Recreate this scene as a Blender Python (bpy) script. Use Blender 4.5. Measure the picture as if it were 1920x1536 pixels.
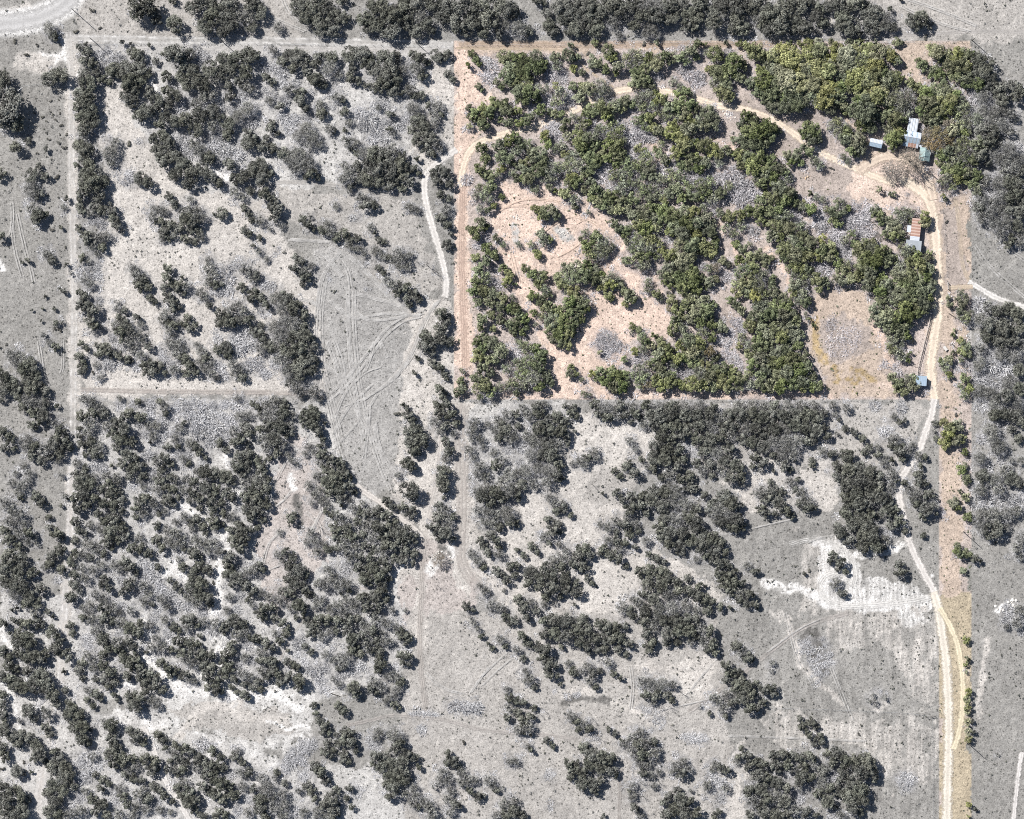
import bpy, math, random
import numpy as np
from mathutils import Vector, Matrix

for o in list(bpy.data.objects):
    bpy.data.objects.remove(o)
scene = bpy.context.scene
C = scene.collection

# ------------------------------------------------------------------ camera, sky, sun, exposure
MPP = 0.22                                   # metres per photo pixel
PW, PH = 1920, 1536
def W(px, py, z=0.0):                        # survey plan (photo pixels) -> metres on the ground
    return Vector(((px - PW/2)*MPP, (PH/2 - py)*MPP, z))
CAM_H = 1400.0
cam_d = bpy.data.cameras.new('camera')
cam = bpy.data.objects.new('camera', cam_d); C.objects.link(cam)
cam.location = (0, 0, CAM_H); cam.rotation_euler = (0, 0, 0)
cam_d.sensor_fit = 'HORIZONTAL'; cam_d.sensor_width = 36.0
cam_d.lens = 36.0*CAM_H/(PW*MPP)
cam_d.clip_start = 10.0; cam_d.clip_end = 9000.0
scene.camera = cam

SUN_EL = math.radians(43.0)
sd = Vector((-0.745, 0.667, 0)).normalized()             # horizontal direction towards the sun
SUN = Vector((sd.x*math.cos(SUN_EL), sd.y*math.cos(SUN_EL), math.sin(SUN_EL)))
world = bpy.data.worlds.new('World'); scene.world = world; world.use_nodes = True
wn = world.node_tree.nodes; wl = world.node_tree.links
bg = wn['Background']
sky = wn.new('ShaderNodeTexSky'); sky.sky_type = 'NISHITA'; sky.sun_disc = False
sky.sun_elevation = SUN_EL; sky.sun_rotation = math.atan2(sd.x, sd.y)
wl.new(sky.outputs[0], bg.inputs['Color']); bg.inputs['Strength'].default_value = 0.05
sun_d = bpy.data.lights.new('sun', 'SUN'); sun_d.energy = 5.0; sun_d.angle = math.radians(0.5)
sun_d.color = (1.0, 0.965, 0.925)
sun = bpy.data.objects.new('sun', sun_d); C.objects.link(sun)
sun.rotation_euler = (-SUN).to_track_quat('-Z', 'Y').to_euler(); sun.location = (0, 0, 200)
scene.view_settings.view_transform = 'Standard'
scene.view_settings.look = 'None'
scene.view_settings.gamma = 1.0
scene.view_settings.use_curve_mapping = False
scene.view_settings.exposure = 0.33
scene.cycles.use_denoising = False; scene.cycles.filter_width = 1.05
scene.cycles.max_bounces = 4; scene.cycles.diffuse_bounces = 2; scene.cycles.transparent_max_bounces = 8

rng = random.Random(11)
NR = np.random.RandomState(5)

# plant survey: per tile origin, then x,y,radius,kind in units of 2.5 photo pixels
DATA = '''
@0,0
108,5,11,d 104,11,7,d 118,16,5,d 132,19,8,d 116,11,6,d 148,5,9,d 162,3,8,d 174,4,8,d 188,3,7,d 160,14,8,d 172,17,9,d 183,12,8,h 155,20,7,d 168,24,6,d 188,20,6,d 130,1,4,d
37,22,6,h 41,27,5,d 20,41,2,s 11,31,2,s 28,34,1.5,s 45,57,8,d 38,60,6,d 3,60,8,d 5,80,13,d 13,92,9,d 3,90,8,d 13,111,6,d 21,106,3.5,d 35,112,2.5,d 48,111,2,s
29,125,3.5,d 24,132,6,d 34,132,4,d 43,133,2,s 1,131,5,d 24,142,6,h 29,146,5,d 50,149,2.5,d
27,74,1,s 38,76,1.3,s 44,75,1,s 26,85,1,s 32,88,1.5,s 35,91,1.2,s 38,84,1,s 42,90,1.2,s 46,94,1.4,s 35,100,1.2,s 45,101,1,s 37,105,1.2,s 44,107,1.5,s 50,101,1.2,s 45,85,1,s 16,74,1.4,s 28,115,1.2,s 69,8,2.5,s 75,21,1.6,s 57,24,2,s
60,36,3.5,d 65,34,2.5,d 66,40,5,d 64,46,5,d 70,48,5,d 73,54,4,d 77,60,4,d 82,62,3,d
64,59,7,d 67,64,7,d 61,72,6,d 66,75,7,d 60,80,5,d 68,84,7,d 62,88,5,d 70,90,7,d 64,97,6,d 63,104,5,h
60,110,6,d 66,113,6,d 63,120,4,d 58,124,3.5,d 68,124,6,d 65,130,6,d 74,130,5,h 68,138,9,d 78,136,6,d 63,145,5,d 60,150,3.5,d 75,148,6,d 73,76,3,b 76,100,3,b
92,32,2.5,d 98,33,1.5,d 112,34,2,d 80,38,4,b 100,41,5,d 106,42,5,d 88,44,6,b 80,48,6,b 74,42,5,b 86,52,6,d 95,51,6,d 104,52,7,d 83,55,5,d 112,55,4,d 92,57,5,d 117,46,3,d 110,48,4,b
125,40,5,d 132,41,9,d 142,42,6,d 136,48,6,d 152,43,6,b 147,38,5,b 98,62,7,d 104,61,6,d 96,71,6,d 103,68,5,d 100,77,6,d 112,70,5,d 118,76,6,d 110,84,7,d 105,88,5,d 117,82,5,d
125,58,5,d 126,69,5,d 132,73,6,d 127,78,5,d 138,57,7,d 145,53,6,d 142,64,7,d 152,63,8,d 158,52,7,d 154,72,6,d 164,60,5,h 170,54,7,d 178,46,7,d 187,42,7,d 167,44,6,d 185,55,7,d 172,65,5,d 180,62,5,d 187,66,5,h 173,73,5,d
148,78,5,h 160,72,5,h 130,64,4,b 135,80,5,b 143,76,4,b 155,80,5,b 165,80,5,b 174,82,5,b 125,88,6,d 132,92,6,d 120,94,5,d 140,90,7,d 150,87,7,d 160,84,6,d 147,98,6,d 160,95,5,h 170,92,7,d 178,88,6,h 172,101,5,d 158,103,5,b 165,102,5,b 186,82,6,h 180,76,5,b 188,92,6,b 186,100,5,d 182,70,5,b
115,104,5,d 121,103,6,d 127,108,6,d 119,113,6,d 128,118,6,d 122,122,5,d 133,116,5,d 139,124,7,d 132,131,6,d 145,132,7,d 141,138,5,d 152,127,6,d 158,133,6,d 164,138,4,d
145,108,5,h 150,114,6,h 157,119,6,d 160,110,6,b 170,112,7,b 178,118,6,b 166,118,6,b 186,108,6,d 190,105,5,d 172,124,5,d 180,128,5,b 183,133,6,d 190,128,6,d 177,135,5,d 176,144,4,h 182,148,4,h 188,143,4,d 138,105,5,b 135,110,4,b 140,116,5,b
83,114,7,h 87,107,4,h 84,121,5,h 104,106,3,b 97,108,2,s 106,134,6,d 112,137,5,d 98,132,5,b 95,136,4,b 127,147,4,d 131,152,4,d 143,150,3,h
@480,0
2,10,6,d 17,21,4,h 0,5,6,d 33,5,8,d 45,4,9,d 53,6,6,d 38,14,7,d 50,16,9,d 60,12,7,d 67,14,5,d 47,23,6,d 57,23,7,d
82,15,8,d 88,6,7,d 95,5,7,d 92,16,9,d 103,12,9,d 84,20,6,d 100,22,8,d 112,10,7,d 113,18,7,d 122,12,7,h 128,19,6,d 120,24,6,d 132,24,4,d 108,5,4,d
112,2,5,d 122,3,7,d 133,3,7,d 142,6,8,d 155,5,9,d 168,6,9,d 180,5,9,d 190,8,8,d 140,14,7,d 152,17,8,d 164,15,9,d 176,16,9,d 185,20,7,h 158,24,6,d 170,25,6,d 150,22,5,d 182,26,5,d 65,0,5,d
25,42,6,d 33,44,7,d 30,39,4,d 38,45,4,d 20,47,5,d 13,38,4,h 0,42,5,d 28,52,5,d 47,43,5,d 57,44,6,d 52,42,4,d 45,48,5,d 38,54,5,d 46,60,6,d 42,60,5,d 50,64,4,d 55,51,6,h 62,56,4,h
70,41,6,d 79,41,7,d 85,44,6,d 88,52,6,d 82,48,5,d 72,52,5,d 70,59,4,d 76,61,4,d 97,44,7,d 105,41,4,d 106,46,4,h 100,55,8,d 105,60,6,d 96,62,7,d 103,68,6,d 92,67,5,d 88,65,4,d 82,64,3,d
110,53,5,h 115,48,4,b 120,52,6,h 125,57,5,d 118,42,4,d 124,44,5,d 129,47,3,d 135,42,6,d 139,44,4,d 144,41,3.5,d 144,56,3.5,d 148,60,3,d 116,68,5,h 119,72,4,d 124,72,4,d 110,70,3,d 115,60,5,b 108,64,4,b
8,58,4,d 12,62,4,d 6,68,4,b 12,72,5,b 10,76,4,h 18,80,4,d 25,67,5,h 33,70,5,d 33,77,5,d 37,82,4,d 30,62,4,b 40,70,4,b 60,73,4,h 57,70,4,b 65,75,3,d 66,84,4,d 58,80,3,b 70,92,3.5,h 67,98,2.5,d 48,80,5,h 50,86,5,d 43,82,4,b
12,92,3,d 11,97,4,d 16,100,3,d 55,97,4,h 58,98,3,d 38,97,6,h 32,102,6,h 43,103,6,h 40,108,5,h 47,108,4,h 5,110,5,d 12,112,5,d 8,104,3,d 0,106,4,d 20,115,5,d 25,118,6,h 32,116,6,h 33,124,6,h 28,127,5,h 40,124,6,h 42,130,5,d 47,133,3,d 38,133,3,d
3,125,6,d 5,135,6,d 10,130,4,d 6,145,5,d 12,150,4,d 68,106,5,h 75,108,5,h 72,112,3,d 76,115,3,d 90,80,5,b 95,78,5,b 101,86,4,d 92,81,3,h 100,97,3,d 103,100,3,h 90,98,5,b 97,104,5,b 88,105,5,b 20,55,5,b 15,50,5,b 5,50,5,b 22,75,5,b 20,88,5,b 28,90,5,b 25,95,5,b 38,88,4,b 85,90,6,b 80,95,5,b 78,85,5,b 105,92,5,b 96,92,4,b 20,62,4,b
118,82,6,h 122,90,6,d 126,96,7,d 118,97,5,d 130,103,6,d 122,105,6,d 128,112,5,d 136,108,5,h 133,116,4,d 138,112,3,h 113,88,4,b 110,95,4,b 133,88,5,h 136,80,5,h 139,86,3,d 129,79,3,d 134,94,4,h
82,115,6,h 90,117,7,d 97,118,7,d 103,112,5,h 85,124,7,d 93,127,7,d 100,128,7,d 108,125,6,d 103,135,6,d 110,132,6,d 92,137,6,d 84,136,6,d 115,136,5,d 110,141,4,d 100,141,4,d 76,125,5,d 67,125,4,h 70,132,6,h 77,132,6,d 65,135,4,h 72,138,4,d
110,118,5,d 114,125,4,d 118,127,4,d 122,130,3,d 121,119,2.5,d 133,130,4,d 138,127,4,d 136,136,5,d 143,130,5,d 145,138,4,d 139,146,4,d 145,149,3,d 70,143,3,h 78,148,4,h 84,150,4,h
162,41,3,d 165,45,3,d 168,48,2.5,d 160,49,2.5,g 172,47,5,b 176,53,5,b 174,58,4,b 186,43,6,g 190,50,5,g 188,58,6,d 188,62,5,d 167,65,3,g 170,68,2,d 180,62,3,g 184,66,3,d
160,81,3,d 165,84,5,g 172,82,5,g 178,78,5,g 185,78,4.5,d 176,85,5,d 162,88,4,d 170,90,4,d 160,95,3,h 170,95,4.5,d 183,90,2.5,d 188,84,5,d 190,92,4,d 169,111,4.5,d 172,118,4,d 182,110,5,d 186,118,6,d 190,106,5,d 168,127,4.5,g 174,133,5,d 176,140,5,d 168,141,4,h 180,130,4,h 184,127,4,g 165,147,4,h 173,147,5,h 185,148,3,d 158,135,4,b
@960,0
5,22,7,h 12,23,5,d 2,10,4,d 18,1,5,d 24,2,3,d 26,11,4.5,d 28,20,6,d 30,24,5,d 36,6,7,d 44,3,7,d 38,16,6,d 46,12,7,d 52,4,7,d 60,5,7,d 48,22,7,d 55,18,8,d 62,22,7,d 60,14,6,d 66,10,6,d 42,25,4,d
70,4,8,d 78,6,8,d 75,15,6,h 84,3,7,d 84,13,5,h 72,20,4,b 78,20,4,h 80,27,4,h 92,5,7,d 100,5,7,h 91,20,5.5,d 97,13,7,d 106,12,8,d 104,22,6,h 110,6,7,h 114,15,7,d 118,5,7,d 108,26,4,h 100,26,4,h 120,12,6,d
127,4,7,d 132,13,7,d 138,12,7,d 140,3,8,d 130,20,5,d 136,20,5,d 151,18,8,d 150,6,7,d 158,10,6,h 160,4,8,d 168,15,7,d 172,22,7,d 165,22,5,d 170,5,8,d 178,6,8,d 186,3,7,d 183,14,6,h 190,14,6,d 188,20,5,d
4,43,5,d 10,47,6,d 18,43,6,d 16,52,6,d 22,50,5,d 8,55,6,d 12,60,4,d 3,62,4,d 2,52,5,d 27,50,4,b 32,44,4,d 34,50,4,h 42,42,6,d 48,44,4,d 38,55,4,b 30,56,5,b 46,52,3.5,g 52,55,3,d 28,46,4,b
33,65,3,y 38,60,4,b 10,66,5,h 5,69,6,d 14,70,7,d 8,75,6,d 18,74,4,d 22,67,5,h 46,65,4,g 52,65,4,g 50,72,5,g 58,67,6,g 66,66,6,h 70,68,4,h 26,76,6,b 33,77,5,h 37,70,5,h 44,75,4,b
4,84,4,d 12,90,4.5,d 6,92,4,g 21,83,4.5,d 28,84,3,g 32,86,3.5,g 37,86,3,g 17,86,3,h 15,82,4,b
44,35,2.5,d 62,33,3,d 57,40,1.5,s 109,32,2.5,d 139,33,3.5,d 144,33,2,d 160,33,2,d 170,33,3,d 99,33,2,s 127,36,3,b 162,40,4,b
60,45,4,g 66,49,5,g 72,39,5.5,g 75,44,5,g 79,50,5,g 70,53,4,d 78,54,3,d 86,44,4,h 90,40,4,h 88,50,3,h 60,50,3,g
95,42,5,h 102,44,5,d 94,47,4,h 100,52,5.5,g 93,54,4,d 109,48,6,y 114,42,5,g 118,46,4,g 122,42,4,h 98,60,5,d 92,62,5,g 104,64,4,g 100,60,4,d 110,57,4,b
126,43,5,g 131,40,5,h 135,39,5,g 130,46,4,h 138,43,3,g 127,52,4,b 133,56,5,b 141,57,4,b 139,62,4,b
152,41,6,g 156,44,3,g 146,40,3,h 166,47,7,g 172,50,5,g 164,42,3,h 148,52,4,g 154,56,7,g 162,55,7,g 170,59,5,g 160,64,6,g 152,63,5,h 158,71,7,g 163,73,4,g
176,36,5,g 182,40,7,g 188,42,5,g 178,55,3,b 186,52,5,g 191,50,4,g 180,62,5,d 188,60,7,d 184,70,5,d 190,74,5,d 186,66,5,d
120,62,4,h 126,66,4,h 130,69,4,g 124,70,3,g 133,71,3,h
84,76,5,g 78,78,5,h 76,84,5,g 70,82,6,g 66,78,5,h 62,82,5,g 58,84,5,g 54,86,3,g 82,82,4,g 70,88,5,g 90,78,4,g 95,74,5,h 102,72,5,h 98,80,5,h 108,73,5,g 114,76,5,g 116,80,5,g 106,80,4,h 104,88,5,g 98,90,4,g 93,91,4,h
124,78,5,g 122,83,5,g 128,76,4,g 134,80,5,g 138,82,5,g 130,86,5,g 124,88,4,h 120,92,4,b 116,88,4,h 112,85,4,h 146,86,6,g 150,90,6,g 144,95,6,g 152,95,5,h 140,92,5,h 136,92,4,b 148,82,4,h
110,98,5,g 106,96,4,g 118,100,6,y 125,102,6,y 132,98,6,g 130,104,6,y 134,92,5,g 122,95,5,g 128,110,6,g 124,113,5,g 134,108,4,g
40,93,4.5,g 38,97,3,g 46,88,4,h 50,97,4,h 55,94,3,y 57,92,3,g 62,95,6,b 52,90,4,h 66,98,5,h 74,93,5,h 80,98,5,h 84,94,4,b 88,102,6,b 95,98,5,b 98,102,5,b 92,108,4,b 76,102,5,h 83,106,4,h 104,104,4,b 112,108,3,h 70,102,4,b 32,98,5,b 30,94,4,b 100,96,4,h
24,102,5,g 26,108,4.5,g 42,103,4,y 34,104,4,b 38,110,5,h 50,104,6,d 56,104,6,d 52,110,5,d 62,108,5,d 72,108,5,g 78,110,6,g 68,114,5,g 72,118,5,g 80,117,5,g 58,118,6,g 64,120,5,d 54,115,5,d 46,116,5,h 40,116,4,g 33,112,4,h 62,102,5,h
2,103,4,d 6,108,5,d 3,115,5,h 12,108,4,h 14,112,4,g 20,116,6,g 24,122,5,d 15,118,5,d 10,122,5,g 6,126,4,g 12,128,5,g 20,128,6,d 28,126,6,h 35,126,5,h 42,124,6,h 50,124,5,h 60,126,6,d 58,130,3,d 12,134,6,g 9,134,4,g 30,133,4,h 25,134,4,h 1,123,3,d 3,134,4,d 0,130,3,h 
17,142,4,h 28,141,3,g 32,143,2,d 40,146,5,g 37,144,3,g 47,150,4,h 44,134,5,g 48,137,5,g 42,137,4,g 54,130,5,g 58,138,5,g 55,143,4,g 62,142,5,g 60,148,5,g 66,152,5,g 66,145,4,g 72,150,5,g 76,146,5,g 82,150,5,g 90,150,5,g
70,128,5,b 66,132,5,b 64,136,4,b 75,132,5,h 80,132,5,h 84,136,5,h 74,140,4,b 82,142,5,h 88,138,4,h 70,124,5,b 78,124,4,d 86,122,5,h 90,116,5,b 95,112,4,g 100,114,3,g 88,128,5,h 94,125,5,h 100,120,6,h 102,127,6,g 104,132,5,g 98,132,4,d 94,138,5,h 100,142,5,h 106,140,4,h 96,146,4,h
109,115,4,g 113,119,4,g 108,112,3,g 116,122,3,g 122,118,4,g 128,116,3,g 126,122,4,b 114,126,5,b 120,126,5,b 118,132,5,h 126,132,5,h 112,135,5,h 134,134,5,b 142,132,5,b 132,140,5,h 124,142,5,g 118,146,5,g 126,148,5,g 110,146,4,h 104,148,5,g 114,150,4,g 120,140,4,d
138,108,4,g 143,110,6,g 150,113,6,g 155,116,4,g 147,107,5,g 138,120,5,g 145,122,5,g 134,120,5,g 140,127,5,d 128,124,4,d 132,126,4,h 150,124,4,b 155,122,4,h 160,113,4.5,g 166,116,3,g
142,140,6,h 148,138,5,h 144,146,6,g 150,150,5,h 136,148,5,g 156,146,5,d 160,150,4,b 156,134,5,b 164,130,6,b 170,136,6,b 168,146,6,b 176,140,6,b 174,150,6,b 182,146,5,b 162,140,4,h 188,138,5,d 186,150,5,g 190,146,4,g
175,87,5,d 180,90,5,d 172,94,5,d 178,98,7,d 185,100,7,d 190,96,6,d 182,108,6,d 175,106,6,d 188,108,5,d 168,106,3.5,g 165,104,2,g 173,102,4,d
170,116,5,g 176,118,6,g 184,118,6,g 180,126,7,g 172,124,5,g 188,126,6,g 184,134,6,g 190,132,5,d
163,86,2.5,b 166,100,1,s
@1440,0
2,12,8,d 10,10,8,d 8,20,8,d 0,22,7,d 14,3,7,d 22,6,7,d 28,2,6,d 34,3,5,d 22,18,7,d 28,22,6,d 36,12,6,d 40,18,5,d 38,8,5,d 18,24,4,d 36,24,3,h
45,5,6,d 52,2,7,d 58,6,6,d 66,3,8,d 72,5,5,d 55,14,8,d 62,20,9,d 54,20,6,d 68,26,3,d 73,12,6,d 78,9,6,d 76,20,7,d 82,12,5,d 88,15,6,h 92,21,6,d 84,20,5,d 80,24,4,d
91,7,2.5,d 107,16,6,d 114,15,7,d 120,19,4,d 111,20,5,d 99,0,2,d 118,28,2,s
16,32,2.5,d 24,33,3,g 30,32,4,g 37,32,4,g 47,32,3,g 60,32,3,g 66,32,2.5,g 70,31,2,g 80,32,2.5,g 96,32,3.5,g 100,32,2,g
4,42,7,y 10,40,7,y 16,44,8,y 3,52,7,g 10,52,8,y 18,54,8,y 24,46,7,y 30,40,6,y 38,40,7,y 46,42,7,y 52,38,6,y 58,42,7,y 36,50,8,y 44,54,8,y 28,54,7,h 52,50,7,y 60,50,6,g 6,62,8,g 14,62,8,y 22,62,8,y 2,70,7,d 10,72,7,d 18,72,7,d 4,80,6,d 12,80,6,d 20,80,6,d 26,76,6,d 26,68,6,g
66,38,5,y 74,38,6,y 82,40,6,y 70,46,6,h 80,48,7,y 72,52,6,y 66,60,8,y 62,66,6,y 74,60,7,y 80,56,6,g 70,68,7,y 78,66,6,y 86,54,5,g 92,43,6,y 90,38,4,y 96,46,4,g
32,64,8,y 40,62,8,y 48,66,7,y 34,72,7,h 42,74,8,y 50,72,8,d 38,78,6,y 46,80,7,d 54,66,6,g 56,58,6,d
88,60,6,g 94,60,6,g 98,58,4,g 82,74,7,y 88,76,6,y 80,70,5,h 86,68,5,y 92,80,4,d
95,74,6,h 102,76,7,h 98,84,5,h 104,84,5,h 96,68,4,h 106,62,4,g 110,64,5,g 106,68,4,h 112,68,3,g
112,46,3,g 115,50,4.5,g 118,49,2,d 123,38,5,y 127,40,6,y 130,44,4,d 120,53,3,h 124,52,4,g 128,56,5,g 122,57,3,g 131,61,3,g 127,48,3,b
134,42,5,g 140,42,6,g 146,42,6,g 136,50,6,g 143,50,7,g 149,50,5,g 140,56,6,g 147,58,6,g 148,64,4,g 133,56,3,h
118,70,6,g 124,68,6,g 130,70,7,y 120,78,7,g 128,78,7,y 136,76,6,y 140,72,5,g 134,82,6,g 126,84,6,g 114,76,5,g 114,84,5,d 118,90,5,d 124,92,5,d 130,90,5,d 132,65,4,h 138,68,4,h 144,78,5,h 148,82,5,h 142,86,5,h 136,94,5,p 142,94,5,h 148,92,5,h 146,100,4,g 150,99,3,g 144,70,3,b
68,78,7,d 74,78,7,d 64,84,7,d 72,86,8,d 78,84,5,d 70,94,7,d 76,96,6,d 56,80,4,g 58,84,3,g 66,76,4,d 82,90,3,h
88,88,5,g 94,90,6,g 100,90,4,d 86,95,3,h 84,86,3,h
92,98,5,g 97,97,4,g 90,105,4,g 94,104,6,g 98,106,4,d 93,110,4,g 99,100,4,d
120,102,6,p 126,100,6,p 118,108,5,p 124,108,6,p 132,102,5,p 136,106,5,p 130,110,5,p 138,98,5,y 128,114,4,d 134,114,5,d 140,110,5,h 132,118,5,d 138,120,5,h 146,108,6,h 144,116,6,h 149,120,4,h 142,124,4,d 114,96,3,b
129,123,3,y 126,122,2,y 134,124,4,g 138,128,5,g 144,128,6,g 149,130,5,g 142,134,5,g 148,136,4,g 132,128,4,g 134,134,5,h 130,136,4,h 138,140,4,h 140,144,3,b
48,94,4,h 52,92,5,h 56,95,4,h 52,100,4,h 58,100,5,d 56,104,5,d 60,96,3,h 46,97,2,h
60,106,5,g 66,106,6,g 62,112,5,g 69,112,5,g 72,108,3,h 66,116,3,h 56,118,3,h 60,121,3,h
29,96,5,d 33,98,6,d 26,101,4,d 31,104,5,d 36,102,4,d 38,106,3,d
26,112,4,g 30,114,4,g 14,116,4,g 20,117,5,g 17,122,4,g 24,122,3,g 34,121,4,h 38,124,4,h
3,97,5,d 1,103,5,d 7,99,3,d 
2,122,5,d 8,127,5,d 4,134,5,d 12,130,5,h 15,134,4,h 0,128,4,d 8,142,7,g 14,146,6,g 4,148,6,g 18,151,5,g 12,150,6,g 20,146,3,d
31,145,2.5,g 36,148,3,h 41,150,3,h 25,152,3,y 52,151,3.5,h 57,152,2.5,h 47,126,1.2,s 49,127,1,s
83,142,2.5,g 94,146,2,g 92,146,2,g 104,146,2,b
88,129,6,n 95,134,4,n 111,127,9,n 123,131,8,n 134,142,4,n 131,147,2,g 133,150,2,h 136,147,3,n
153,42,4,d 157,46,7,d 163,50,7,d 158,56,8,d 166,58,6,d 156,64,6,d 163,66,6,d 160,73,6,h 154,72,6,b 169,64,4,d
172,68,5,d 176,66,5,d 174,75,6,d 179,73,4,d 183,64,5,d 188,67,5,d 186,73,5,d 191,70,4,d
165,78,6,b 170,84,6,h 176,84,6,h 182,86,5,h 186,90,3,h 160,84,6,h 156,90,6,h 165,92,6,h 174,94,7,h 180,98,5,h 168,99,6,d 160,100,7,d 156,108,7,d 164,108,7,d 172,106,4,d 158,116,7,d 166,116,7,h 174,110,5,h 154,120,5,d 164,122,4,d
180,114,7,h 186,112,6,b 174,120,6,h 188,120,6,h 182,124,7,h 176,128,5,h 190,128,5,d 184,130,5,d 178,133,4,d
156,132,5,d 162,136,5,h 168,132,4,b 172,138,6,h 180,138,6,d 188,140,6,d 166,146,6,b 160,150,6,h 156,144,5,h 174,148,7,h 182,148,7,d 190,150,6,d 154,138,5,d 168,152,5,h
@0,384
24,3,5,h 29,8,6,d 34,8,4,d 28,11,5,d 48,2,3,h 46,17,2,d 39,19,1.6,s 1,24,4.5,d 49,32,1.3,s 40,35,0.8,s 34,36,3,h 37,39,4,h 39,42,3.5,d 17,43,2,d 21,42,2.5,d 50,45,2,d 53,51,2,h 42,55,1,s
45,63,1.5,d 48,65,3,d 34,69,1.8,d 41,78,1.8,d 32,78,1.4,d 24,79,1.4,d 31,87,1.4,d 42,89,3,d 47,88,2,h 45,94,2,s 41,93,1.5,s 33,98,2.5,h 37,103,3,h 42,107,4,d 5,105,1.2,s 0,107,1.2,s
10,112,5,h 17,116,7,h 24,120,7,d 19,123,7,d 12,118,5,h 27,128,6,d 22,131,6,d 30,135,5,d 34,140,5,d 24,138,6,d 3,128,6,d 8,134,6,d 3,138,6,d 13,139,5,d 15,144,4,d 1,146,3,d 22,147,6,h 28,150,6,h 18,152,4,d 35,148,4,d 43,151,2.5,d
62,4,4,d 60,1,3,d 71,2,4,d 77,4,4,d 84,3,5,d 86,10,5,d 88,14,5,d 92,20,3,h 67,6,4,h 70,12,4,b 76,14,5,b 59,17,3,d 63,22,4,d 66,25,5,d 69,23,4,h 75,25,5,h 80,24,4,h 70,31,4,h 77,33,4,d 73,37,3,h 78,30,3,d 66,29,3,d
62,40,4,d 66,42,3,h 64,48,3,b 68,50,4,b 72,47,4,b 64,56,4,h 68,60,4,h 66,53,3,b 73,53,4,b 60,66,3,d 63,69,4,d 66,64,3,b 61,76,5,d 66,76,5,d 70,80,5,d 74,72,4,b 73,78,4,h 68,86,5,d 71,90,5,d 76,92,3,h 70,96,2,h 60,52,3,b
61,104,3,d 65,108,3,d 60,114,4,d 62,120,4,d 64,124,3,d 61,125,3,d
115,3,3,h 120,4,4,h 124,5,3,h 115,9,4,h 117,13,2,d 122,13,4,d 127,16,4,d 130,14,3,d 124,21,5,d 130,20,5,h 127,25,4,d 122,26,3,h 131,1,3,d 138,5,4,h 143,4,5,h 148,4,4,h 140,11,6,d 146,12,6,d 152,10,4,h 144,18,5,d 149,20,4,d 139,26,4,d 143,27,3,d 151,24,4,h 147,28,3,d 135,18,4,d
166,7,5,d 161,7,2,d 170,6,2,d 183,3,3.5,d 187,7,3.5,d 189,11,3,d 184,19,4,d 187,22,3,d 190,31,2,d
98,46,2,h 101,49,4,h 104,53,5,h 107,56,5,d 103,60,4,d 107,62,5,d 112,61,4,d 113,70,3.5,d 116,73,3,d 126,48,5,d 126,55,5,d 130,59,4,d 133,63,4,d 137,54,2,g 136,60,4,d 124,62,3.5,d 140,61,4,h 138,66,3,d 126,69,5,d 131,73,4,d 134,77,3,d 130,79,3,d
88,73,2,h 88,78,3,h 93,79,3,d 90,84,3,d 92,86,3,d 103,84,3.5,d 106,90,3,h 125,82,5,h 127,88,4,d 122,86,4,h 131,91,4,d 127,94,4,h 134,88,3,h 141,85,4,d 139,90,4,d 143,93,4.5,d 147,90,3,d
88,91,5,h 94,90,5,d 98,94,5,h 91,96,5,d 84,100,4,b 92,101,4,g 98,102,5,h 104,97,4,h 107,101,4,h 112,106,4,d 74,106,4,d 80,108,6,d 74,112,4,d 84,112,4,d 90,113,4,d 95,116,4,d 92,108,4,b 100,108,4,h 98,117,3,g 106,113,4,h 108,120,4,g 114,119,5,g 116,125,5,d 120,121,4,g 110,125,4,d 124,126,3,d 103,121,4,b 102,114,3,b 82,119,5,b 72,120,3,h 79,115,3,b 120,112,4,b 124,116,4,b 127,103,4,h 131,106,5,h 135,103,3,h 138,107,3,h 129,98,3,h 134,112,5,h 138,116,5,d 143,120,5,d 140,126,4,d 147,125,4,d 132,120,4,b 128,121,4,b 131,124,4,h
148,105,3,h 151,110,4,h 155,115,4,d 158,120,4,h 154,123,4,h 160,127,4,h 150,118,4,h 163,130,3,h 165,122,5,b 168,128,4,b 164,108,5,d 170,107,6,d 172,112,4,d 163,101,4,b 175,104,5,b 180,108,6,b 186,104,6,b 177,98,5,b 183,94,5,b 190,98,4,b 175,120,5,h 178,125,5,h 182,130,4,d 184,122,5,b 188,118,4,b
150,66,4,h 154,69,4,h 157,75,3,d 156,41,3,h 157,47,5,h 160,53,5,h 156,58,4,h 161,60,4,d 166,60,3,d 164,65,4,b 170,63,5,b 172,56,5,b 170,50,4,b 183,48,5,h 188,50,5,h 190,56,4,h 181,62,4,d 190,66,5,d 188,71,4,d 182,45,3,b 176,46,4,b
166,82,5,d 172,80,5,h 178,77,5,h 183,80,5,h 180,86,5,d 170,87,6,d 164,89,4,d 175,88,5,d 187,86,5,d 190,94,4,d
75,130,3,h 77,127,2,h 65,146,5,h 70,149,5,h 75,152,4,h 90,145,3,h 92,150,3,b 100,150,4,b 104,148,3,d 112,151,5,b 120,148,3,d 124,151,4,h 132,152,4,b 140,151,4,b 147,149,4,b 152,152,4,b 160,151,4,b 168,150,4,b 178,145,3,h 184,149,4,b 190,149,3,d 70,126,1.5,s
@480,384
12,3,5,d 17,2,5,d 14,9,5,d 19,16,3,h 3,12,4,h 10,18,2,h 2,35,3,h 3,25,3,d 8,41,3,h 1,53,4,d 6,60,4,b 12,61,4,b 3,70,4,d 8,75,4,d 3,78,4,b 17,33,2,b
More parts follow.
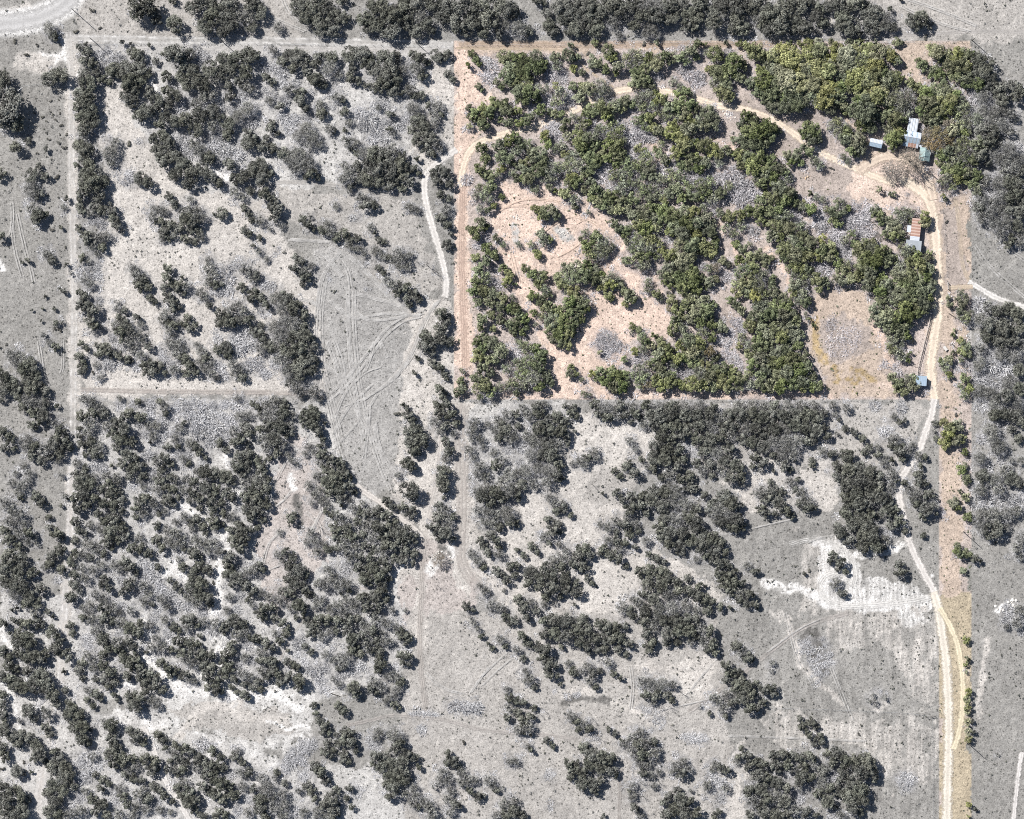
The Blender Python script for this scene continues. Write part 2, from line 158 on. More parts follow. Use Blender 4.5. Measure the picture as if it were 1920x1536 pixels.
35,11,4,d 39,15,4.5,d 43,18,3,d 40,8,2,h 54,15,4,h 50,19,4,d 56,21,5,h 60,25,4,d 66,22,4,g 70,25,4,d 76,25,4,d 70,31,4,h 78,33,3,h 81,37,3,h 74,33,3,h 86,17,3,h 89,21,2,d 92,27,3,d 96,28,3,d 90,35,4,h 95,38,4,h 83,44,3,b 92,48,3,d 96,51,3,d 100,40,3,d 106,36,5,h 110,40,5,h 104,42,4,h 115,38,3,h 120,42,3,n 108,46,4,h 114,46,4,h 82,1,5,d 89,0,4,d 72,10,3,b 78,8,2,b 115,2,4,h 120,4,4,h 60,1,3,h
30,40,4,d 34,43,4,d 29,48,5,d 35,50,5,d 38,55,5,d 35,59,3,d 42,46,3,h 129,46,5,n 133,50,5,n
98,57,4,h 103,60,5,h 108,61,5,d 113,62,5,d 118,67,5,d 113,71,4,d 121,70,4,d 106,66,4,d 115,75,3,d 123,72,3,d
139,11,5,d 144,16,4,d 143,4,5,h 143,30,4.5,d 146,22,2,d 139,82,6,d 142,88,5,d 138,92,5,d 144,84,3,d 128,99,6,d 126,107,5,d 133,104,5,d 138,100,6,d 144,102,5,d 132,110,4,d 120,114,2,d 122,116,2,d 119,126,2.5,d 132,118,4,d 137,122,5,d 141,127,4,d 143,130,3,d 138,138,5,d 141,143,4,d 136,150,4,d 143,150,5,d 110,150,2.5,d 113,152,2.5,d
15,70,6,h 20,68,4,d 24,72,6,d 20,78,6,h 28,78,6,d 32,76,4,d 30,84,3,d 36,83,4.5,d 22,87,6,h 14,92,6,h 28,90,6,h 35,92,5,d 20,98,7,h 30,100,7,d 38,98,6,d 42,100,4,d 16,106,6,h 25,108,8,d 35,108,7,d 43,106,4,d 20,116,7,h 30,118,8,d 40,116,6,d 46,118,3,d 24,125,6,h 33,127,6,d 41,124,5,d 26,134,5,h 32,138,5,h 38,134,5,b 44,140,5,h 48,146,3,h
4,90,3,d 3,98,5,d 8,104,5,d 11,108,4,d 3,108,4,h 2,122,4,b 7,127,4,b 2,117,4,b 14,120,4,b 8,150,5,h 14,148,5,h 20,148,4,d 2,152,4,d 22,152,4,d 42,152,3,d 34,143,3,h
55,56,2,b 82,63,2,b
168,3,3.5,h 174,4,3,d 178,1,3,g 168,13,4.5,g 172,17,3,d 160,18,3,g 165,21,5,g 170,25,5,b 167,30,4,b 180,25,3,g 185,30,3,h 173,33,5,g 178,37,4,d 180,40,3,d 165,40,4,g 172,42,5,g 167,48,5,g 178,48,4,b 185,48,4,g 190,52,4,g 166,57,5,g 173,55,5,h 180,60,5,b 188,58,4,g 163,64,5,g 170,65,6,g 178,67,5,g 185,70,5,g 166,73,4,g 175,74,5,g 183,76,4,d 190,78,4,d
170,86,5,g 176,83,4,g 184,86,5,d 168,92,3,d 178,93,3,g 190,90,4,d 166,102,4,d 172,100,5,g 178,104,6,g 184,110,6,g 170,108,5,d 166,114,5,g 174,116,5,g 180,115,4,d 170,123,5,d 176,126,4,d 166,130,5,d 172,135,6,g 166,138,5,h 175,140,5,h 168,144,3,h 188,123,4,h 183,137,4,h 189,136,4,h
154,132,3.5,d 155,138,4,d 152,141,4,d 155,124,2.5,h
@960,384
18,3,4,g 25,6,6,g 30,4,5,g 22,9,4,g 33,9,4,d 47,1,3,d 57,6,2,h 68,1,4,g 74,4,4,g 80,4,5,g 86,3,5,g 90,8,5,g 98,5,6,g 104,2,5,d 96,10,5,g 100,9,6,g 107,10,5,d 94,15,5,g 100,18,6,g 107,17,5,h 96,24,6,h 103,26,5,g 110,20,4,b 92,28,4,h 98,32,5,h 104,33,5,h 92,34,4,h 100,38,5,g 94,40,5,g 88,42,4,h 100,44,5,h 96,46,4,h 104,46,3,b 84,42,3,g 86,28,3,g 88,33,3,h
76,14,4,g 80,18,4,g 85,20,4,d 84,23,3,d 88,18,3,d
22,23,4.5,g 24,28,4,h 14,30,3.5,h 20,38,3.5,g 5,30,3,h 18,36,3,g 28,27,3,d
55,21,4,h 62,24,5,g 67,28,5,h 57,30,5,g 64,34,6,h 72,32,5,h 60,38,5,h 54,34,3,g 70,38,3,h 52,26,3,g 75,32,3,h
10,48,4,g 15,52,5,g 20,53,4,h 24,53,4,d 20,60,4,g 25,64,4,h 28,67,3,h 16,68,4,g 14,69,3,g 2,60,2,d 0,70,3,h
40,48,5,y 48,47,5,y 56,46,5,g 62,48,5,g 36,55,5,y 44,54,6,h 53,54,6,g 62,55,5,d 66,53,4,g 38,60,5,y 42,65,4,h 70,57,5,y 76,55,5,h 74,60,5,y 80,60,4,y 84,65,4,g 88,69,5,g 90,71,4,d 85,74,3,g 67,62,4,g 72,68,3.5,g 74,70,3,d 46,64,5,y
102,58,3.5,h 102,63,3.5,h 108,67,3.5,g 111,70,3,h 118,66,2,s
52,68,4,h 48,70,5,y 54,73,5,h 56,78,4,d 44,72,5,g 50,78,5,d 40,74,3,h 28,77,5,g 24,78,4,h 34,80,5,g 42,80,5,g 48,84,5,d 16,81,3,g 22,84,3,h 30,87,6,g 38,88,6,g 45,90,5,d 52,86,4,d 28,94,5,g 36,96,6,g 42,98,5,g 30,101,4,g 37,104,4,g 42,106,3.5,g 46,97,3,d 24,70,4,d 20,74,3,d 18,90,2,h
2,78,5,d 6,82,5,d 3,88,5,d 9,86,4,d 2,95,4,d 8,96,3,d 10,92,3,d
6,104,5,h 3,110,5,b 12,108,5,h 18,108,5,d 23,114,5,d 14,118,6,h 20,122,5,d 5,118,5,h 8,126,6,h 16,130,6,h 25,128,5,d 20,136,5,d 10,134,5,h 28,133,4,d 2,134,5,h 3,141,3,d 12,137,3,h
66,100,4,b 68,106,4,b 73,109,4,b 78,105,4,b 80,108,3,b 70,112,4,b 64,103,3,b 72,98,3,b 66,111,2,y
90,91,3,g 95,94,3,g 90,96,2,h 97,99,4,h 100,102,4,d 98,108,4,h 92,110,3,y 84,116,3,g 88,118,3,b 92,117,4,b 98,116,4,b 104,106,4,y 107,98,2.5,g 110,102,3.5,g 113,106,4,g 118,108,4,d 110,112,5,g 116,115,5,d 106,118,4,g 110,122,5,g 114,126,5,g 108,132,5,g 95,124,5,h 100,128,5,h 92,128,4,h 102,120,4,h 96,133,5,h 103,135,3,p 98,136,3,p 112,136,5,y 118,134,5,d 120,128,4,h 125,126,5,b 122,120,4,h
44,122,3,g 43,127,3.5,g 48,127,3,g 52,131,2,h 54,142,3,h 58,143,2,h
60,127,3.5,y 66,125,4,g 74,125,5,g 70,132,5,g 78,130,6,g 84,128,4,d 76,137,5,g 82,136,5,d 64,130,3,g 86,134,3,d 
113,5,6,g 120,8,6,g 128,6,6,g 136,6,5,g 112,12,5,g 122,16,6,g 130,14,6,d 138,14,6,g 145,10,5,g 118,20,4,g 128,22,6,d 136,22,6,g 146,18,5,d 112,2,3,h 143,3,4,h 150,5,4,b 156,6,4,g 162,10,5,g 170,8,5,g 176,5,5,d 184,4,5,d 190,6,4,g 186,12,4,g 172,16,4,h 178,18,4,b 160,18,4,h 166,22,4,h 150,22,4,d 153,26,3,d 182,20,4,b 190,14,3,g 150,14,4,g
118,25,4,b 110,28,4,h 112,34,4,g 118,38,6,g 108,38,4,h 126,30,6,g 134,30,6,g 141,30,5,g 146,32,5,g 152,30,4,g 150,36,5,g 143,36,4,d 134,38,6,g 126,40,6,y 118,46,6,g 128,47,6,g 112,52,4,g 118,54,5,g 126,55,6,d 135,50,5,d 136,58,6,d 128,62,6,d 120,60,4,g 138,64,5,d 134,53,5,g 142,56,4,d 114,58,3,g 142,46,4,b 147,48,4,h 158,42,3.5,g 162,45,3,d 152,47,4,p 148,58,4,g 153,56,3,g 146,62,3,h 160,54,4,b 152,64,3,b
168,30,3.5,g 173,33,4,g 178,30,3,h 170,42,5,g 178,40,5,g 186,38,5,g 190,44,4,g 172,50,6,h 180,48,6,g 188,52,5,h 168,58,5,h 176,58,6,y 184,60,6,h 168,66,5,y 175,66,5,g 182,68,6,y 189,66,5,h 164,72,4,g 168,76,4,g 172,80,4,g 186,76,6,g 182,84,6,g 189,84,5,d 178,90,5,g 186,92,5,g 190,98,5,g 184,100,5,g 178,106,5,h 172,100,4,h 170,106,3,y 186,106,6,g 178,112,5,g 186,116,6,g 180,120,5,g 190,124,5,d 186,128,5,g 178,126,4,h
120,72,5,y 124,78,5,y 118,78,3,p 132,70,5,h 138,70,5,y 144,72,5,g 130,76,5,d 138,80,6,g 145,80,6,g 150,76,4,d 134,86,5,g 140,88,5,g 148,84,4,d 128,84,4,g 122,88,5,g 120,94,5,y 128,94,5,h 150,90,4.5,g 156,91,4,g 158,94,4,d 142,96,5,h 150,100,4,d 156,100,4,b 160,104,4,b 164,96,4,b 132,102,6,g 140,104,6,g 126,106,5,g 134,110,6,y 143,112,5,h 148,110,5,p 152,114,4,d 128,114,5,g 124,116,5,g 136,118,6,g 144,120,5,y 150,122,5,g 158,122,5,g 164,124,5,g 156,128,6,g 148,130,6,g 140,128,6,h 132,126,5,b 134,134,6,y 126,134,5,g 142,136,5,g 150,136,5,g 158,134,6,y 165,132,5,g 172,130,5,g 178,134,5,h 186,134,5,g 190,138,4,d 162,138,4,g 170,137,4,h 160,112,4,b 166,116,4,b 170,120,4,b 174,90,3,b 168,88,4,b 172,94,4,b 158,86,3,b
8,152,4,h 18,151,5,d 24,150,4,h 40,151,3,d 46,152,3,d 62,150,5,d 70,152,6,h 80,151,5,d 90,152,5,h 100,150,5,d 110,152,6,h 120,151,6,d 130,152,6,h 140,151,6,h 150,152,5,d 170,151,5,h 180,150,5,h 188,152,5,h
@1440,384
2,5,5,d 8,3,5,g 6,8,4,g 26,2,4,g 32,4,5,g 14,8,5,h 20,8,5,b 5,16,6,g 12,14,5,g 16,18,6,g 24,16,5,h 2,24,5,g 8,24,4,g 18,26,6,g 26,24,6,g 32,28,6,g 24,32,5,g 30,35,4,d 12,34,6,g 20,38,6,g 28,40,6,g 22,46,6,g 16,48,4,h 40,34,5,g 46,32,5,g 44,40,5,g 40,26,4,y 38,38,5,g 50,37,3,g 12,40,4,d 10,36,3,g
50,6,5,g 56,5,4,g 48,12,4,g 52,14,4,g 60,3,3,g 44,4,4,h 38,8,5,b 42,14,5,b 40,18,4,b 48,22,4,b 53,22,5,b 50,26,5,b 58,16,4,b 63,12,5,b 66,5,5,b 70,10,5,b 74,16,4,b 66,18,5,b 62,22,4,h 60,10,4,b 57,27,4,h 56,34,5,b 60,40,3,b 53,30,4,b 75,5,4,b 78,22,3,b 72,22,4,b 58,36,4,b
80,4,4,g 82,8,5,g 86,10,4,d 78,6,2,g 91,12,4,g 95,14,4,g 92,18,5,g 98,20,5,g 94,24,4.5,g 88,22,4,g 100,26,3,d 84,14,3,d
97,6,4,h 102,5,4,h 100,10,4,h 106,6,4,h 110,5,2.5,n 106,12,3,h 94,5,3,b
117,9,4,y 117,14,4.5,y 119,12,3,g 
40,46,5,b 36,46,4,b 42,50,4,b 46,50,3,b 30,48,4,d 36,56,5,g 42,58,4,g 33,54,4,h 26,54,4,h 38,63,4,g 44,62,2,d 20,54,4,h 24,50,4,h
20,60,5,g 26,60,4,h 18,66,4,g 25,66,5,h 22,72,4,h 27,73,4,d 30,71,3,d
52,44,4,g 58,44,4,h 54,50,5,y 60,50,4,y 50,56,4,h 56,57,5,g 62,56,5,g 52,62,2,b
66,30,4,d 72,28,4,d 78,28,4,g 68,34,6,g 76,34,6,d 84,34,6,g 90,38,5,g 72,40,6,g 80,42,6,d 88,44,5,d 94,42,4,h 70,46,6,g 76,52,6,g 68,54,5,g 74,60,6,g 80,60,6,g 68,48,5,g 78,46,5,d 84,50,4,b 86,54,4,g 90,46,4,b
100,32,4,h 103,36,5,h 108,34,4,g 106,42,6,g 112,40,5,g 118,40,4,g 113,46,6,g 120,48,5,g 118,54,5,d 121,36,2.5,g 122,40,2,d 100,46,5,h 98,52,6,g 106,50,5,b 106,54,6,g 112,58,6,g 104,60,6,g 96,60,6,g 88,60,6,g 84,64,6,g 90,66,6,h 98,68,6,g 106,68,6,g 114,66,6,g 120,64,5,g 122,60,4,d 84,72,6,g 94,72,5,h 102,76,6,g 110,76,6,g 116,74,6,d 80,78,6,g 88,82,6,y 96,84,6,g 104,84,6,d 112,82,5,d 118,78,4,h 80,86,5,g 86,90,5,g 94,92,5,g 100,90,5,g 90,96,4,g 98,98,5,g 104,98,4,d 106,90,3,h 120,70,4,d 123,76,3,h
92,102,5,h 98,104,4,h 92,108,5,h 97,110,5,h 100,114,4,h 104,116,3,d 106,112,2,d
28,82,2,h 30,86,2,h 34,91,2,d
4,66,5,g 10,70,6,g 14,76,5,g 6,76,6,g 2,82,6,d 10,84,6,g 18,82,4,g 20,88,5,g 14,90,6,g 5,92,6,g 2,100,6,g 10,100,6,g 18,98,6,g 24,98,4,g 22,106,5,g 14,108,6,g 6,110,6,g 2,118,6,g 10,118,6,g 18,116,6,g 26,114,5,g 28,122,5,g 22,124,6,g 14,126,6,g 6,128,6,g 2,136,5,g 10,136,6,g 18,134,6,g 26,132,6,g 33,128,4,g 32,136,5,g 38,136,4,g 34,134,4,h 26,137,4,g 12,94,4,y 2,60,4,d 3,55,3,d 2,40,3,d
54,114,0.1,s
88,120,3,b 94,122,3,b 93,130,4,g 98,134,5,g 96,138,4,g 104,132,5,h 109,130,4,g 108,136,5,g 102,140,4,g 112,135,3,h 98,126,3,b 118,140,3,b 122,137,2,b
135,70,2.5,y 136,75,3,g 144,66,3,h 142,71,3,g 146,74,4,g 144,80,4,d 148,70,3,h 148,86,4,h 144,84,3,h 150,82,4,h
138,98,2,d 140,94,1.5,d 144,102,3,g 148,106,4,g 146,110,5,g 150,112,4,g 144,116,3,h 138,111,2,g 130,117,3,g 135,116,4,g 132,121,4,h 139,120,3,b 141,124,3,b 135,127,3,g 137,130,2,d 148,118,4,b 150,122,4,b 147,130,4,g 144,136,3,h 150,138,4,g 147,143,4,h 134,13,1.5,s
158,3,5,d 166,6,6,h 174,4,6,h 182,3,6,d 189,6,6,d 160,10,5,h 170,14,6,h 178,14,6,h 186,16,6,d 174,22,5,h 182,26,5,d 188,28,5,h 179,30,4,d 190,22,5,h
158,76,6,b 164,76,5,h 172,80,6,d 180,78,6,d 186,82,6,d 158,86,6,h 166,90,7,d 176,92,8,d 186,92,7,d 162,98,6,d 172,102,7,d 182,102,7,d 190,106,5,h 158,108,5,h 165,112,6,b 174,112,6,h 184,114,6,h 158,120,6,h 168,120,7,b 178,122,7,b 187,124,6,d 160,130,6,b 170,132,7,b 180,134,7,h 188,138,6,d 158,140,6,h 166,142,6,h 176,144,7,d 186,148,6,h 160,150,5,b 170,151,6,h
4,151,5,d 14,152,6,h 24,151,5,h 34,152,5,h 48,150,4,h 58,152,4,h 80,151,4,b 100,152,5,b 128,151,2,b
@0,768
26,2,5,d 33,4,6,d 30,8,4,d 24,11,4,d 27,14,2,d 36,9,3,h 42,11,4,h 46,16,5,d 50,20,3,d 2,17,5,d 8,22,5,d 4,29,4,d 11,29,3,d 20,24,6,h 26,28,5,d 24,34,5,d 32,38,4,d 34,30,5,h 40,26,6,d 44,21,5,d 50,26,5,d 46,32,5,d 38,35,4,d 44,38,3,h 53,29,3,d
18,42,3,h 12,48,3,h 22,48,4,h 10,55,4,h 17,57,5,h 22,53,3,h 14,62,4,h 16,66,3,d 27,65,4.5,d 32,70,4,d 45,49,2.5,h 49,65,2.5,h 51,67,1.5,d 46,72,1.8,d 37,81,3,d 38,88,4,d 43,93,5,d 47,96,3,d 
4,70,5,h 10,76,5,h 15,78,5,h 8,84,5,h 18,86,4,h 22,92,5,d 15,92,5,h 4,90,5,d 9,96,5,d 26,96,3,h 14,102,4,d 6,98,4,d 21,99,3,h 28,101,2,h
8,110,7,d 16,113,7,d 4,118,7,d 14,122,7,d 24,122,5,d 29,122,2,d 6,130,6,d 16,132,7,d 12,138,6,h 22,140,6,d 28,145,5,d 31,134,5,d 20,146,4,d 2,125,5,d 46,105,5,d 40,110,5,d 38,116,4,d 47,120,4,d 33,118,3,h 44,127,3.5,b 52,139,3,h
53,141,5,d 13,148,2,d 26,152,4,h 36,151,3,d 9,150,2,d
62,5,5,d 70,3,5,d 78,3,5,d 68,10,5,h 60,14,3,d 66,17,4,h 60,20,3,d 62,26,5,d 68,24,5,d 74,28,5,h 70,33,5,d 64,34,3,d 76,34,3,d 80,12,4,h 88,10,6,d 94,14,6,d 85,18,5,d 92,22,6,d 100,24,5,d 88,28,4,d 98,3,5,d 106,5,5,d 94,5,4,d 104,10,4,b 112,5,4,b 112,12,4,h 118,12,4,h 115,20,4,h 108,18,4,b 113,24,2,d 122,8,5,b 128,6,4,b 124,3,3,d 130,18,4,b 135,14,4,h 138,10,3,d 132,22,4,h 126,28,4,d 122,20,4,b 134,28,3,d 120,26,4,b
142,4,5,b 150,8,6,b 158,4,5,b 166,5,5,b 160,14,6,b 150,18,6,b 172,10,5,b 144,14,4,b 142,25,4,h 146,28,4,d 150,32,4,d 154,36,3,d 158,24,5,b 165,25,4,d 168,20,5,b 170,30,4,d 180,5,4,h 186,4,4,h 176,16,5,h 184,14,5,d 188,18,5,d 180,22,5,d 176,24,4,d 186,26,3,d 140,34,4,b 138,37,4,h 134,33,4,b 141,40,3,d 154,40,4,b
96,34,6,d 102,36,5,d 92,40,5,d 100,44,6,d 106,42,5,d 97,50,4,d 108,50,4,d 72,40,4,b 76,44,5,b 68,45,4,b 80,50,4,h 84,42,2,d 111,34,5,b 118,38,5,h 124,36,5,d 128,40,4,d 122,44,4,d 114,46,4,b 112,52,5,b 120,52,5,d 128,50,4,d 132,52,4,h 124,58,4,d 130,60,4,d 118,60,4,h 
58,40,4,h 57,48,4,d 64,44,4,d 62,50,5,d 60,56,6,d 68,56,6,d 64,64,6,d 58,66,5,d 58,74,5,d 66,72,5,d 72,66,5,d 76,60,4,d 70,50,4,h 82,56,5,d 88,54,4,h 84,62,5,d 90,62,4,d 78,70,5,d 86,72,5,d 92,68,4,d 88,50,4,h 80,76,4,b 74,78,4,d 92,76,3,d 84,80,5,d 78,84,4,d 88,84,5,d 92,88,5,d 84,92,6,d 76,90,4,h 94,94,5,d 80,98,5,d 88,98,4,d 84,103,3,d
100,56,4,b 105,54,3,h 108,58,3,h 105,68,5,d 102,74,4,d 110,66,5,d 116,70,5,h 114,76,4,b 108,78,4,h 102,80,3,d 124,68,5,d 130,70,4,d 134,66,3,d 120,78,3,d 118,88,3.5,d 124,76,3,h 106,85,3,b 118,86,3,d 128,66,4,d
57,84,4.5,d 60,90,4,d 64,92,3,d 56,98,3.5,d 68,86,4,h 70,92,3,b 66,100,5,h 72,104,5,h 78,108,4,d 62,108,4,h 68,110,4,d 56,108,4,d 54,114,4,d 62,118,4,h 70,120,4,h 56,124,4,d 64,126,4,h 58,132,4,d 54,130,3,d 60,136,3,h 76,116,4,h 82,122,3,b 78,128,5,d 82,134,4,d 76,132,3,d 86,116,4,h
98,98,4,b 104,96,4,h 100,104,5,d 106,104,5,d 112,108,4,d 118,98,5,d 122,104,4,d 115,104,4,b 94,114,5,d 98,118,5,d 102,122,3,d 90,120,3,h 106,114,5,b 112,118,5,b 118,118,3,d 92,128,4,b 96,132,5,d 92,136,4,d 100,128,4,h 104,124,4,b 110,124,5,b 116,126,5,b 108,132,4,h 112,138,4,h 104,138,4,b 108,144,4,h 114,146,3,d 120,134,5,b 122,142,5,h 128,138,5,b 132,146,5,b 126,148,4,h 118,150,4,b
72,138,4,h 78,142,5,h 84,148,5,h 76,148,4,d 68,146,4,h 66,152,4,h 80,152,4,d 92,148,4,b 98,150,4,h 90,152,3,h 62,148,3,h
132,92,5,h 126,90,4,h 136,98,5,h 130,100,5,h 126,98,4,h 138,104,3,d 134,112,3,h 138,118,4,d 132,84,3,h 138,80,4,h 144,84,4,d 148,82,4,d 152,88,4,d 154,92,3,d 144,90,3,h 148,98,5,h 154,100,4,h 160,100,5,h 164,106,4,h 156,106,4,h 145,108,5,d 150,110,3,d 150,118,5,d 156,120,4.5,d 146,124,5,d 152,130,6,d 144,132,6,d 150,138,6,d 156,142,5,d 142,140,5,h 148,144,5,h 140,148,4,b 158,146,3,d 128,128,3,d 132,132,4,d 136,136,3,d 160,130,1.5,s
140,52,4,h 148,46,4,h 154,46,6,d 162,48,6,d 170,50,6,d 174,54,4,d 146,54,5,d 154,58,6,d 162,60,5,d 170,62,5,d 144,62,5,d 150,66,5,d 158,68,5,d 166,70,4,d 174,66,4,d 138,60,4,h 160,74,4,d 150,74,3,d 168,78,4,d 160,82,5,d 162,88,4,d 166,86,3,d 142,68,3,d 138,56,3,b
180,34,5,d 186,34,5,d 178,42,6,d 186,42,5,d 182,48,4,d 189,52,4,h 184,56,5,h 190,60,5,d 184,66,5,d 190,68,5,d 186,74,5,d 188,80,5,d 178,74,3,b 174,80,4,h 180,86,5,d 174,90,5,d 182,92,6,d 188,90,4,d 176,98,6,d 184,98,5,d 180,104,5,d 188,36,3,d
172,110,5,d 170,116,4,d 174,120,5,d 178,126,6,d 170,124,4,d 184,122,5,h 190,120,5,h 180,114,4,b 174,130,4,d 184,132,5,d 190,136,5,d 172,140,4,h 180,138,4,b 186,142,3,d 189,146,3,h 168,107,2,s 178,150,4,b 170,150,3,h 152,152,4,b
@480,768
4,3,5,h 12,4,6,h 20,3,6,d 27,4,4,h 10,12,6,d 18,12,6,d 24,18,5,d 3,14,4,d 6,22,5,h 14,22,6,d 20,26,5,h 8,28,5,h 16,32,5,d 10,36,3,d 26,12,4,h 27,38,3,h 31,41,2,h 24,34,3,h
37,4,6,d 44,4,6,d 42,11,6,d 36,10,4,d 46,16,5,d 50,22,4,d 52,10,2,d 48,27,3,d
40,28,4,h 44,32,3,h 37,33,3,h 50,34,5,d 56,37,5,d 48,40,4,h 54,44,5,d 62,40,5,d 66,46,5,d 70,50,4,d 60,50,6,d 54,54,6,d 62,58,6,d 70,58,5,d 74,62,3,d 56,62,5,d 64,66,5,d 70,68,3,h 46,50,4,h 40,57,4,p 44,64,4,h 48,60,4,h 50,68,4,h 42,70,3,h 54,72,3,h 64,72,2,d
2,38,4,d 4,46,5,d 3,54,6,d 8,60,5,d 2,66,5,d 8,70,5,d 2,76,5,d 5,82,4,d 1,88,3,d 5,42,4,d 10,52,3,d
26,82,4.5,d 22,76,3,n 29,78,2,d 20,94,3,n 18,92,3,h 41,92,4,h 48,88,4,n 44,98,4,h 38,99,3,h 50,100,3,h 54,104,4,d 46,106,4,h 54,93,3,n 52,76,3,d 56,79,3,d 35,90,2,n
16,108,3,h 22,106,4,d 20,112,4,h 28,110,4,d 26,117,5,d 33,120,6,d 38,124,4,d 24,126,5,d 30,130,6,d 36,132,4,d 20,136,5,h 26,138,5,d 18,143,4,h 2,117,4,d 6,120,3,d 3,124,3,n 4,138,4,h 10,140,4,h 6,148,5,d 12,148,5,d 3,152,5,d 38,137,4.5,d 42,139,3,d 32,146,6,d 36,150,5,d 26,148,4,h 47,144,5,h 50,142,3,h 56,149,4,h 44,148,3,h
46,130,4,h 52,130,5,h 58,126,5,h 54,120,4,h 64,124,5,b 70,118,4,b 66,116,4,b 62,132,5,h 68,130,5,h 56,136,4,b 70,135,3,d 64,138,2,d
62,146,5,h 68,142,4,h 74,146,5,h 66,152,5,h 80,140,5,d 88,140,5,d 94,136,5,d 84,148,5,d 92,146,5,d 98,142,4,d 90,152,4,d 102,150,3,h 112,151,2,h
73,74,4,h 78,76,4,d 80,70,3,h 84,78,5,d 92,76,5,d 98,80,5,d 104,84,3,d 60,78,4,d 64,82,5,h 60,88,5,d 68,88,5,d 76,84,4,d 84,86,5,h 92,88,6,d 100,88,5,d 62,96,5,d 72,94,5,d 80,94,4,d 88,96,5,h 96,96,5,d 106,92,6,d 112,92,6,d 118,97,5,d 110,98,5,d 60,104,4,d 66,104,5,h 74,102,4,h 82,102,4,d 88,104,3,d 70,110,5,h 78,110,5,d 86,110,5,d 94,106,5,h 98,102,5,d 104,102,5,d 112,106,5,d 110,112,5,d 118,108,4,d 121,108,2,h 104,112,4,d 96,114,5,d 88,118,6,d 78,118,5,d 82,126,6,d 92,124,6,d 98,120,5,d 84,130,4,d 94,130,5,d 100,127,3,d 118,115,3,d 66,98,4,h
106,3,2.5,s 114,3,5,d 118,8,4,d 114,16,5,d 120,15,6,d 116,24,6,d 124,22,6,d 118,30,5,d 127,26,4,d 122,32,3,d 113,40,6,d 117,43,4.5,d 106,49,3,h 115,60,8,d 119,66,3,d 98,69,4,d 102,72,3.5,d 110,73,4.5,d 116,77,5,d
138,3,5,d 146,4,5,d 134,9,4,h 142,12,5,d 150,10,4,d 148,18,3,h 138,16,4,h 142,24,4,d 145,30,4.5,d 142,36,4,h 141,46,5.5,d 140,54,6,d 141,60,5,d 137,50,3,d 141,66,2,d 137,72,4,d 142,75,4,h 136,81,5,d 142,80,4,h 148,80,4,d 144,86,4,h 131,88,4,d 136,90,5,d 142,92,6,d 147,97,4,d 137,96,3,d
164,10,5,h 162,16,5,h 168,22,4,h 162,22,3,h 174,11,3,h 160,30,4,h 163,36,3,h 170,28,3,h 182,8,4,h 180,16,5,h 186,14,6,d 182,22,4,d 190,22,5,h 188,4,5,h 178,32,4,h 184,38,5,h 180,42,5,d 168,42,5,h 166,48,4,h 172,50,4,h 172,58,4,h 188,30,4,b 190,48,5,h 184,54,5,h 180,62,6,d 190,60,6,h 186,66,5,d 170,64,6,d 166,62,4,h 176,70,5,d 166,76,4,h 174,76,5,h 180,80,5,h 172,84,4,h 182,88,4,d 178,86,4,h 188,78,6,h 190,84,4,d 176,94,4,d 180,98,5,d 182,103,3,d
168,98,4,d 171,102,4,d 174,107,4,d 162,108,4,h 166,113,4,h 170,118,3,d 182,108,4,h 180,120,4,d 184,124,4,d 188,128,4,d 190,118,4,d 168,132,3,h 172,136,4,h 186,136,2,h 158,147,4,d 162,150,3,d 176,146,4,h 182,148,4,h 186,150,3,h 140,118,3,n 136,132,3,n
@960,768
3,3,4,d 12,4,5,h 20,2,5,d 4,12,3,d 44,3,4,d 48,5,3,d 2,20,4,h 66,3,5,d 72,6,5,d 78,3,5,h 84,4,5,d 92,3,5,d 96,7,3,d 89,9,3,d 
26,8,5,d 34,6,5,d 40,9,4,d 20,14,6,d 28,16,6,d 36,16,6,d 40,20,4,d 42,25,3,d 12,20,5,h 18,24,6,h 26,26,6,d 34,26,5,h 8,28,6,b 14,34,6,h 22,34,5,d 30,34,6,d 35,42,5,d 28,46,6,h 20,44,6,h 10,46,6,h 4,48,5,h 34,50,5,d 26,54,5,h 16,56,5,h 8,56,5,d 3,62,5,d 5,67,3,d 6,40,4,b 37,52,3,d 47,16,2,d
45,40,3,h 50,38,3,h 56,36,4,g 61,32,4,h 63,36,3,h 54,41,4,h 88,23,4,h 92,29,3,h 97,37,3,d 77,46,3,d 81,50,3,d 86,43,4,d 92,48,5,d 88,40,3,d 60,56,2,n 68,63,2,d
104,4,6,d 112,4,6,d 120,3,6,d 130,4,6,d 138,4,6,d 148,3,6,d 156,5,5,h 164,4,6,d 172,4,6,d 180,4,6,d 188,6,6,d 106,12,5,d 114,12,6,d 122,12,6,d 130,14,6,d 140,12,6,d 148,12,6,h 158,12,5,d 166,12,5,d 174,14,6,h 182,14,6,d 188,18,5,d 98,11,4,h 128,19,5,d 138,22,6,d 148,22,6,d 156,20,5,d 164,18,5,h 172,22,5,d 180,24,6,d 188,28,6,d 144,30,6,d 152,32,6,h 162,28,5,d 182,36,5,d 188,40,5,d 160,38,6,d 168,42,6,d 164,50,6,d 172,50,5,d 156,44,5,h 148,42,5,d 142,46,4,h 150,50,3,d 172,56,3,h 180,42,3,d 138,40,4,d 186,46,2,h
112,20,6,d 120,22,5,d 108,28,6,d 116,30,7,d 124,30,5,d 106,36,6,d 114,38,6,d 122,36,4,d 106,44,5,d 112,50,4,d 118,48,5,h 124,42,5,d 126,52,5,d 132,50,5,d 134,58,5,d 128,60,4,d 138,60,3,d 128,38,4,d 134,30,4,b 138,34,4,b 130,26,4,b 101,43,3,h 119,57,4,h
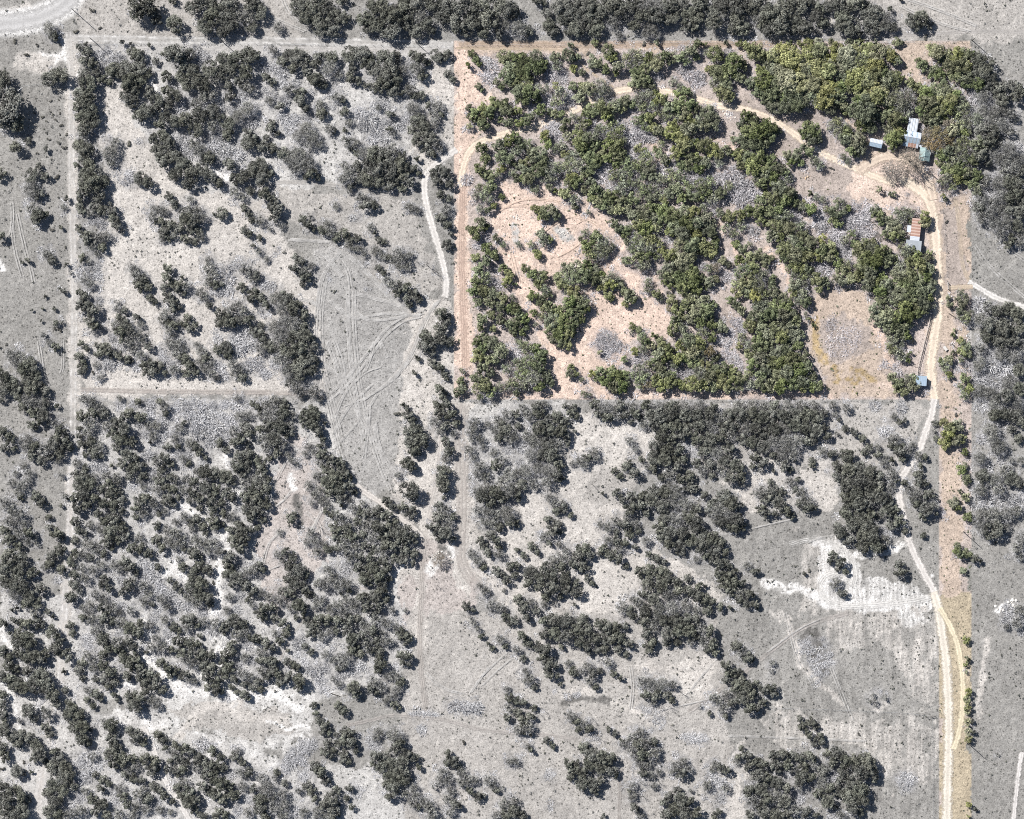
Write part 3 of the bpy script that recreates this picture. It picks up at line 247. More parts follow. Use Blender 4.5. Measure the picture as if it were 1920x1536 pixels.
78,62,4,d 82,67,4,d 90,66,5,d 98,64,5,d 106,60,5,d 114,62,6,d 122,62,6,h 88,74,5,d 96,72,5,d 100,77,4,d 104,68,6,d 112,72,6,d 120,70,6,h 130,70,6,h 138,74,5,d 114,80,6,d 122,82,6,h 132,80,6,d 110,88,5,d 118,92,6,d 128,92,6,d 138,86,7,d 144,94,6,d 118,100,5,d 126,102,5,d 134,98,6,d 142,102,6,d 150,96,6,d 156,100,5,d 152,106,6,d 160,107,4,d 112,96,4,d 128,108,3,d 138,112,3,h 146,110,4,d 124,108,2,d
144,64,4,d 150,70,5,d 158,66,6,d 164,70,6,d 170,72,4,d 154,76,6,h 162,78,6,h 168,82,6,d 158,84,6,d 166,88,6,d 172,88,4,d 148,76,4,d 152,82,4,h 160,62,4,d
186,62,5,h 190,66,5,d 186,74,4,d 190,78,4,d
66,86,3,h 72,88,4,h 78,84,4,h 84,86,5,d 78,92,3,d 88,92,5,d 86,80,4,h 92,86,4,h 78,98,4,d 84,100,4,d 72,98,4,h 94,91,3,d 100,98,4,h 68,104,4,d 74,108,5,d 80,112,5,d 85,117,3,d 66,108,3,d 80,104,4,h 92,103,3,d
28,66,4,h 32,70,4,h 38,74,4,d 44,79,3,d 34,76,4,d 27,82,4,d 34,86,4,d 30,90,5,d 36,92,3,d 24,95,4,h 28,100,3,d 38,70,3,h 2,84,4,d 4,86,3,d
4,105,3,d 9,109,3,d 15,102,4,d 19,107,3,d 3,117,4,d 2,124,4,d 35,101,3,h 40,105,3,h 50,104,4,d 56,104,5,d 50,110,5,d 58,108,4,d 46,116,5,d 54,118,5,d 56,126,4,d 60,130,3,d 38,110,5,h 30,114,5,h 36,118,5,d 24,118,5,d 14,122,6,d 22,126,6,d 30,124,6,d 40,126,6,d 12,130,5,d 20,132,5,d 30,134,6,d 40,134,5,d 48,136,5,d 26,140,4,d 36,140,3,d 48,130,4,d
5,142,4,d 8,148,5,d 14,144,3,h 18,150,4,d 24,146,3,h 32,145,2,h 47,146,2,d
102,108,3,d 108,112,4,d 114,114,3,d 96,122,5,d 104,120,5,d 112,122,6,d 118,126,5,d 124,130,4,d 102,130,6,d 112,132,6,d 98,138,5,d 106,142,6,d 116,138,6,h 124,136,5,d 132,126,4,d 140,132,4,d 145,132,2,d 132,136,5,d 138,140,5,d 144,142,5,d 150,144,4,d 156,148,4,d 82,148,5,h 88,150,4,d 94,144,5,h 100,150,6,d 110,150,6,h 120,148,6,h 130,146,5,h 138,150,4,h 146,150,4,d 163,148,2,d 90,142,3,h
150,112,4,d 156,114,5,d 162,116,4,d 154,122,5,d 160,124,5,d 166,122,4,d 158,130,5,d 166,130,5,d 172,130,4,d 164,136,5,d 172,138,5,h 178,138,5,d 176,145,4,d 182,146,4,d 170,142,4,d 176,117,3.5,h 182,121,4,d 184,149,2,d
@1440,768
4,4,6,d 12,5,6,d 20,4,6,d 28,4,6,d 36,6,6,d 42,3,4,d 4,14,6,d 12,14,6,h 20,12,6,d 28,14,6,d 36,16,6,d 42,14,4,d 44,20,4,d 4,24,6,h 12,24,6,h 20,24,6,h 28,24,5,d 34,24,4,d 10,32,6,h 18,33,5,h 4,34,4,d 20,38,2,d 53,8,2,d 50,4,3,h 58,14,3,g 64,17,4,d 51,18,2,h 40,31,4,h 46,34,3,d 48,32,3,d 33,38,3,d 33,42,3,d 44,46,2,b
94,5,3,h 98,9,3,d 102,8,2,d 88,16,5,b 94,22,5,h 98,28,5,d 92,26,4,d 104,30,5,h 100,36,4,d 108,27,3,h 112,34,4,h 117,36,3,d 114,42,3,d 98,32,5,d 70,22,4,d 76,28,3.5,d 72,32,3.5,d 82,28,3,h 82,34,4,d 88,36,3,h 92,38,2.5,d 86,40,3,h 94,48,3,d 92,50,5,h 96,53,3,d 92,58,4,h 102,55,3,d 90,44,3,h
125,10,3,d 124,16,2,h 126,22,3,d
52,42,5,d 58,34,6,d 60,40,5,d 52,50,5,d 60,46,6,d 68,44,6,d 76,46,6,d 82,50,5,d 58,56,6,d 68,54,6,d 76,56,6,d 84,56,4,d 58,64,5,d 66,62,6,d 76,62,6,d 82,60,5,d 60,70,6,d 68,70,6,d 76,70,5,d 84,66,6,d 90,68,5,d 88,76,6,d 94,76,5,d 98,84,5,d 92,86,5,d 102,91,3,d 58,78,6,d 68,80,6,d 76,78,5,d 62,86,6,d 72,86,6,d 80,88,4,h 86,92,4,b 70,94,6,d 78,96,6,d 86,98,5,h 54,92,6,d 52,88,4,d 60,98,5,d 70,102,6,d 80,102,6,d 86,104,4,d 94,92,4,b 82,80,4,h 76,90,6,d
112,48,4,d 114,54,5,d 118,56,3,d 106,60,4,h 112,64,5,h 120,64,5,d 110,70,5,d 118,74,6,d 124,72,4,h 116,80,4,d 126,78,2,d 108,66,4,h
4,46,2,d 12,42,5,d 16,45,3,d 8,38,4,h 2,54,3,d 3,60,5,d 10,62,4,d 8,70,6,d 14,76,5,d 18,80,3,d 16,54,4,h 20,60,3,d 22,52,3,d 24,62,4,h 28,68,5,h 30,74,5,d 35,74,3,d 24,70,4,d 5,78,3,d
48,110,5,d 54,114,5,d 46,114,3,d 58,121,3,d 52,119,3,d 50,130,5,h 55,137,4,d 98,116,4,d 98,122,5,d 104,121,2,d 27,123,2,d 31,121,1.5,s 116,94,3,d 90,97,1.5,s 8,121,1,s
132,10,4,y 136,14,5,y 142,12,5,g 134,20,5,y 140,22,5,y 145,22,4,g 132,25,5,g 141,4,1.5,s 147,32,3,d 144,45,4,g 148,52,4,d 147,42,3,g 139,70,5,g 142,74,3,d 148,66,4,g 149,80,4,g 144,62,2,g 142,102,3,g 144,108,4,d 149,108,4,g 146,121,3,g 141,106,3,d
155,112,4,d 159,114,2,d 130,76,3,b 129,80,2,b
170,4,6,d 178,4,6,d 186,5,6,d 190,10,5,d 182,14,4,d 188,22,4,d 166,15,6,h 168,22,6,h 172,28,6,h 160,22,4,b 158,36,6,h 164,42,6,b 160,50,6,d 168,52,6,h 158,60,6,h 172,60,5,h 176,46,5,h 182,52,6,d 188,54,5,d 182,38,3,h 189,38,4,h 180,45,4,h 156,70,5,b 164,70,6,b 172,68,6,b 182,68,6,b 190,66,5,b 160,78,6,h 168,80,7,h 178,78,6,h 186,76,5,h 160,88,6,h 168,90,7,d 176,88,5,h 165,94,4,d 156,84,4,h 190,96,6,h 186,104,5,h 188,110,4,h 180,150,5,b 188,150,5,h
@0,1152
3,6,5,d 10,4,2.5,d 16,6,4,d 22,6,5,d 30,7,5,d 27,2,3,d 40,1,2,d 15,14,5,d 14,20,6,d 22,19,7,d 8,14,2,d 40,13,6,d 45,19,5,d 42,26,5,d 46,30,3,d 53,8,4,d 55,14,3.5,d 50,28,4,d 52,33,4,d 13,29,4,d 20,31,6,d 27,31,6,d 32,33,5,d 35,29,4,d 3,27,5,d 7,32,4,d 7,38,5,d 12,41,4,d 21,42,4,d 2,46,5,d 12,52,7,d 18,55,6,d 8,48,5,d 32,46,7,d 28,52,7,d 37,52,6,d 40,60,6,d 36,57,5,d 43,66,4,d 49,57,3.5,d 48,42,2.5,d
2,60,4,d 3,67,4,d 2,74,5,d 4,80,3,d 22,72,6,d 26,77,4,d 36,74,5,h 33,71,3,d 15,79,2.5,h 35,85,4.5,d 38,90,3.5,d 4,86,6,d 10,91,6,d 18,90,5,d 24,92,5,d 14,97,4,d 28,98,6,d 31,104,6,d 26,107,4,d 34,110,3,d 2,98,5,d 4,106,5,d 13,117,6,d 18,119,3,d 24,118,2,d 18,111,1.5,s 2,116,2,s
4,134,8,d 14,134,7,d 6,146,8,d 18,146,7,d 20,138,4,d 12,150,6,d 2,128,4,d
52,66,4,d 54,72,7,d 60,76,6,d 56,84,6,d 63,84,6,d 62,92,6,d 66,96,4,d 50,76,4,d 68,86,3,d 84,82,6,d 86,87,4,h 78,80,3,h
42,102,4.5,d 45,108,6,d 40,114,5,d 50,114,6,d 44,121,7,d 52,121,6,d 40,128,6,d 48,130,6,d 36,134,4,d 42,140,6,d 38,147,6,d 45,150,5,d 56,128,4,d 46,138,4,d
63,2,4,d 70,4,5,h 78,3,5,d 84,5,4,d 72,12,5,h 92,6,5,h 98,10,6,d 104,14,5,d 106,6,4,d 66,18,4,b 66,24,4,b 78,18,6,d 82,24,5,d 74,14,4,h 88,20,5,h 78,30,4,d 96,20,5,d 100,24,4,d 90,26,5,d 94,32,5,d 102,32,5,d 98,38,5,d 104,38,4,d 90,14,4,b 66,30,4,h 62,36,4,d 70,34,4,h 60,42,4,d 62,48,3,d 70,40,4,h 78,38,5,d 84,42,5,d 80,48,5,d 86,50,4,d 72,48,3,d 82,54,4,d 96,46,5,d 90,40,3,b 66,56,4,h 72,60,4,d 76,62,3,d 66,64,3,d 70,68,3,d 86,60,3,d 88,64,2.5,d 68,46,3,b
106,44,5,d 112,44,5,d 118,48,5,d 108,50,5,d 116,54,5,d 122,56,4,d 104,48,3,d 98,60,5,d 104,62,6,d 102,68,6,d 109,58,4,d 114,64,4,h 118,68,4,h 98,65,3,d
112,8,4,h 116,3,4,b 124,4,4,h 130,9,4,d 134,12,3,d 138,4,4,d 144,4,5,d 126,14,4,b 140,10,4,h 148,8,3,d 152,5,4,h 118,18,4,h 114,24,4,h 122,24,5,h 128,26,3,d 110,28,2,d 134,20,5,d 142,20,5,d 148,22,4,d 150,16,3,d 136,28,5,d 144,28,5,d 152,30,6,d 158,30,5,d 146,36,5,h 140,34,4,h 154,38,5,d 160,40,5,d 140,44,4,d 146,50,3,h 121,36,4,d 126,40,5,d 132,42,4,d 128,46,3,d 136,46,3,d 142,48,3,h 156,46,5,d 162,50,5,d 163,57,4,d 157,54,4,d 166,58,3,d
162,6,5,h 170,8,4,d 176,4,6,d 182,6,5,d 168,12,4,d 160,12,4,b 174,22,4.5,d 178,14,5,h 184,14,5,h 190,18,5,d 186,24,5,b 170,30,5,d 174,28,4,d 168,36,4,d 172,40,5,d 178,38,4,b 184,32,4,h 190,34,4,b 168,44,5,d 176,48,4,d 182,44,5,h 188,46,4,h 184,52,4,d 190,54,4,d 174,54,3,d 178,58,3,d 184,60,4,d 187,63,2,d 170,62,3,b
98,87,4,d 103,90,5,d 108,95,4,d 100,94,3,h 119,90,4,d 122,94,4,d 124,100,3,d 127,94,2,h 84,94,5,d 88,98,5,d 84,104,6,d 90,106,6,d 86,112,5,d 94,110,5,d 100,108,4,d 102,114,4,h 98,116,4,h 94,120,4,d 100,122,4,d 106,124,4,d 92,117,3,h 110,108,5,d 116,110,5,d 114,116,5,d 118,115,3,d
58,112,4,b 64,108,5,b 70,106,4,h 66,116,5,b 60,122,5,b 74,114,4,b 72,120,3,d 78,110,3,b 78,124,4,d 82,126,3,d 76,130,4,d 66,124,4,b 64,132,4,h 60,138,4,b 70,138,5,d 76,142,6,d 72,148,4,d 80,150,4,d 62,146,4,h 56,148,4,h 52,142,4,b 50,150,4,h 84,132,4,b 90,130,4,h 92,136,4,d 96,142,4,d 86,140,4,b 104,134,5,h 110,138,5,d 108,130,3,h 102,144,4,h 110,146,4,h 100,150,4,h 90,150,5,h 116,128,4,d 120,132,4,d 124,136,4,d 130,140,3,d 118,140,4,b 120,146,4,h 128,148,3,h
132,98,4,d 138,100,5,d 144,102,4,d 130,104,4,h 134,108,4,d 140,110,4,d 128,110,3,d 126,116,4,d 132,116,4,d 138,116,4,d 134,120,3,d 152,98,5,b 160,102,5,d 166,106,4,d 150,108,5,d 156,112,5,d 162,114,5,d 148,114,4,h 154,120,5,d 160,122,5,d 152,128,5,d 168,114,4,d 172,120,4,b 176,106,4,d 182,110,4,d 178,102,3,h 186,118,4,d 180,118,4,h 166,126,6,d 172,128,5,d 162,134,5,d 168,138,5,d 176,134,5,d 158,132,4,d 182,128,4,h 184,138,4,b 138,126,5,h 134,130,4,d 142,132,5,d 136,136,4,d 142,140,6,d 148,138,4,d 146,146,4,d 152,150,4,d 164,148,5,d 170,150,4,d 162,152,4,d 178,146,4,b 186,148,4,h 190,140,4,b 190,130,4,d
@480,1152
6,2,4,d 14,3,4,d 20,6,4,d 24,10,3,d 30,2,3,d 36,2,2,d 14,14,3,h 22,14,4,d 18,20,4,d 2,18,4,d 8,22,5,d 12,24,4,d 4,28,5,h 4,34,5,d 10,34,5,d 14,36,4,d 12,42,5,d 4,42,4,h 8,46,4,d 2,50,4,d 4,56,3,d 16,44,4.5,d 20,48,5,d 25,46,4,d 17,52,3,d 33,49,6,d 32,54,4,d 24,35,3.5,d 28,38,3.5,d 24,27,2,d 32,40,3,d 37,24,3,d 41,28,3,d
40,6,5,d 44,12,5,d 48,4,5,d 54,4,5,d 62,4,5,d 40,14,4,d 56,12,4,h 50,16,4,h 60,12,4,d 70,4,5,d 76,3,4,d 82,8,5,h 90,4,5,h 98,6,5,h 68,12,5,d 72,18,6,d 80,16,5,d 88,12,5,d 94,14,4,h 74,24,5,d 78,30,4,d 84,22,5,h 90,20,4,d 96,20,4,h 86,26,4,d 92,28,4.5,d 94,32,3,d 70,30,4,h 64,32,4,h 58,34,4,h 66,36,5,h 62,40,3,d 66,40,3,d 72,26,4,d 100,20,4,h 102,26,3,b 106,10,4,h 110,14,5,d 114,18,4,d 108,18,3,h 112,22,2,d
93,36,6,d 92,42,4,d 88,50,5,h 86,55,4,d 94,54,4,h 90,58,3,d 98,46,3,h 104,46,5,h 108,50,4,d 106,56,4,h 104,60,4,h 100,62,3,h 97,65,3,h 104,68,4,d 108,70,2,d 108,30,4,d 113,31,5,d 114,37,3,d 110,36,3,d
74,54,5.5,d 70,56,4,h 76,60,4,d 58,48,3,h 62,52,3,h 62,68,4,d 65,72,4,d 50,56,3,b 54,60,2,b
32,22,5,b 30,30,4,b 36,36,4,b 40,42,5,b 46,44,5,b 52,40,4,b 48,50,4,b 70,42,5,b 78,38,5,b 64,46,4,b 52,30,4,h 48,24,3,b 56,26,3,b
43,68,3,d 45,74,3,d 48,79,4,d 52,84,4,d 55,88,3,d 54,81,2,d 50,88,3,d
66,87,4,d 70,90,5,d 66,94,5,d 72,96,5,d 75,102,3,d 62,96,4,d 54,96,4,d 52,102,4,d 58,102,3,d 56,106,3,d 66,104,4,d 65,109,4,d 69,110,3,d 60,90,3,h
92,88,4,h 90,92,3,h 104,90,6,h 108,96,5,d 104,100,5,d 112,104,5,d 118,106,5,d 110,110,6,d 122,114,3,d 96,106,5,y 90,106,6,d 94,114,6,d 102,112,6,d 88,112,3,d 106,118,5,d 112,118,5,d 100,122,6,d 108,124,6,d 104,130,6,d 98,128,4,d 100,136,4,d 114,124,4,d 118,130,4,h 120,136,4,h 112,134,4,h 118,142,4,h 122,144,3,d 108,138,3,b
144,104,4,d 148,110,5,d 144,110,4,d 152,114,3,d 140,118,4,h 138,124,4,h 144,124,4,h 134,128,2.5,h 154,118,4,h 158,124,5,h 164,124,4,h 160,132,4,d 166,136,4,d 170,136,3,d 154,126,4,h 146,132,4,h 144,138,4,h 150,142,5,d 146,148,4,h 130,144,5,h 132,150,5,h 126,140,4,h 174,124,4,h 178,128,4,h 180,132,3,d 184,130,2,h 186,142,5,h 188,150,6,d 180,150,4,h
88,98,4,b 84,94,3,b 36,100,4,b 30,104,5,b 26,110,5,b 22,116,4,b 42,98,4,b 34,110,4,b 
16,118,3,d 22,126,3,d 14,122,3,h 4,122,4,h 8,130,6,h 4,138,6,d 12,136,5,h 20,134,5,h 14,144,5,h 22,142,5,h 4,146,5,d 8,152,5,d 20,150,5,h 28,148,5,b 36,148,4,h 44,114,5,d 48,118,5,d 52,124,4,d 38,128,4,d 42,132,4,d 44,138,3,d 36,122,4,b 32,132,3,h 56,138,6,d 52,142,5,d 58,146,5,d 60,132,4,d 62,142,2,d 62,150,2,d 70,130,4,d 68,137,3,d 72,144,3,d 76,136,3,b 76,130,3,b 46,150,5,h 52,150,4,h 58,152,4,d 46,146,4,h
161,2,2,h 163,6,3,h 166,10,2.5,h 169,16,3,d 174,22,2,d 177,25,3,d 183,18,4,h 187,24,3,d 187,2,4,d 190,6,3,d 188,56,3,h 190,62,4,d 190,70,4,h 188,77,4,d 190,110,3,h
150,68,5,b 158,70,5,b 166,70,5,b 145,68,2,b 118,75,2,b 126,74,2,b 134,75,2,b 124,86,4,b 156,96,2,s 128,70,1,s 120,71,1,s
@960,1152
2,4,4,d 11,2,4,d 24,4,5,d 32,4,6,d 40,4,6,d 48,4,4,h 54,4,5,d 24,14,5,d 32,14,6,d 40,16,6,d 48,12,6,d 56,12,6,d 50,20,5,d 56,22,5,d 62,18,5,d 66,6,5,d 72,10,5,d 78,10,5,d 84,9,4,d 70,18,5,d 76,18,5,d 82,18,5,d 88,22,4,d 80,26,4,d 70,26,4,d 86,30,3,d 58,28,3,d 37,24,3,d 64,26,4,d 86,7,1.5,d
90,0,4,d 98,4,5,d 106,4,5,h 114,4,6,d 122,4,6,d 130,4,6,d 138,3,5,d 100,14,5,d 106,10,4,h 116,14,6,d 124,12,6,d 132,12,6,d 102,24,5,d 106,20,4,d 116,20,4,d 124,20,4,d 134,20,4,h 142,10,5,h 148,12,5,d 144,20,5,h 150,22,5,d 152,28,4,d 146,26,4,d 138,16,4,d
8,16,5,d 12,22,4,d 3,26,3.5,h 8,33,3,d 20,24,5,d 26,26,5,d 22,32,4,d 28,34,4,d 26,38,5,d 32,38,4,d 28,44,4.5,d 34,46,3,d 36,52,2,d 10,42,3,h 12,48,5,h 17,54,3,d 42,36,3,h 45,42,4,d 48,44,3,d 56,38,4,h 60,44,4,d 58,50,4,h 62,54,3,d 66,42,3,d 52,42,3,h 67,34,4,n 72,36,4,h 76,44,3,d 81,47,2.5,d
97,50,5,h 104,52,6,h 112,52,6,h 120,52,4,h 100,60,5,d 108,60,5,d 116,60,4,d 120,64,3,d 106,66,3,h 126,58,4,n 118,69,3,n 122,55,3,n 112,70,3,n
168,24,5,d 172,28,5,h 176,32,5,d 180,34,3,d 160,38,5,d 164,44,5,d 170,44,4,d 160,48,4,d 168,54,6,d 176,54,6,d 172,62,6,d 180,60,5,d 188,56,5,d 178,70,5,d 184,70,4,d 160,60,4,h 154,64,4,h 158,70,5,h 150,62,4,h 164,66,4,d 160,76,3,d 188,66,4,d 183,52,3,d 141,69,2,h 148,74,2.5,d 172,50,5,d
3,64,4,d 8,66,4,d 4,74,4,d 8,80,5,d 4,86,4,h 12,84,5,h 14,76,4,d 8,88,3,d 16,70,3,d 22,70,2.5,n 20,74,2.5,n 14,90,2,d
44,76,4,h 40,78,3,n 48,80,4,d 54,82,4,h 50,86,3,d 58,86,4,d 62,90,3,n 66,93,2.5,n 60,78,3,n
72,86,2.5,d 77,89,3,d 82,94,2,d 26,94,3,d 30,98,3.5,d 12,99,3,h 14,101,2.5,d 2,110,4,h 6,113,2.5,n
84,96,4,h 90,92,5,h 96,88,4,h 94,96,5,d 100,96,5,h 106,96,4,d 90,102,5,h 98,104,5,d 106,104,5,h 110,102,3,h 96,110,5,h 102,112,4,h 108,110,4,n 98,118,4,d 104,120,4,h 110,118,3,h 106,128,3,h 110,126,3,n 100,112,3,h
54,100,5,d 60,104,6,d 68,106,6,d 74,108,5,d 58,112,6,d 66,114,6,d 74,116,5,d 78,120,3,d 42,112,5,d 48,112,4,d 46,118,5,d 52,118,5,d 52,126,6,d 60,126,6,d 66,124,4,d 62,132,4,d 44,122,3,d 56,98,3,d
122,112,4,h 128,110,4,h 126,118,5,d 132,116,4,h 120,117,3,h 152,112,3,h 156,114,4,d 160,116,4,d 150,116,3,h 172,100,3,d 170,106,4,d 176,106,5,d 182,110,5,d 176,114,4,d 188,112,5,d 168,110,3,h 174,118,3,n 184,120,6,d 190,122,5,d 178,124,4,n 186,130,6,d 178,132,5,d 190,138,5,d 180,140,5,h 188,148,6,d 178,150,5,d 184,142,4,d
150,122,5,b 156,126,5,b 160,130,4,h 150,132,4,b 146,128,4,h 156,138,4,b 158,144,3,n 154,148,4,d 152,152,3,d
90,128,4,h 96,126,4,n 90,136,4,h 92,144,5,d 98,136,4,n 96,150,4,h 88,132,2,d 68,151,2.5,d
124,132,4,d 118,136,4,d 126,138,6,d 132,140,5,d 114,140,4,d 122,146,6,d 130,148,6,d 138,148,5,d 116,150,5,d 134,132,2,h
2,140,4,h 4,148,5,d 7,152,4,d 0,145,4,d 27,122,3,b 31,120,2,b 28,145,2,b 130,91,2.5,b 135,93,2.5,b 140,94,3,b 145,94,2,b 102,72,3,b 108,80,3,b 98,70,2,b 112,84,2,b 32,58,2,b 40,60,2,b 50,60,2,b
@1440,1152
2,54,4,d 4,59,4,d 23,78,3,d 26,84,4,d 32,80,4,d 36,84,3,d 30,90,4,d 38,92,4,d 34,96,3,d 40,96,3,d
4,106,5,d 12,104,5,d 18,106,4,d 6,114,5,d 14,112,5,d 24,106,5,d 32,106,5,d 26,114,5,d 34,112,4,h 44,104,4,d 52,104,6,d 58,110,6,d 48,110,5,d 56,118,5,d 44,114,5,h 24,122,6,d 32,122,5,d 14,120,4,b 18,116,4,h 40,118,5,d 40,126,6,h 48,122,4,b 46,130,5,d 38,134,5,d 44,140,6,d 28,130,4,b 24,138,4,b 22,128,4,h 6,126,6,d 14,130,5,d 4,136,6,h 12,140,6,d 20,146,5,h 6,150,6,d 14,150,5,d 28,148,5,d 36,150,3,d 52,132,5,d 54,124,4,d
66,108,5,d 74,110,7,d 70,118,7,d 78,118,6,d 68,112,7,d 80,124,3,d 62,126,6,d 68,130,7,d 60,136,7,d 70,138,6,d 62,144,6,d 68,148,4,d 50,144,3,d 54,150,4,h
102,122,4,b 106,126,3.5,b 98,124,3,b 107,119,2,n 104,130,3,b
78,60,2,h 80,66,2.5,h 88,62,2.5,h 84,58,2,b 75,64,2,h
3,36,3,h 2,42,2,h
30,22,2.5,b 26,28,2.5,b 34,26,3,b 42,24,2.5,b 46,30,3,b 32,34,3,b 38,32,3,b 42,38,3,b 38,44,3,b 44,44,2.5,b 48,36,2.5,b 35,40,2.5,b 27,20,2,b 41,18,2,b 37,50,2,b
68,90,1.5,s 172,105,1.5,h
148,19,3,y 149,33,2.5,g 148,37,2,g 149,43,1.5,h 150,58,3,y 149,63,3,y 149,69,3,y 149,73,2.5,y 150,81,3,y 150,88,3,y 150,93,3,y 153,80,2,d 154,88,2,d 150,142,2.5,y 155,146,2,d 150,151,1.5,y
180,4,5,b 186,6,5,h 190,12,4,b 178,9,3,h
'''

# ------------------------------------------------------------------ helpers
def lin(c):
    return tuple(((v/255.0)/12.92 if v/255.0 <= 0.04045 else ((v/255.0+0.055)/1.055)**2.4) for v in c)

def tag(o, label=None, cat=None, group=None, kind=None):
    if label: o['label'] = label
    if cat: o['category'] = cat
    if group: o['group'] = group
    if kind: o['kind'] = kind
    return o

def empty(name, loc, rz=0.0):
    o = bpy.data.objects.new(name, None); C.objects.link(o)
    o.location = loc; o.rotation_euler = (0, 0, rz); o.empty_display_size = 0.5
    return o

class MB:
    """collects polygons for one mesh"""
    def __init__(self): self.v = []; self.f = []; self.a = []
    def poly(self, pts, a=0.5):
        n = len(self.v); self.v.extend([tuple(p) for p in pts]); self.f.append(tuple(range(n, n+len(pts)))); self.a.append(a)
    def box(self, x0, x1, y0, y1, z0, z1, a=0.5):
        n = len(self.v)
        self.v += [(x0,y0,z0),(x1,y0,z0),(x1,y1,z0),(x0,y1,z0),(x0,y0,z1),(x1,y0,z1),(x1,y1,z1),(x0,y1,z1)]
        for q in ((3,2,1,0),(4,5,6,7),(0,1,5,4),(1,2,6,5),(2,3,7,6),(3,0,4,7)):
            self.f.append(tuple(n+i for i in q)); self.a.append(a)
    def tube(self, p, q, r0, r1, n=5, a=0.5):
        p = Vector(p); q = Vector(q); d = (q-p)
        if d.length < 1e-5: return
        d.normalize(); u = d.orthogonal().normalized(); w = d.cross(u); b = len(self.v)
        for c, r in ((p, r0), (q, r1)):
            for i in range(n):
                t = 2*math.pi*i/n; self.v.append(tuple(c + (u*math.cos(t)+w*math.sin(t))*r))
        for i in range(n):
            j = (i+1) % n; self.f.append((b+i, b+j, b+n+j, b+n+i)); self.a.append(a)
        self.f.append(tuple(b+n+i for i in range(n))); self.a.append(a)
        self.f.append(tuple(b+i for i in reversed(range(n)))); self.a.append(a)
    def mesh(self, name, mats, mi=None):
        me = bpy.data.meshes.new(name)
        me.from_pydata(self.v, [], self.f)
        at = me.attributes.new('v', 'FLOAT', 'FACE'); at.data.foreach_set('value', np.array(self.a, np.float32))
        for m in (mats if isinstance(mats, (list, tuple)) else [mats]): me.materials.append(m)
        if mi is not None: me.polygons.foreach_set('material_index', np.array(mi, np.int32))
        me.update(); return me
    def build(self, name, mats, parent=None, loc=None, rz=0.0):
        o = bpy.data.objects.new(name, self.mesh(name, mats)); C.objects.link(o)
        if parent: o.parent = parent
        if loc is not None: o.location = loc
        if rz: o.rotation_euler = (0, 0, rz)
        return o

# ------------------------------------------------------------------ materials
def newmat(name, rough=0.9, spec=0.1, metal=0.0):
    m = bpy.data.materials.new(name); m.use_nodes = True
    b = m.node_tree.nodes['Principled BSDF']
    b.inputs['Roughness'].default_value = rough; b.inputs['Specular IOR Level'].default_value = spec
    b.inputs['Metallic'].default_value = metal
    return m, m.node_tree.nodes, m.node_tree.links, b

def leaf_mat(name, dark, light, hue_j=0.03, vj=0.35):
    """dark/light: base colours; every leaf clump has its own value, each plant its own shade"""
    m, n, l, b = newmat(name, 0.8, 0.12)
    at = n.new('ShaderNodeAttribute'); at.attribute_name = 'v'
    mix = n.new('ShaderNodeMix'); mix.data_type = 'RGBA'
    mix.inputs[6].default_value = (*dark, 1); mix.inputs[7].default_value = (*light, 1)
    l.new(at.outputs['Fac'], mix.inputs[0])
    oi = n.new('ShaderNodeObjectInfo')
    hs = n.new('ShaderNodeHueSaturation')
    mr = n.new('ShaderNodeMapRange'); mr.inputs[3].default_value = 1-vj; mr.inputs[4].default_value = 1+vj
    l.new(oi.outputs['Random'], mr.inputs[0]); l.new(mr.outputs[0], hs.inputs['Value'])
    ml = n.new('ShaderNodeMath'); ml.operation = 'MULTIPLY'; ml.inputs[1].default_value = 7.31
    fr = n.new('ShaderNodeMath'); fr.operation = 'FRACT'
    mh = n.new('ShaderNodeMapRange'); mh.inputs[3].default_value = 0.5-hue_j; mh.inputs[4].default_value = 0.5+hue_j*0.6
    l.new(oi.outputs['Random'], ml.inputs[0]); l.new(ml.outputs[0], fr.inputs[0]); l.new(fr.outputs[0], mh.inputs[0])
    l.new(mh.outputs[0], hs.inputs['Hue'])
    m3 = n.new('ShaderNodeMath'); m3.operation = 'MULTIPLY'; m3.inputs[1].default_value = 23.7
    f3_ = n.new('ShaderNodeMath'); f3_.operation = 'FRACT'; r3 = n.new('ShaderNodeMapRange'); r3.inputs[3].default_value = 0.55; r3.inputs[4].default_value = 1.2
    l.new(oi.outputs['Random'], m3.inputs[0]); l.new(m3.outputs[0], f3_.inputs[0]); l.new(f3_.outputs[0], r3.inputs[0]); l.new(r3.outputs[0], hs.inputs['Saturation'])
    l.new(mix.outputs[2], hs.inputs['Color']); l.new(hs.outputs[0], b.inputs['Base Color'])
    return m

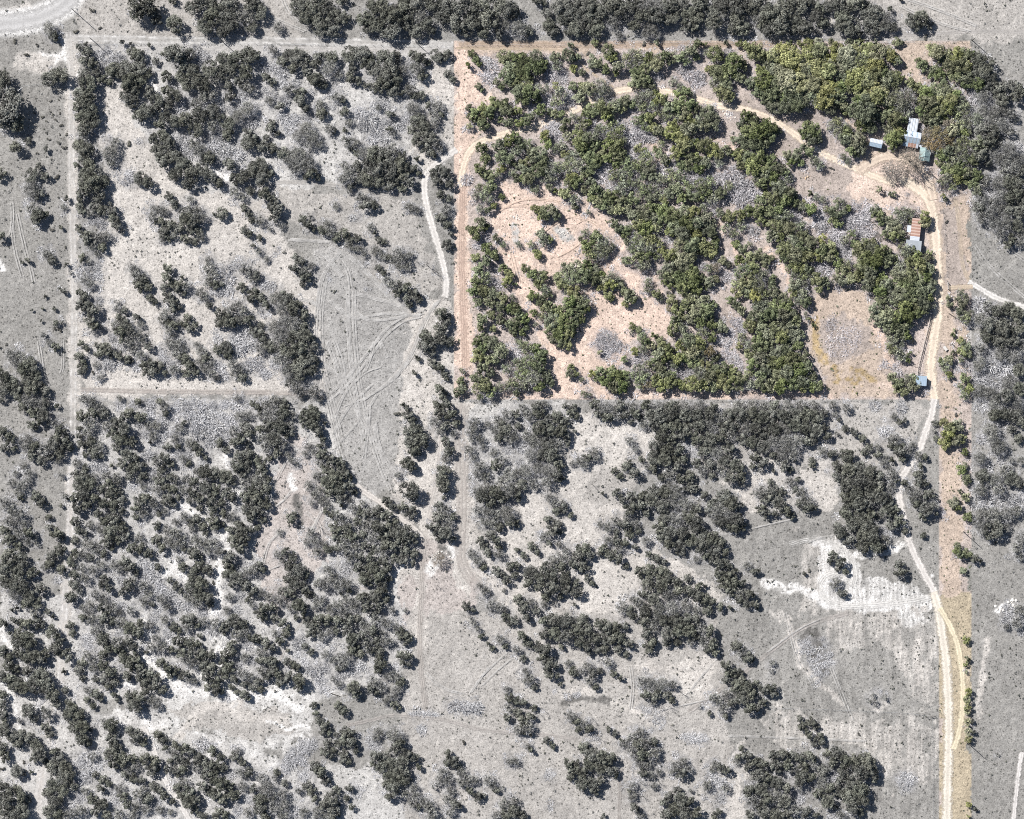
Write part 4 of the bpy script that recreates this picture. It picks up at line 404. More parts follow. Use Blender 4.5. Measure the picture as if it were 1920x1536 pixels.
def plain(name, col, rough=0.85, spec=0.15, metal=0.0, amp=0.25, scale=3.0, stretch=None):
    m, n, l, b = newmat(name, rough, spec, metal)
    tc = n.new('ShaderNodeTexCoord'); nz = n.new('ShaderNodeTexNoise'); nz.inputs['Scale'].default_value = scale
    nz.inputs['Detail'].default_value = 5
    mp = n.new('ShaderNodeMapping')
    if stretch: mp.inputs['Scale'].default_value = stretch
    l.new(tc.outputs['Object'], mp.inputs[0]); l.new(mp.outputs[0], nz.inputs['Vector'])
    mr = n.new('ShaderNodeMapRange'); mr.inputs[1].default_value = 0.3; mr.inputs[2].default_value = 0.7
    mr.inputs[3].default_value = 1-amp; mr.inputs[4].default_value = 1+amp
    l.new(nz.outputs[0], mr.inputs[0])
    mx = n.new('ShaderNodeMix'); mx.data_type = 'RGBA'; mx.blend_type = 'MULTIPLY'; mx.inputs[0].default_value = 1
    mx.inputs[6].default_value = (*col, 1); l.new(mr.outputs[0], mx.inputs[7]); l.new(mx.outputs[2], b.inputs['Base Color'])
    return m

M = {}
M['d']  = leaf_mat('evergreen foliage', (0.018,0.019,0.017), (0.30,0.31,0.26), 0.02, 0.28)
M['h']  = leaf_mat('thin grey foliage', (0.045,0.046,0.042), (0.42,0.42,0.385), 0.02, 0.25)
M['s']  = leaf_mat('low shrub foliage', (0.05,0.05,0.045), (0.20,0.195,0.17), 0.02, 0.3)
M['Cd'] = leaf_mat('deep green foliage', (0.018,0.026,0.013), (0.30,0.345,0.18), 0.02, 0.28)
M['Cg'] = leaf_mat('green foliage', (0.030,0.040,0.018), (0.44,0.485,0.26), 0.03, 0.28)
M['Cy'] = leaf_mat('olive green foliage', (0.075,0.082,0.035), (0.54,0.56,0.29), 0.02, 0.22)
M['Ch'] = leaf_mat('grey green foliage', (0.045,0.048,0.036), (0.44,0.50,0.29), 0.03, 0.28)
M['Cp'] = leaf_mat('tan autumn foliage', (0.10,0.085,0.045), (0.40,0.34,0.21), 0.02, 0.20)
M['b']  = leaf_mat('grey twigs', (0.24,0.24,0.25), (0.86,0.86,0.88), 0.0, 0.2)
M['Cb'] = leaf_mat('pale lilac twigs', (0.24,0.235,0.245), (0.88,0.85,0.88), 0.01, 0.2)
M['bark'] = plain('bark', (0.085,0.078,0.07), 0.9, 0.1, amp=0.35, scale=6)
M['deadwood'] = plain('grey dead wood', (0.20,0.19,0.18), 0.9, 0.1, amp=0.3, scale=6)

# ------------------------------------------------------------------ value noise on arrays
def vnoise(x, y, s, seed):
    r = np.random.RandomState(seed); G = r.rand(256, 256)
    u = x/s + 1000.37*1; v = y/s + 900.11
    iu = np.floor(u).astype(int); iv = np.floor(v).astype(int); fu = u-iu; fv = v-iv
    fu = fu*fu*(3-2*fu); fv = fv*fv*(3-2*fv)
    a = G[iu % 256, iv % 256]; b = G[(iu+1) % 256, iv % 256]; c = G[iu % 256, (iv+1) % 256]; d = G[(iu+1) % 256, (iv+1) % 256]
    return (a*(1-fu)+b*fu)*(1-fv) + (c*(1-fu)+d*fu)*fv
def fbm(x, y, s, seed, o=4):
    t = 0; w = 0; k = 1.0
    for i in range(o):
        t = t + k*vnoise(x, y, s/(2**i), seed+i*17); w += k; k *= 0.55
    return t/w
def inpoly(x, y, P):
    r = np.zeros(x.shape, bool); n = len(P); j = n-1
    for i in range(n):
        xi, yi = P[i]; xj, yj = P[j]
        if yi != yj:
            c = ((yi > y) != (yj > y)) & (x < (xj-xi)*(y-yi)/(yj-yi)+xi)
            r ^= c
        j = i
    return r
def dline(x, y, P):
    best = np.full(x.shape, 1e9)
    for (x0, y0), (x1, y1) in zip(P[:-1], P[1:]):
        dx, dy = x1-x0, y1-y0; L = dx*dx+dy*dy+1e-9
        t = np.clip(((x-x0)*dx+(y-y0)*dy)/L, 0, 1)
        best = np.minimum(best, np.hypot(x-x0-t*dx, y-y0-t*dy))
    return best

# the fenced parcel with its greener trees and pinker soil
PARCEL = [(852,76),(1821,76),(1821,1700),(1760,1700),(1760,750),(852,750)]
def in_parcel(x, y):
    return (852 < x < (1831 if y < 380 else 1821) and 76 < y < 750) or (1760 < x < 1821 and y >= 750)

# ------------------------------------------------------------------ plants read off the survey: x, y, crown radius, kind (photo pixels)
PLANTS = []
for block in DATA.split('@')[1:]:
    lines = block.strip().split('\n'); ox, oy = map(float, lines[0].split(','))
    for it in ' '.join(lines[1:]).split():
        a = it.split(',')
        PLANTS.append((ox+float(a[0])*2.5, oy+float(a[1])*2.5, float(a[2])*2.5, a[3]))

# ------------------------------------------------------------------ ground
GREY = dict(grass=(164,162,158), meadow=(179,177,174), rgrey=(150,149,144), pale=(212,207,201), brush=(206,204,201), white=(246,244,241), mid=(190,186,181), pink=(200,192,187), dark=(128,126,123))
COLR = dict(peach=(233,211,196), tan=(208,191,176), lilac=(190,178,170), ochre=(196,174,136), cream=(232,212,198), brushc=(204,191,183), sandy=(196,183,160))
REG = [  # (class colour, polygon) painted in order
 (GREY['grass'], [(-400,-400),(2400,-400),(2400,2000),(-400,2000)]),
 (GREY['brush'], [(140,80),(850,85),(850,300),(780,345),(600,340),(500,400),(300,330),(170,130)]),
 (GREY['pale'], [(172,140),(230,150),(236,190),(262,240),(330,345),(420,362),(500,385),(530,450),(575,500),(600,560),(600,640),(620,740),(400,745),(148,740),(150,560),(190,480),(185,420),(205,330),(180,260)]),
 (GREY['pale'], [(785,120),(850,110),(850,290),(800,310),(770,270),(800,200)]),
 (GREY['mid'], [(470,345),(770,370),(830,540),(760,575),(640,450),(560,420),(500,385)]),
 (GREY['meadow'], [(590,460),(640,455),(760,580),(805,590),(790,640),(760,700),(740,900),(700,935),(655,890),(622,800),(610,700),(600,600)]),
 (GREY['brush'], [(145,755),(620,755),(625,830),(650,880),(790,1010),(780,1250),(600,1310),(150,1310),(135,1000),(140,860)]),
 (GREY['pink'], [(520,820),(580,815),(600,900),(620,1000),(610,1060),(580,1060),(490,1080),(475,1010),(520,930)]),
 (GREY['pink'], [(500,1030),(560,1060),(620,1040),(560,1110),(520,1160),(480,1120)]),
 (GREY['brush'], [(0,1110),(140,1130),(170,1330),(320,1350),(560,1440),(720,1430),(800,1500),(800,1560),(0,1560)]),
 (GREY['white'], [(190,1345),(300,1310),(330,1285),(480,1280),(600,1310),(590,1350),(540,1420),(470,1420),(330,1375)]),
 (GREY['mid'], [(300,1330),(420,1320),(540,1335),(560,1370),(480,1390),(360,1360)]),
 (GREY['pale'], [(770,570),(850,560),(860,1000),(790,1010),(740,930),(752,760)]),
 (GREY['pink'], [(780,1010),(960,1000),(890,1130),(900,1300),(780,1320),(760,1200),(745,1090)]),
 (GREY['pale'], [(855,755),(905,755),(880,900),(905,1010),(880,1120),(840,1060)]),
 (GREY['brush'], [(890,755),(1070,755),(1060,850),(1000,910),(920,960),(880,850)]),
 (GREY['pale'], [(1075,765),(1230,790),(1235,850),(1180,920),(1170,970),(1210,1000),(1330,1090),(1430,1140),(1240,1145),(1100,1160),(950,1150),(880,1060),(930,960),(1000,905),(1060,870)]),
 (GREY['mid'], [(1110,890),(1200,880),(1180,930),(1120,960),(1095,930)]),
 (GREY['mid'], [(1230,755),(1560,755),(1740,760),(1690,880),(1560,850),(1400,900),(1300,880)]),
 (GREY['pale'], [(1340,830),(1400,870),(1480,890),(1560,850),(1570,960),(1480,960),(1400,960),(1350,900)]),
 (GREY['grass'], [(1380,965),(1580,950),(1700,1020),(1755,1120),(1755,1560),(1380,1560),(1400,1200),(1330,1090)]),
 (GREY['pale'], [(1440,1020),(1560,1010),(1560,1140),(1440,1145)]),
 (GREY['white'], [(1540,1010),(1610,1030),(1740,1100),(1765,1160),(1700,1155),(1600,1148),(1545,1125)]),
 (GREY['grass'], [(1600,1040),(1680,1030),(1715,1075),(1690,1090),(1620,1085)]),
 (GREY['pale'], [(1540,1150),(1756,1150),(1756,1330),(1700,1300),(1640,1190),(1570,1240)]),
 (GREY['dark'], [(1500,1185),(1540,1175),(1562,1230),(1545,1275),(1515,1250)]),
 (GREY['pale'], [(1440,1330),(1750,1345),(1750,1450),(1660,1480),(1600,1400),(1440,1400)]),
 (GREY['mid'], [(770,1150),(1330,1150),(1370,1330),(1370,1560),(760,1560),(740,1400)]),
 (GREY['pale'], [(1195,1240),(1340,1230),(1330,1310),(1240,1300)]),
 (GREY['pale'], [(1360,1440),(1400,1380),(1390,1560),(1360,1560)]),
 (GREY['grass'], [(1400,1000),(1500,1000),(1500,1145),(1410,1145)]),
 (GREY['mid'], [(1440,-60),(2000,-60),(2000,74),(1640,74)]),
 (GREY['mid'], [(140,-60),(560,-60),(560,74),(150,74)]),
 # parcel
 (COLR['brushc'], PARCEL),
 (COLR['peach'], [(852,78),(930,100),(925,130),(905,160),(930,185),(905,235),(885,300),(880,400),(880,560),(895,640),(870,748),(852,748)]),
 (COLR['tan'], [(852,76),(1100,76),(1110,110),(1000,98),(900,98)]),
 (COLR['peach'], [(930,330),(1000,345),(1080,360),(1150,420),(1190,480),(1240,530),(1262,600),(1255,650),(1190,640),(1160,690),(1110,740),(1030,745),(1042,700),(1000,630),(960,560),(940,500),(925,430)]),
 (COLR['peach'], [(1000,725),(1240,728),(1540,728),(1560,750),(900,750)]),
 (COLR['peach'], [(1200,250),(1235,275),(1270,285),(1255,300),(1225,290)]),
 (COLR['peach'], [(1320,265),(1400,265),(1400,295),(1340,275)]),
 (COLR['tan'], [(1100,80),(1480,78),(1680,78),(1821,78),(1821,110),(1690,100),(1420,92),(1180,100)]),
 (COLR['tan'], [(1680,78),(1821,78),(1821,170),(1760,165),(1720,180),(1690,130)]),
 (COLR['lilac'], [(1360,180),(1420,170),(1540,210),(1600,260),(1600,300),(1480,300),(1390,270)]),
 (COLR['lilac'], [(1480,300),(1600,300),(1640,350),(1600,400),(1500,370)]),
 (COLR['tan'], [(1600,290),(1650,280),(1740,300),(1821,330),(1821,560),(1780,540),(1770,640),(1740,640),(1740,420),(1650,400),(1620,370)]),
 (COLR['cream'], [(1600,318),(1640,298),(1700,290),(1768,335),(1772,402),(1735,392),(1700,398),(1640,386),(1592,362)]),
 (COLR['lilac'], [(1764,390),(1795,390),(1812,540),(1774,540)]),
 (COLR['tan'], [(1505,560),(1560,535),(1620,545),(1640,600),(1660,680),(1700,745),(1560,748),(1540,700),(1515,640)]),
 (COLR['ochre'], [(1525,640),(1560,660),(1600,690),(1650,720),(1580,735),(1545,705)]),
 (COLR['lilac'], [(1540,600),(1580,590),(1640,620),(1640,660),(1570,680),(1535,640)]),
 (COLR['tan'], [(1765,540),(1821,560),(1821,760),(1760,760)]),
 (COLR['tan'], [(1762,750),(1790,750),(1805,960),(1800,1130),(1762,1130)]),
 (COLR['sandy'], [(1760,1120),(1821,1120),(1821,1600),(1760,1600)]),
 (GREY['rgrey'], [(1821,-60),(2400,-60),(2400,2000),(1821,2000)]),
 (GREY['brush'], [(1823,560),(1915,580),(1915,1000),(1823,990)]),
 (GREY['mid'], [(1823,500),(1860,560),(1850,600),(1823,590)]),
]
GW = GREY['white']; GP = GREY['pale']
VEINS = [ # pale caliche veins and scrapes: colour, half width, points
 (GW, 9, [(75,110),(100,112),(130,105)]), (GW, 10, [(128,80),(132,120),(140,140)]), (GP, 14, [(40,115),(90,122)]), (GW, 5, [(0,490),(8,500)]),
 (GW, 7, [(335,940),(352,955),(385,980)]), (GW, 4, [(418,855),(440,900),(448,945)]), (GW, 7, [(405,965),(422,990),(425,1040),(412,1060),(400,1150)]),
 (GW, 9, [(310,1078),(325,1055),(345,1085)]), (GW, 5, [(270,1155),(283,1215),(290,1250)]), (GW, 7, [(270,1235),(292,1250),(310,1275)]), (GW, 7, [(310,1275),(345,1290),(395,1298),(440,1305)]),
 (GW, 6, [(400,1200),(420,1190),(410,1240)]), (GW, 5, [(350,1210),(395,1285)]), (GW, 5, [(0,1170),(20,1215),(60,1230)]), (GW, 4, [(0,1270),(30,1320),(35,1380)]), 
 (GW, 6, [(230,1280),(250,1285)]), (GW, 8, [(270,1355),(285,1370)]), (GP, 6, [(420,1330),(480,1345),(540,1350)]), (GW, 4, [(370,1370),(395,1400),(390,1420)]),
 (GP, 8, [(330,1385),(380,1330),(450,1320)]), (GW, 6, [(470,1300),(520,1300),(560,1330)]), (GW, 4, [(560,1380),(575,1390)]), (GW,3,[(500,1350),(540,1365),(580,1360)]),
 (GW, 5, [(285,155),(300,200),(310,220)]), (GW, 3, [(355,280),(390,315),(430,340)]), (GW, 5, [(385,320),(430,335)]), (GW, 5, [(545,890),(552,915)]), (GREY['dark'], 6, [(555,930),(562,990)]),
 (GW, 10, [(800,1070),(825,1045),(845,1035)]), (GREY['dark'], 8, [(825,1010),(830,1040)]), (GREY['mid'], 9, [(815,1150),(825,1200),(828,1260)]), (GW, 8, [(765,1055),(740,1085)]),
 (GP, 14, [(785,1150),(790,1200)]), (GREY['dark'], 6, [(1060,1314),(1090,1308),(1130,1312),(1160,1322)]), (GP, 8, [(1040,1300),(1080,1296),(1110,1300)]), (GP, 6, [(1150,1318),(1200,1335),(1240,1365)]),
 (GW, 8, [(1430,1095),(1480,1100),(1550,1130),(1700,1140)]), (GW, 7, [(1545,1120),(1540,1090),(1560,1075),(1590,1060),(1570,1040),(1530,1015)]), (GW, 6, [(1595,1040),(1660,1035),(1700,1015)]),
 (GP, 5, [(1480,1160),(1500,1240),(1540,1290),(1580,1320)]), (GP, 5, [(1720,1200),(1725,1280)]), (GP, 6, [(1340,830),(1360,870),(1390,930)]), (GP, 6, [(1440,850),(1470,890)]),
 (GP, 6, [(1850,1200),(1838,1300),(1832,1340)]), (GW, 4, [(1870,1142),(1880,1135),(1895,1128)]), (GP,10,[(1565,30),(1600,20)]), (GP,6,[(20,20),(50,10)]),
 (GP, 9, [(134,80),(136,300),(138,560),(137,760)]), (GP, 8, [(135,850),(132,960),(126,1080),(118,1200),(110,1310),(92,1400),(70,1500),(64,1560)]), (GP, 8, [(150,735),(300,728),(450,725),(590,735)]),
 (GW, 5, [(440,1180),(425,1230),(400,1270)]), (GW, 5, [(470,1200),(500,1220)]), (GW, 6, [(520,1290),(545,1275)]), (GP, 8, [(745,1090),(770,1060),(790,1100),(785,1200)]),
 (COLR['cream'], 8, [(968,405),(980,410)]), (GREY['brush'], 8, [(962,425),(966,450)]), (COLR['cream'], 7, [(1050,438),(1066,440)]), (GREY['brush'], 10, [(1045,432),(1065,445)]),
 (COLR['peach'], 5, [(1330,400),(1360,440),(1400,520),(1420,570)]), (COLR['peach'], 6, [(1440,470),(1480,520),(1500,560)]), (COLR['cream'], 4, [(1400,600),(1440,690)]),
 (COLR['lilac'], 7, [(1340,500),(1370,600),(1400,660)]), (COLR['peach'], 6, [(1380,800),(1385,810)]), (COLR['peach'], 5, [(1700,215),(1690,235),(1670,240)]), (COLR['tan'], 4, [(1580,215),(1610,250),(1630,275)]),
 (COLR['tan'], 4, [(1560,190),(1575,215)]), (COLR['tan'], 5, [(1200,90),(1230,95)]), (COLR['cream'],4,[(1360,214),(1366,218)]), (COLR['cream'],5,[(1640,720),(1700,725)]),
 (COLR['peach'], 7, [(1640,610),(1660,640),(1665,680)]), (COLR['ochre'],6,[(1530,600),(1530,640),(1550,680)]), (COLR['ochre'],5,[(1610,700),(1640,715)]), (COLR['ochre'],5,[(1700,620),(1712,640)]),
 (COLR['peach'], 5, [(1715,250),(1700,300)]), (COLR['lilac'],5,[(1510,330),(1540,310)]),
]
# roads and tracks: (name, colour, half width px, twin ruts, points)
CRM = (250,234,214)
ROADS = [
 ('gravel_road', (212,211,210), 15, 0, [(-120,62),(-40,50),(0,44),(35,42),(70,35),(100,22),(125,5),(145,-25),(170,-80)]),
 ('dirt_track', (240,237,233), 6, 1, [(128,60),(132,100),(135,150),(134,220),(134,300),(135,384),(137,470),(140,560),(138,650),(137,768),(136,828)]),
 ('dirt_track', (246,243,240), 7, 1, [(136,850),(133,900),(133,960),(131,1010),(128,1070),(122,1110),(120,1160),(117,1230),(113,1280),(105,1335),(95,1390),(82,1440),(73,1490),(66,1560)]),
 ('dirt_track', (230,227,224), 4, 1, [(152,90),(300,92),(480,90),(640,92),(760,94),(850,95)]),
 ('dirt_track', (214,190,176), 6, 2, [(868,350),(866,450),(868,560),(872,650),(872,745)]),
 ('dirt_track', (206,186,166), 6, 2, [(860,84),(960,84),(1100,84),(1300,84),(1450,82)]),
 ('dirt_track', (240,238,235), 7, 1, [(135,72),(220,73),(340,77),(480,75),(640,79),(760,82),(850,84)]),
 ('dirt_track', (226,208,184), 2.2, 1, [(855,90),(920,92),(1000,92),(1065,94),(1080,104),(1100,132),(1130,150),(1150,164)]),
 ('dirt_track', (214,210,206), 3, 1, [(1440,68),(1560,70),(1680,66),(1760,62),(1830,58),(1960,60)]),
 ('dirt_track', CRM, 6, 0, [(862,350),(868,310),(882,278),(905,263),(960,247),(1010,235),(1050,221),(1090,201),(1130,181),(1165,167),(1210,168),(1250,171),(1300,182),(1345,199),(1390,203),(1440,219),(1485,247),(1515,272),(1560,298),(1600,314),(1640,332),(1680,345)]),
 ('dirt_track', CRM, 9, 0, [(1690,335),(1735,362),(1748,392),(1755,440),(1757,490),(1760,545),(1758,600),(1750,645),(1744,685),(1747,720),(1752,750)]),
 ('dirt_track', (238,233,228), 6.5, 0, [(1752,748),(1745,785),(1733,815),(1722,850),(1700,880),(1684,905),(1685,930),(1692,965),(1700,1000),(1712,1035),(1732,1075),(1758,1120)]),
 ('dirt_track', (244,236,222), 8, 0, [(1750,1110),(1760,1140),(1765,1180),(1774,1240),(1777,1300),(1779,1360),(1778,1420),(1776,1480),(1775,1570)]),
 ('dirt_track', (244,232,204), 5, 0, [(1762,1140),(1780,1170),(1795,1205),(1803,1250),(1806,1300),(1803,1350),(1795,1385),(1788,1405)]),
 ('dirt_track', (228,212,192), 3.5, 1, [(1790,370),(1797,410),(1800,450),(1803,490),(1810,515),(1822,532)]),
 ('dirt_track', (240,237,233), 5, 0, [(1816,528),(1838,541),(1862,556),(1890,567),(1920,576),(1980,590)]),
 ('dirt_track', (214,198,178), 4, 0, [(1780,540),(1800,538),(1824,538)]),
 ('dirt_track', (238,234,229), 6, 0, [(856,280),(838,293),(815,308),(795,330),(796,370),(806,410),(818,450),(830,490),(838,530),(834,558)]),
 ('dirt_track', (214,209,204), 3, 1, [(834,556),(812,575),(790,605),(778,640),(760,680),(735,710)]),
 ('dirt_track', (236,230,224), 3.5, 1, [(827,812),(822,860),(814,910),(806,950),(800,985),(797,1010)]),
 ('dirt_track', (226,220,214), 5, 0, [(655,898),(685,925),(715,942),(750,970),(785,998),(797,1020)]),
 ('dirt_track', (205,198,192), 11, 2, [(866,756),(862,830),(866,900),(868,960),(862,1020),(870,1070),(900,1100)]),
 ('dirt_track', (205,198,192), 5, 2, [(797,1010),(792,1060),(790,1130),(786,1200),(790,1270),(800,1340)]),
 ('dirt_track', (212,208,203), 3.5, 1, [(515,342),(560,341),(610,345),(660,352),(710,362),(770,368)]),
 ('dirt_track', (214,209,204), 2.5, 1, [(522,1245),(535,1215),(552,1185),(572,1160),(600,1140)]),
 ('dirt_track', (226,220,215), 3.5, 1, [(660,1106),(680,1102),(700,1101)]),
 ('dirt_track', (236,232,228), 5, 0, [(268,1362),(285,1395),(296,1430),(312,1470),(335,1505),(360,1545)]),
 ('dirt_track', (206,200,195), 3, 1, [(650,1360),(690,1352),(735,1340),(790,1345),(830,1348),(870,1360),(910,1370),(960,1374),(1020,1378),(1080,1385)]),
 ('dirt_track', (206,200,195), 4, 1, [(1290,1335),(1340,1300),(1390,1265),(1440,1225),(1490,1185),(1530,1165),(1590,1150)]),
 ('dirt_track', (186,180,175), 3, 1, [(1164,1440),(1162,1490),(1160,1560)]),
 ('dirt_track', (236,232,228), 4, 0, [(1916,1410),(1908,1460),(1903,1510),(1898,1560)]),
 ('dirt_track', (244,242,238), 5, 2, [(1480,1022),(1510,1012),(1540,1010),(1570,1024),(1596,1046),(1606,1075),(1600,1100)]),
 ('dirt_track', (246,244,240), 5.5, 2, [(1600,1092),(1572,1070),(1546,1078),(1534,1100),(1545,1124),(1575,1138),(1620,1136),(1700,1130),(1745,1120)]),
 ('dirt_track', (236,218,200), 8, 0, [(1610,322),(1632,304),(1662,292),(1695,294),(1722,310),(1742,338),(1750,375)]),
 ('dirt_track', (200,192,186), 4, 1, [(152,730),(300,735),(450,735),(600,738)]),
]

def ground_axis(lo, hi, step):
    core = np.arange(lo, hi+1e-6, step)
    pre = np.array([-4200,-2400,-1300,-800,-500,-360.])
    pre = pre[pre < lo-20]; post = -pre[::-1]; post = post[post > hi+20]
    return np.concatenate([pre, core, post])
gx = ground_axis(-222, 222, 0.58); gy = ground_axis(-180, 180, 0.58)
X, Y = np.meshgrid(gx, gy)
px = X/MPP + PW/2; py = PH/2 - Y/MPP
wx = px + (fbm(px, py, 26, 3)-0.5)*34 + (fbm(px, py, 7, 31, 2)-0.5)*10
wy = py + (fbm(px, py, 26, 4)-0.5)*34 + (fbm(px, py, 7, 41, 2)-0.5)*10
# the parcel's fence line is straight, so its soil is not warped across it
hard = inpoly(px, py, PARCEL)
col = np.zeros(px.shape+(3,))
PARC_FROM = [i for i, r in enumerate(REG) if r[1] is PARCEL][0]
for i, (c, P) in enumerate(REG):
    if P is PARCEL: m = hard
    elif i > PARC_FROM and i <= PARC_FROM+22: m = inpoly(wx, wy, P) & hard
    elif i > PARC_FROM: m = inpoly(px, py, P)
    else: m = inpoly(wx, wy, P)
    if i < PARC_FROM and c in (GREY['pale'], GREY['white']) and (P[0][0] >= 1440 or P[0] == (190,1345)):      # worn patches with broken edges
        far = inpoly(wx+(fbm(px, py, 30, 301)-0.5)*90, wy+(fbm(px, py, 30, 302)-0.5)*90, P)
        k_ = far*np.clip(fbm(px, py*0.3, 10, 303, 5)*3.4-(0.55 if c == GREY['white'] else 0.95), 0, 1)*(0.72+0.28*np.sin(px*2*np.pi/8.5+fbm(px, py, 30, 305)*9) if P[0][0] >= 1440 else 0.55)
        col[:] = col*(1-k_[..., None]) + np.array(lin(c))*k_[..., None]; continue
    if c == COLR['ochre']:
        k_ = m*np.clip(fbm(px, py, 8, 311, 3)*6-2.9, 0, 1); col[:] = col*(1-k_[..., None]) + np.array(lin(c))*k_[..., None]; continue
    col[m] = lin(c)
# litter of cut brush under and between crowded plants
dens = np.zeros(px.shape)
def splat(cx, cy, r, amt):
    ci = np.searchsorted(gx, (cx-r-PW/2)*MPP); cj = np.searchsorted(gx, (cx+r-PW/2)*MPP)
    ri = np.searchsorted(gy, (PH/2-cy-r)*MPP); rj = np.searchsorted(gy, (PH/2-cy+r)*MPP)
    if cj <= ci or rj <= ri: return
    sx = px[ri:rj, ci:cj]-cx; sy = py[ri:rj, ci:cj]-cy
    q = 1-(sx*sx+sy*sy)/(r*r); dens[ri:rj, ci:cj] += amt*np.clip(q, 0, 1)
for (x_, y_, r_, k_) in PLANTS:
    splat(x_, y_, r_*1.6+10, 1.0 if k_ in 'bh' else (0.45 if k_ != 's' else 0.0))
dens = np.clip(dens-0.35, 0, 1)*np.clip(fbm(px, py, 9, 77)*3.2-0.9, 0, 1)
bc = np.where(hard[..., None], np.array(lin((184,175,173))), np.array(lin((172,171,171))))
col = col*(1-0.72*dens[..., None]) + bc*0.72*dens[..., None]
for c, hw, P in VEINS:
    x0 = min(p[0] for p in P)-60; x1 = max(p[0] for p in P)+60; y0 = min(p[1] for p in P)-60; y1 = max(p[1] for p in P)+60
    ci, cj = np.searchsorted(gx, (x0-PW/2)*MPP), np.searchsorted(gx, (x1-PW/2)*MPP)
    ri, rj = np.searchsorted(gy, (PH/2-y1)*MPP), np.searchsorted(gy, (PH/2-y0)*MPP)
    if cj <= ci or rj <= ri: continue
    sl = (slice(ri, rj), slice(ci, cj))
    d = dline(wx[sl]*0.6+px[sl]*0.4, wy[sl]*0.6+py[sl]*0.4, P)
    w = np.clip((hw*1.3-d)/(hw*0.5), 0, 1)*np.clip(fbm(px[sl], py[sl], 6, 9)*5-1.3, 0.2, 1)
    col[sl] = col[sl]*(1-w[..., None]) + np.array(lin(c))*w[..., None]
# verges of the gravel road
d = dline(px, py, ROADS[0][4]); w = np.clip((30-d)/10, 0, 1)*0.75; col = col*(1-w[..., None])+np.array(lin((250,249,247)))*w[..., None]
# broad mottling of the soil itself
mot = 0.86+0.28*fbm(px, py, 60, 21) + 0.30*(fbm(px, py, 14, 22)-0.5) + 0.34*(fbm(px, py, 5, 23, 2)-0.5)
# mown rows in the right-hand field
fld = inpoly(px, py, [(1400,980),(1756,980),(1756,1560),(1400,1560)])
mot = mot + np.where(fld, (fbm(px, py*0.16, 7, 55)-0.5)*0.55, 0)
col = np.clip(col*mot[..., None]*0.70, 0.0, 0.92)
zz = (fbm(px, py, 9, 61)-0.5)*0.35 + (fbm(px, py, 4, 62, 2)-0.5)*0.22 + dens*(fbm(px, py, 4, 63, 2)-0.35)*0.55
core = (np.abs(X) < 230) & (np.abs(Y) < 190); zz = np.where(core, zz, 0)
rd = np.full(px.shape, 1e9)
for nm, c, hw, tw, P in ROADS:
    x0 = min(p[0] for p in P)-40; x1 = max(p[0] for p in P)+40; y0 = min(p[1] for p in P)-40; y1 = max(p[1] for p in P)+40
    ci, cj = np.searchsorted(gx, (x0-PW/2)*MPP), np.searchsorted(gx, (x1-PW/2)*MPP)
    ri, rj = np.searchsorted(gy, (PH/2-y1)*MPP), np.searchsorted(gy, (PH/2-y0)*MPP)
    sl = (slice(ri, rj), slice(ci, cj)); rd[sl] = np.minimum(rd[sl], dline(px[sl], py[sl], P)-hw)
def nearbuild(): pass
zz = zz*np.clip((rd-2)/6, 0, 1) - 0.0
zz = np.minimum(zz, 0.5)
ny, nx = X.shape
V = np.stack([X, Y, zz], -1).reshape(-1, 3)
idx = np.arange(nx*ny).reshape(ny, nx)
F = np.stack([idx[:-1, :-1], idx[:-1, 1:], idx[1:, 1:], idx[1:, :-1]], -1).reshape(-1, 4)
me = bpy.data.meshes.new('ground')
me.vertices.add(len(V)); me.vertices.foreach_set('co', V.astype(np.float32).ravel())
me.loops.add(len(F)*4); me.loops.foreach_set('vertex_index', F.astype(np.int32).ravel())
me.polygons.add(len(F)); me.polygons.foreach_set('loop_start', (np.arange(len(F))*4).astype(np.int32))
me.update(calc_edges=True)
ca = me.color_attributes.new('soil', 'FLOAT_COLOR', 'POINT')
rgba = np.concatenate([col.reshape(-1, 3), np.ones((len(V), 1))], 1).astype(np.float32)
ca.data.foreach_set('color', rgba.ravel())
de = me.attributes.new('litter', 'FLOAT', 'POINT'); de.data.foreach_set('value', dens.reshape(-1).astype(np.float32))

m, n, l, b = newmat('soil and dry grass', 0.95, 0.05)
at = n.new('ShaderNodeAttribute'); at.attribute_name = 'soil'
al = n.new('ShaderNodeAttribute'); al.attribute_name = 'litter'
geo = n.new('ShaderNodeNewGeometry')
def noise(scale, detail=3, rough=0.6):
    q = n.new('ShaderNodeTexNoise'); q.inputs['Scale'].default_value = scale; q.inputs['Detail'].default_value = detail
    q.inputs['Roughness'].default_value = rough; l.new(geo.outputs['Position'], q.inputs['Vector']); return q
def mrange(src, a, b_, c, d_):
    q = n.new('ShaderNodeMapRange'); q.inputs[1].default_value = a; q.inputs[2].default_value = b_
    q.inputs[3].default_value = c; q.inputs[4].default_value = d_; l.new(src, q.inputs[0]); return q
def mult(a, b_):
    q = n.new('ShaderNodeMath'); q.operation = 'MULTIPLY'
    l.new(a, q.inputs[0]); l.new(b_, q.inputs[1]); return q
f1 = mrange(noise(1.7, 4, 0.75).outputs[0], 0.3, 0.7, 0.58, 1.42)
f2 = mrange(noise(0.55, 3, 0.6).outputs[0], 0.3, 0.7, 0.88, 1.12)
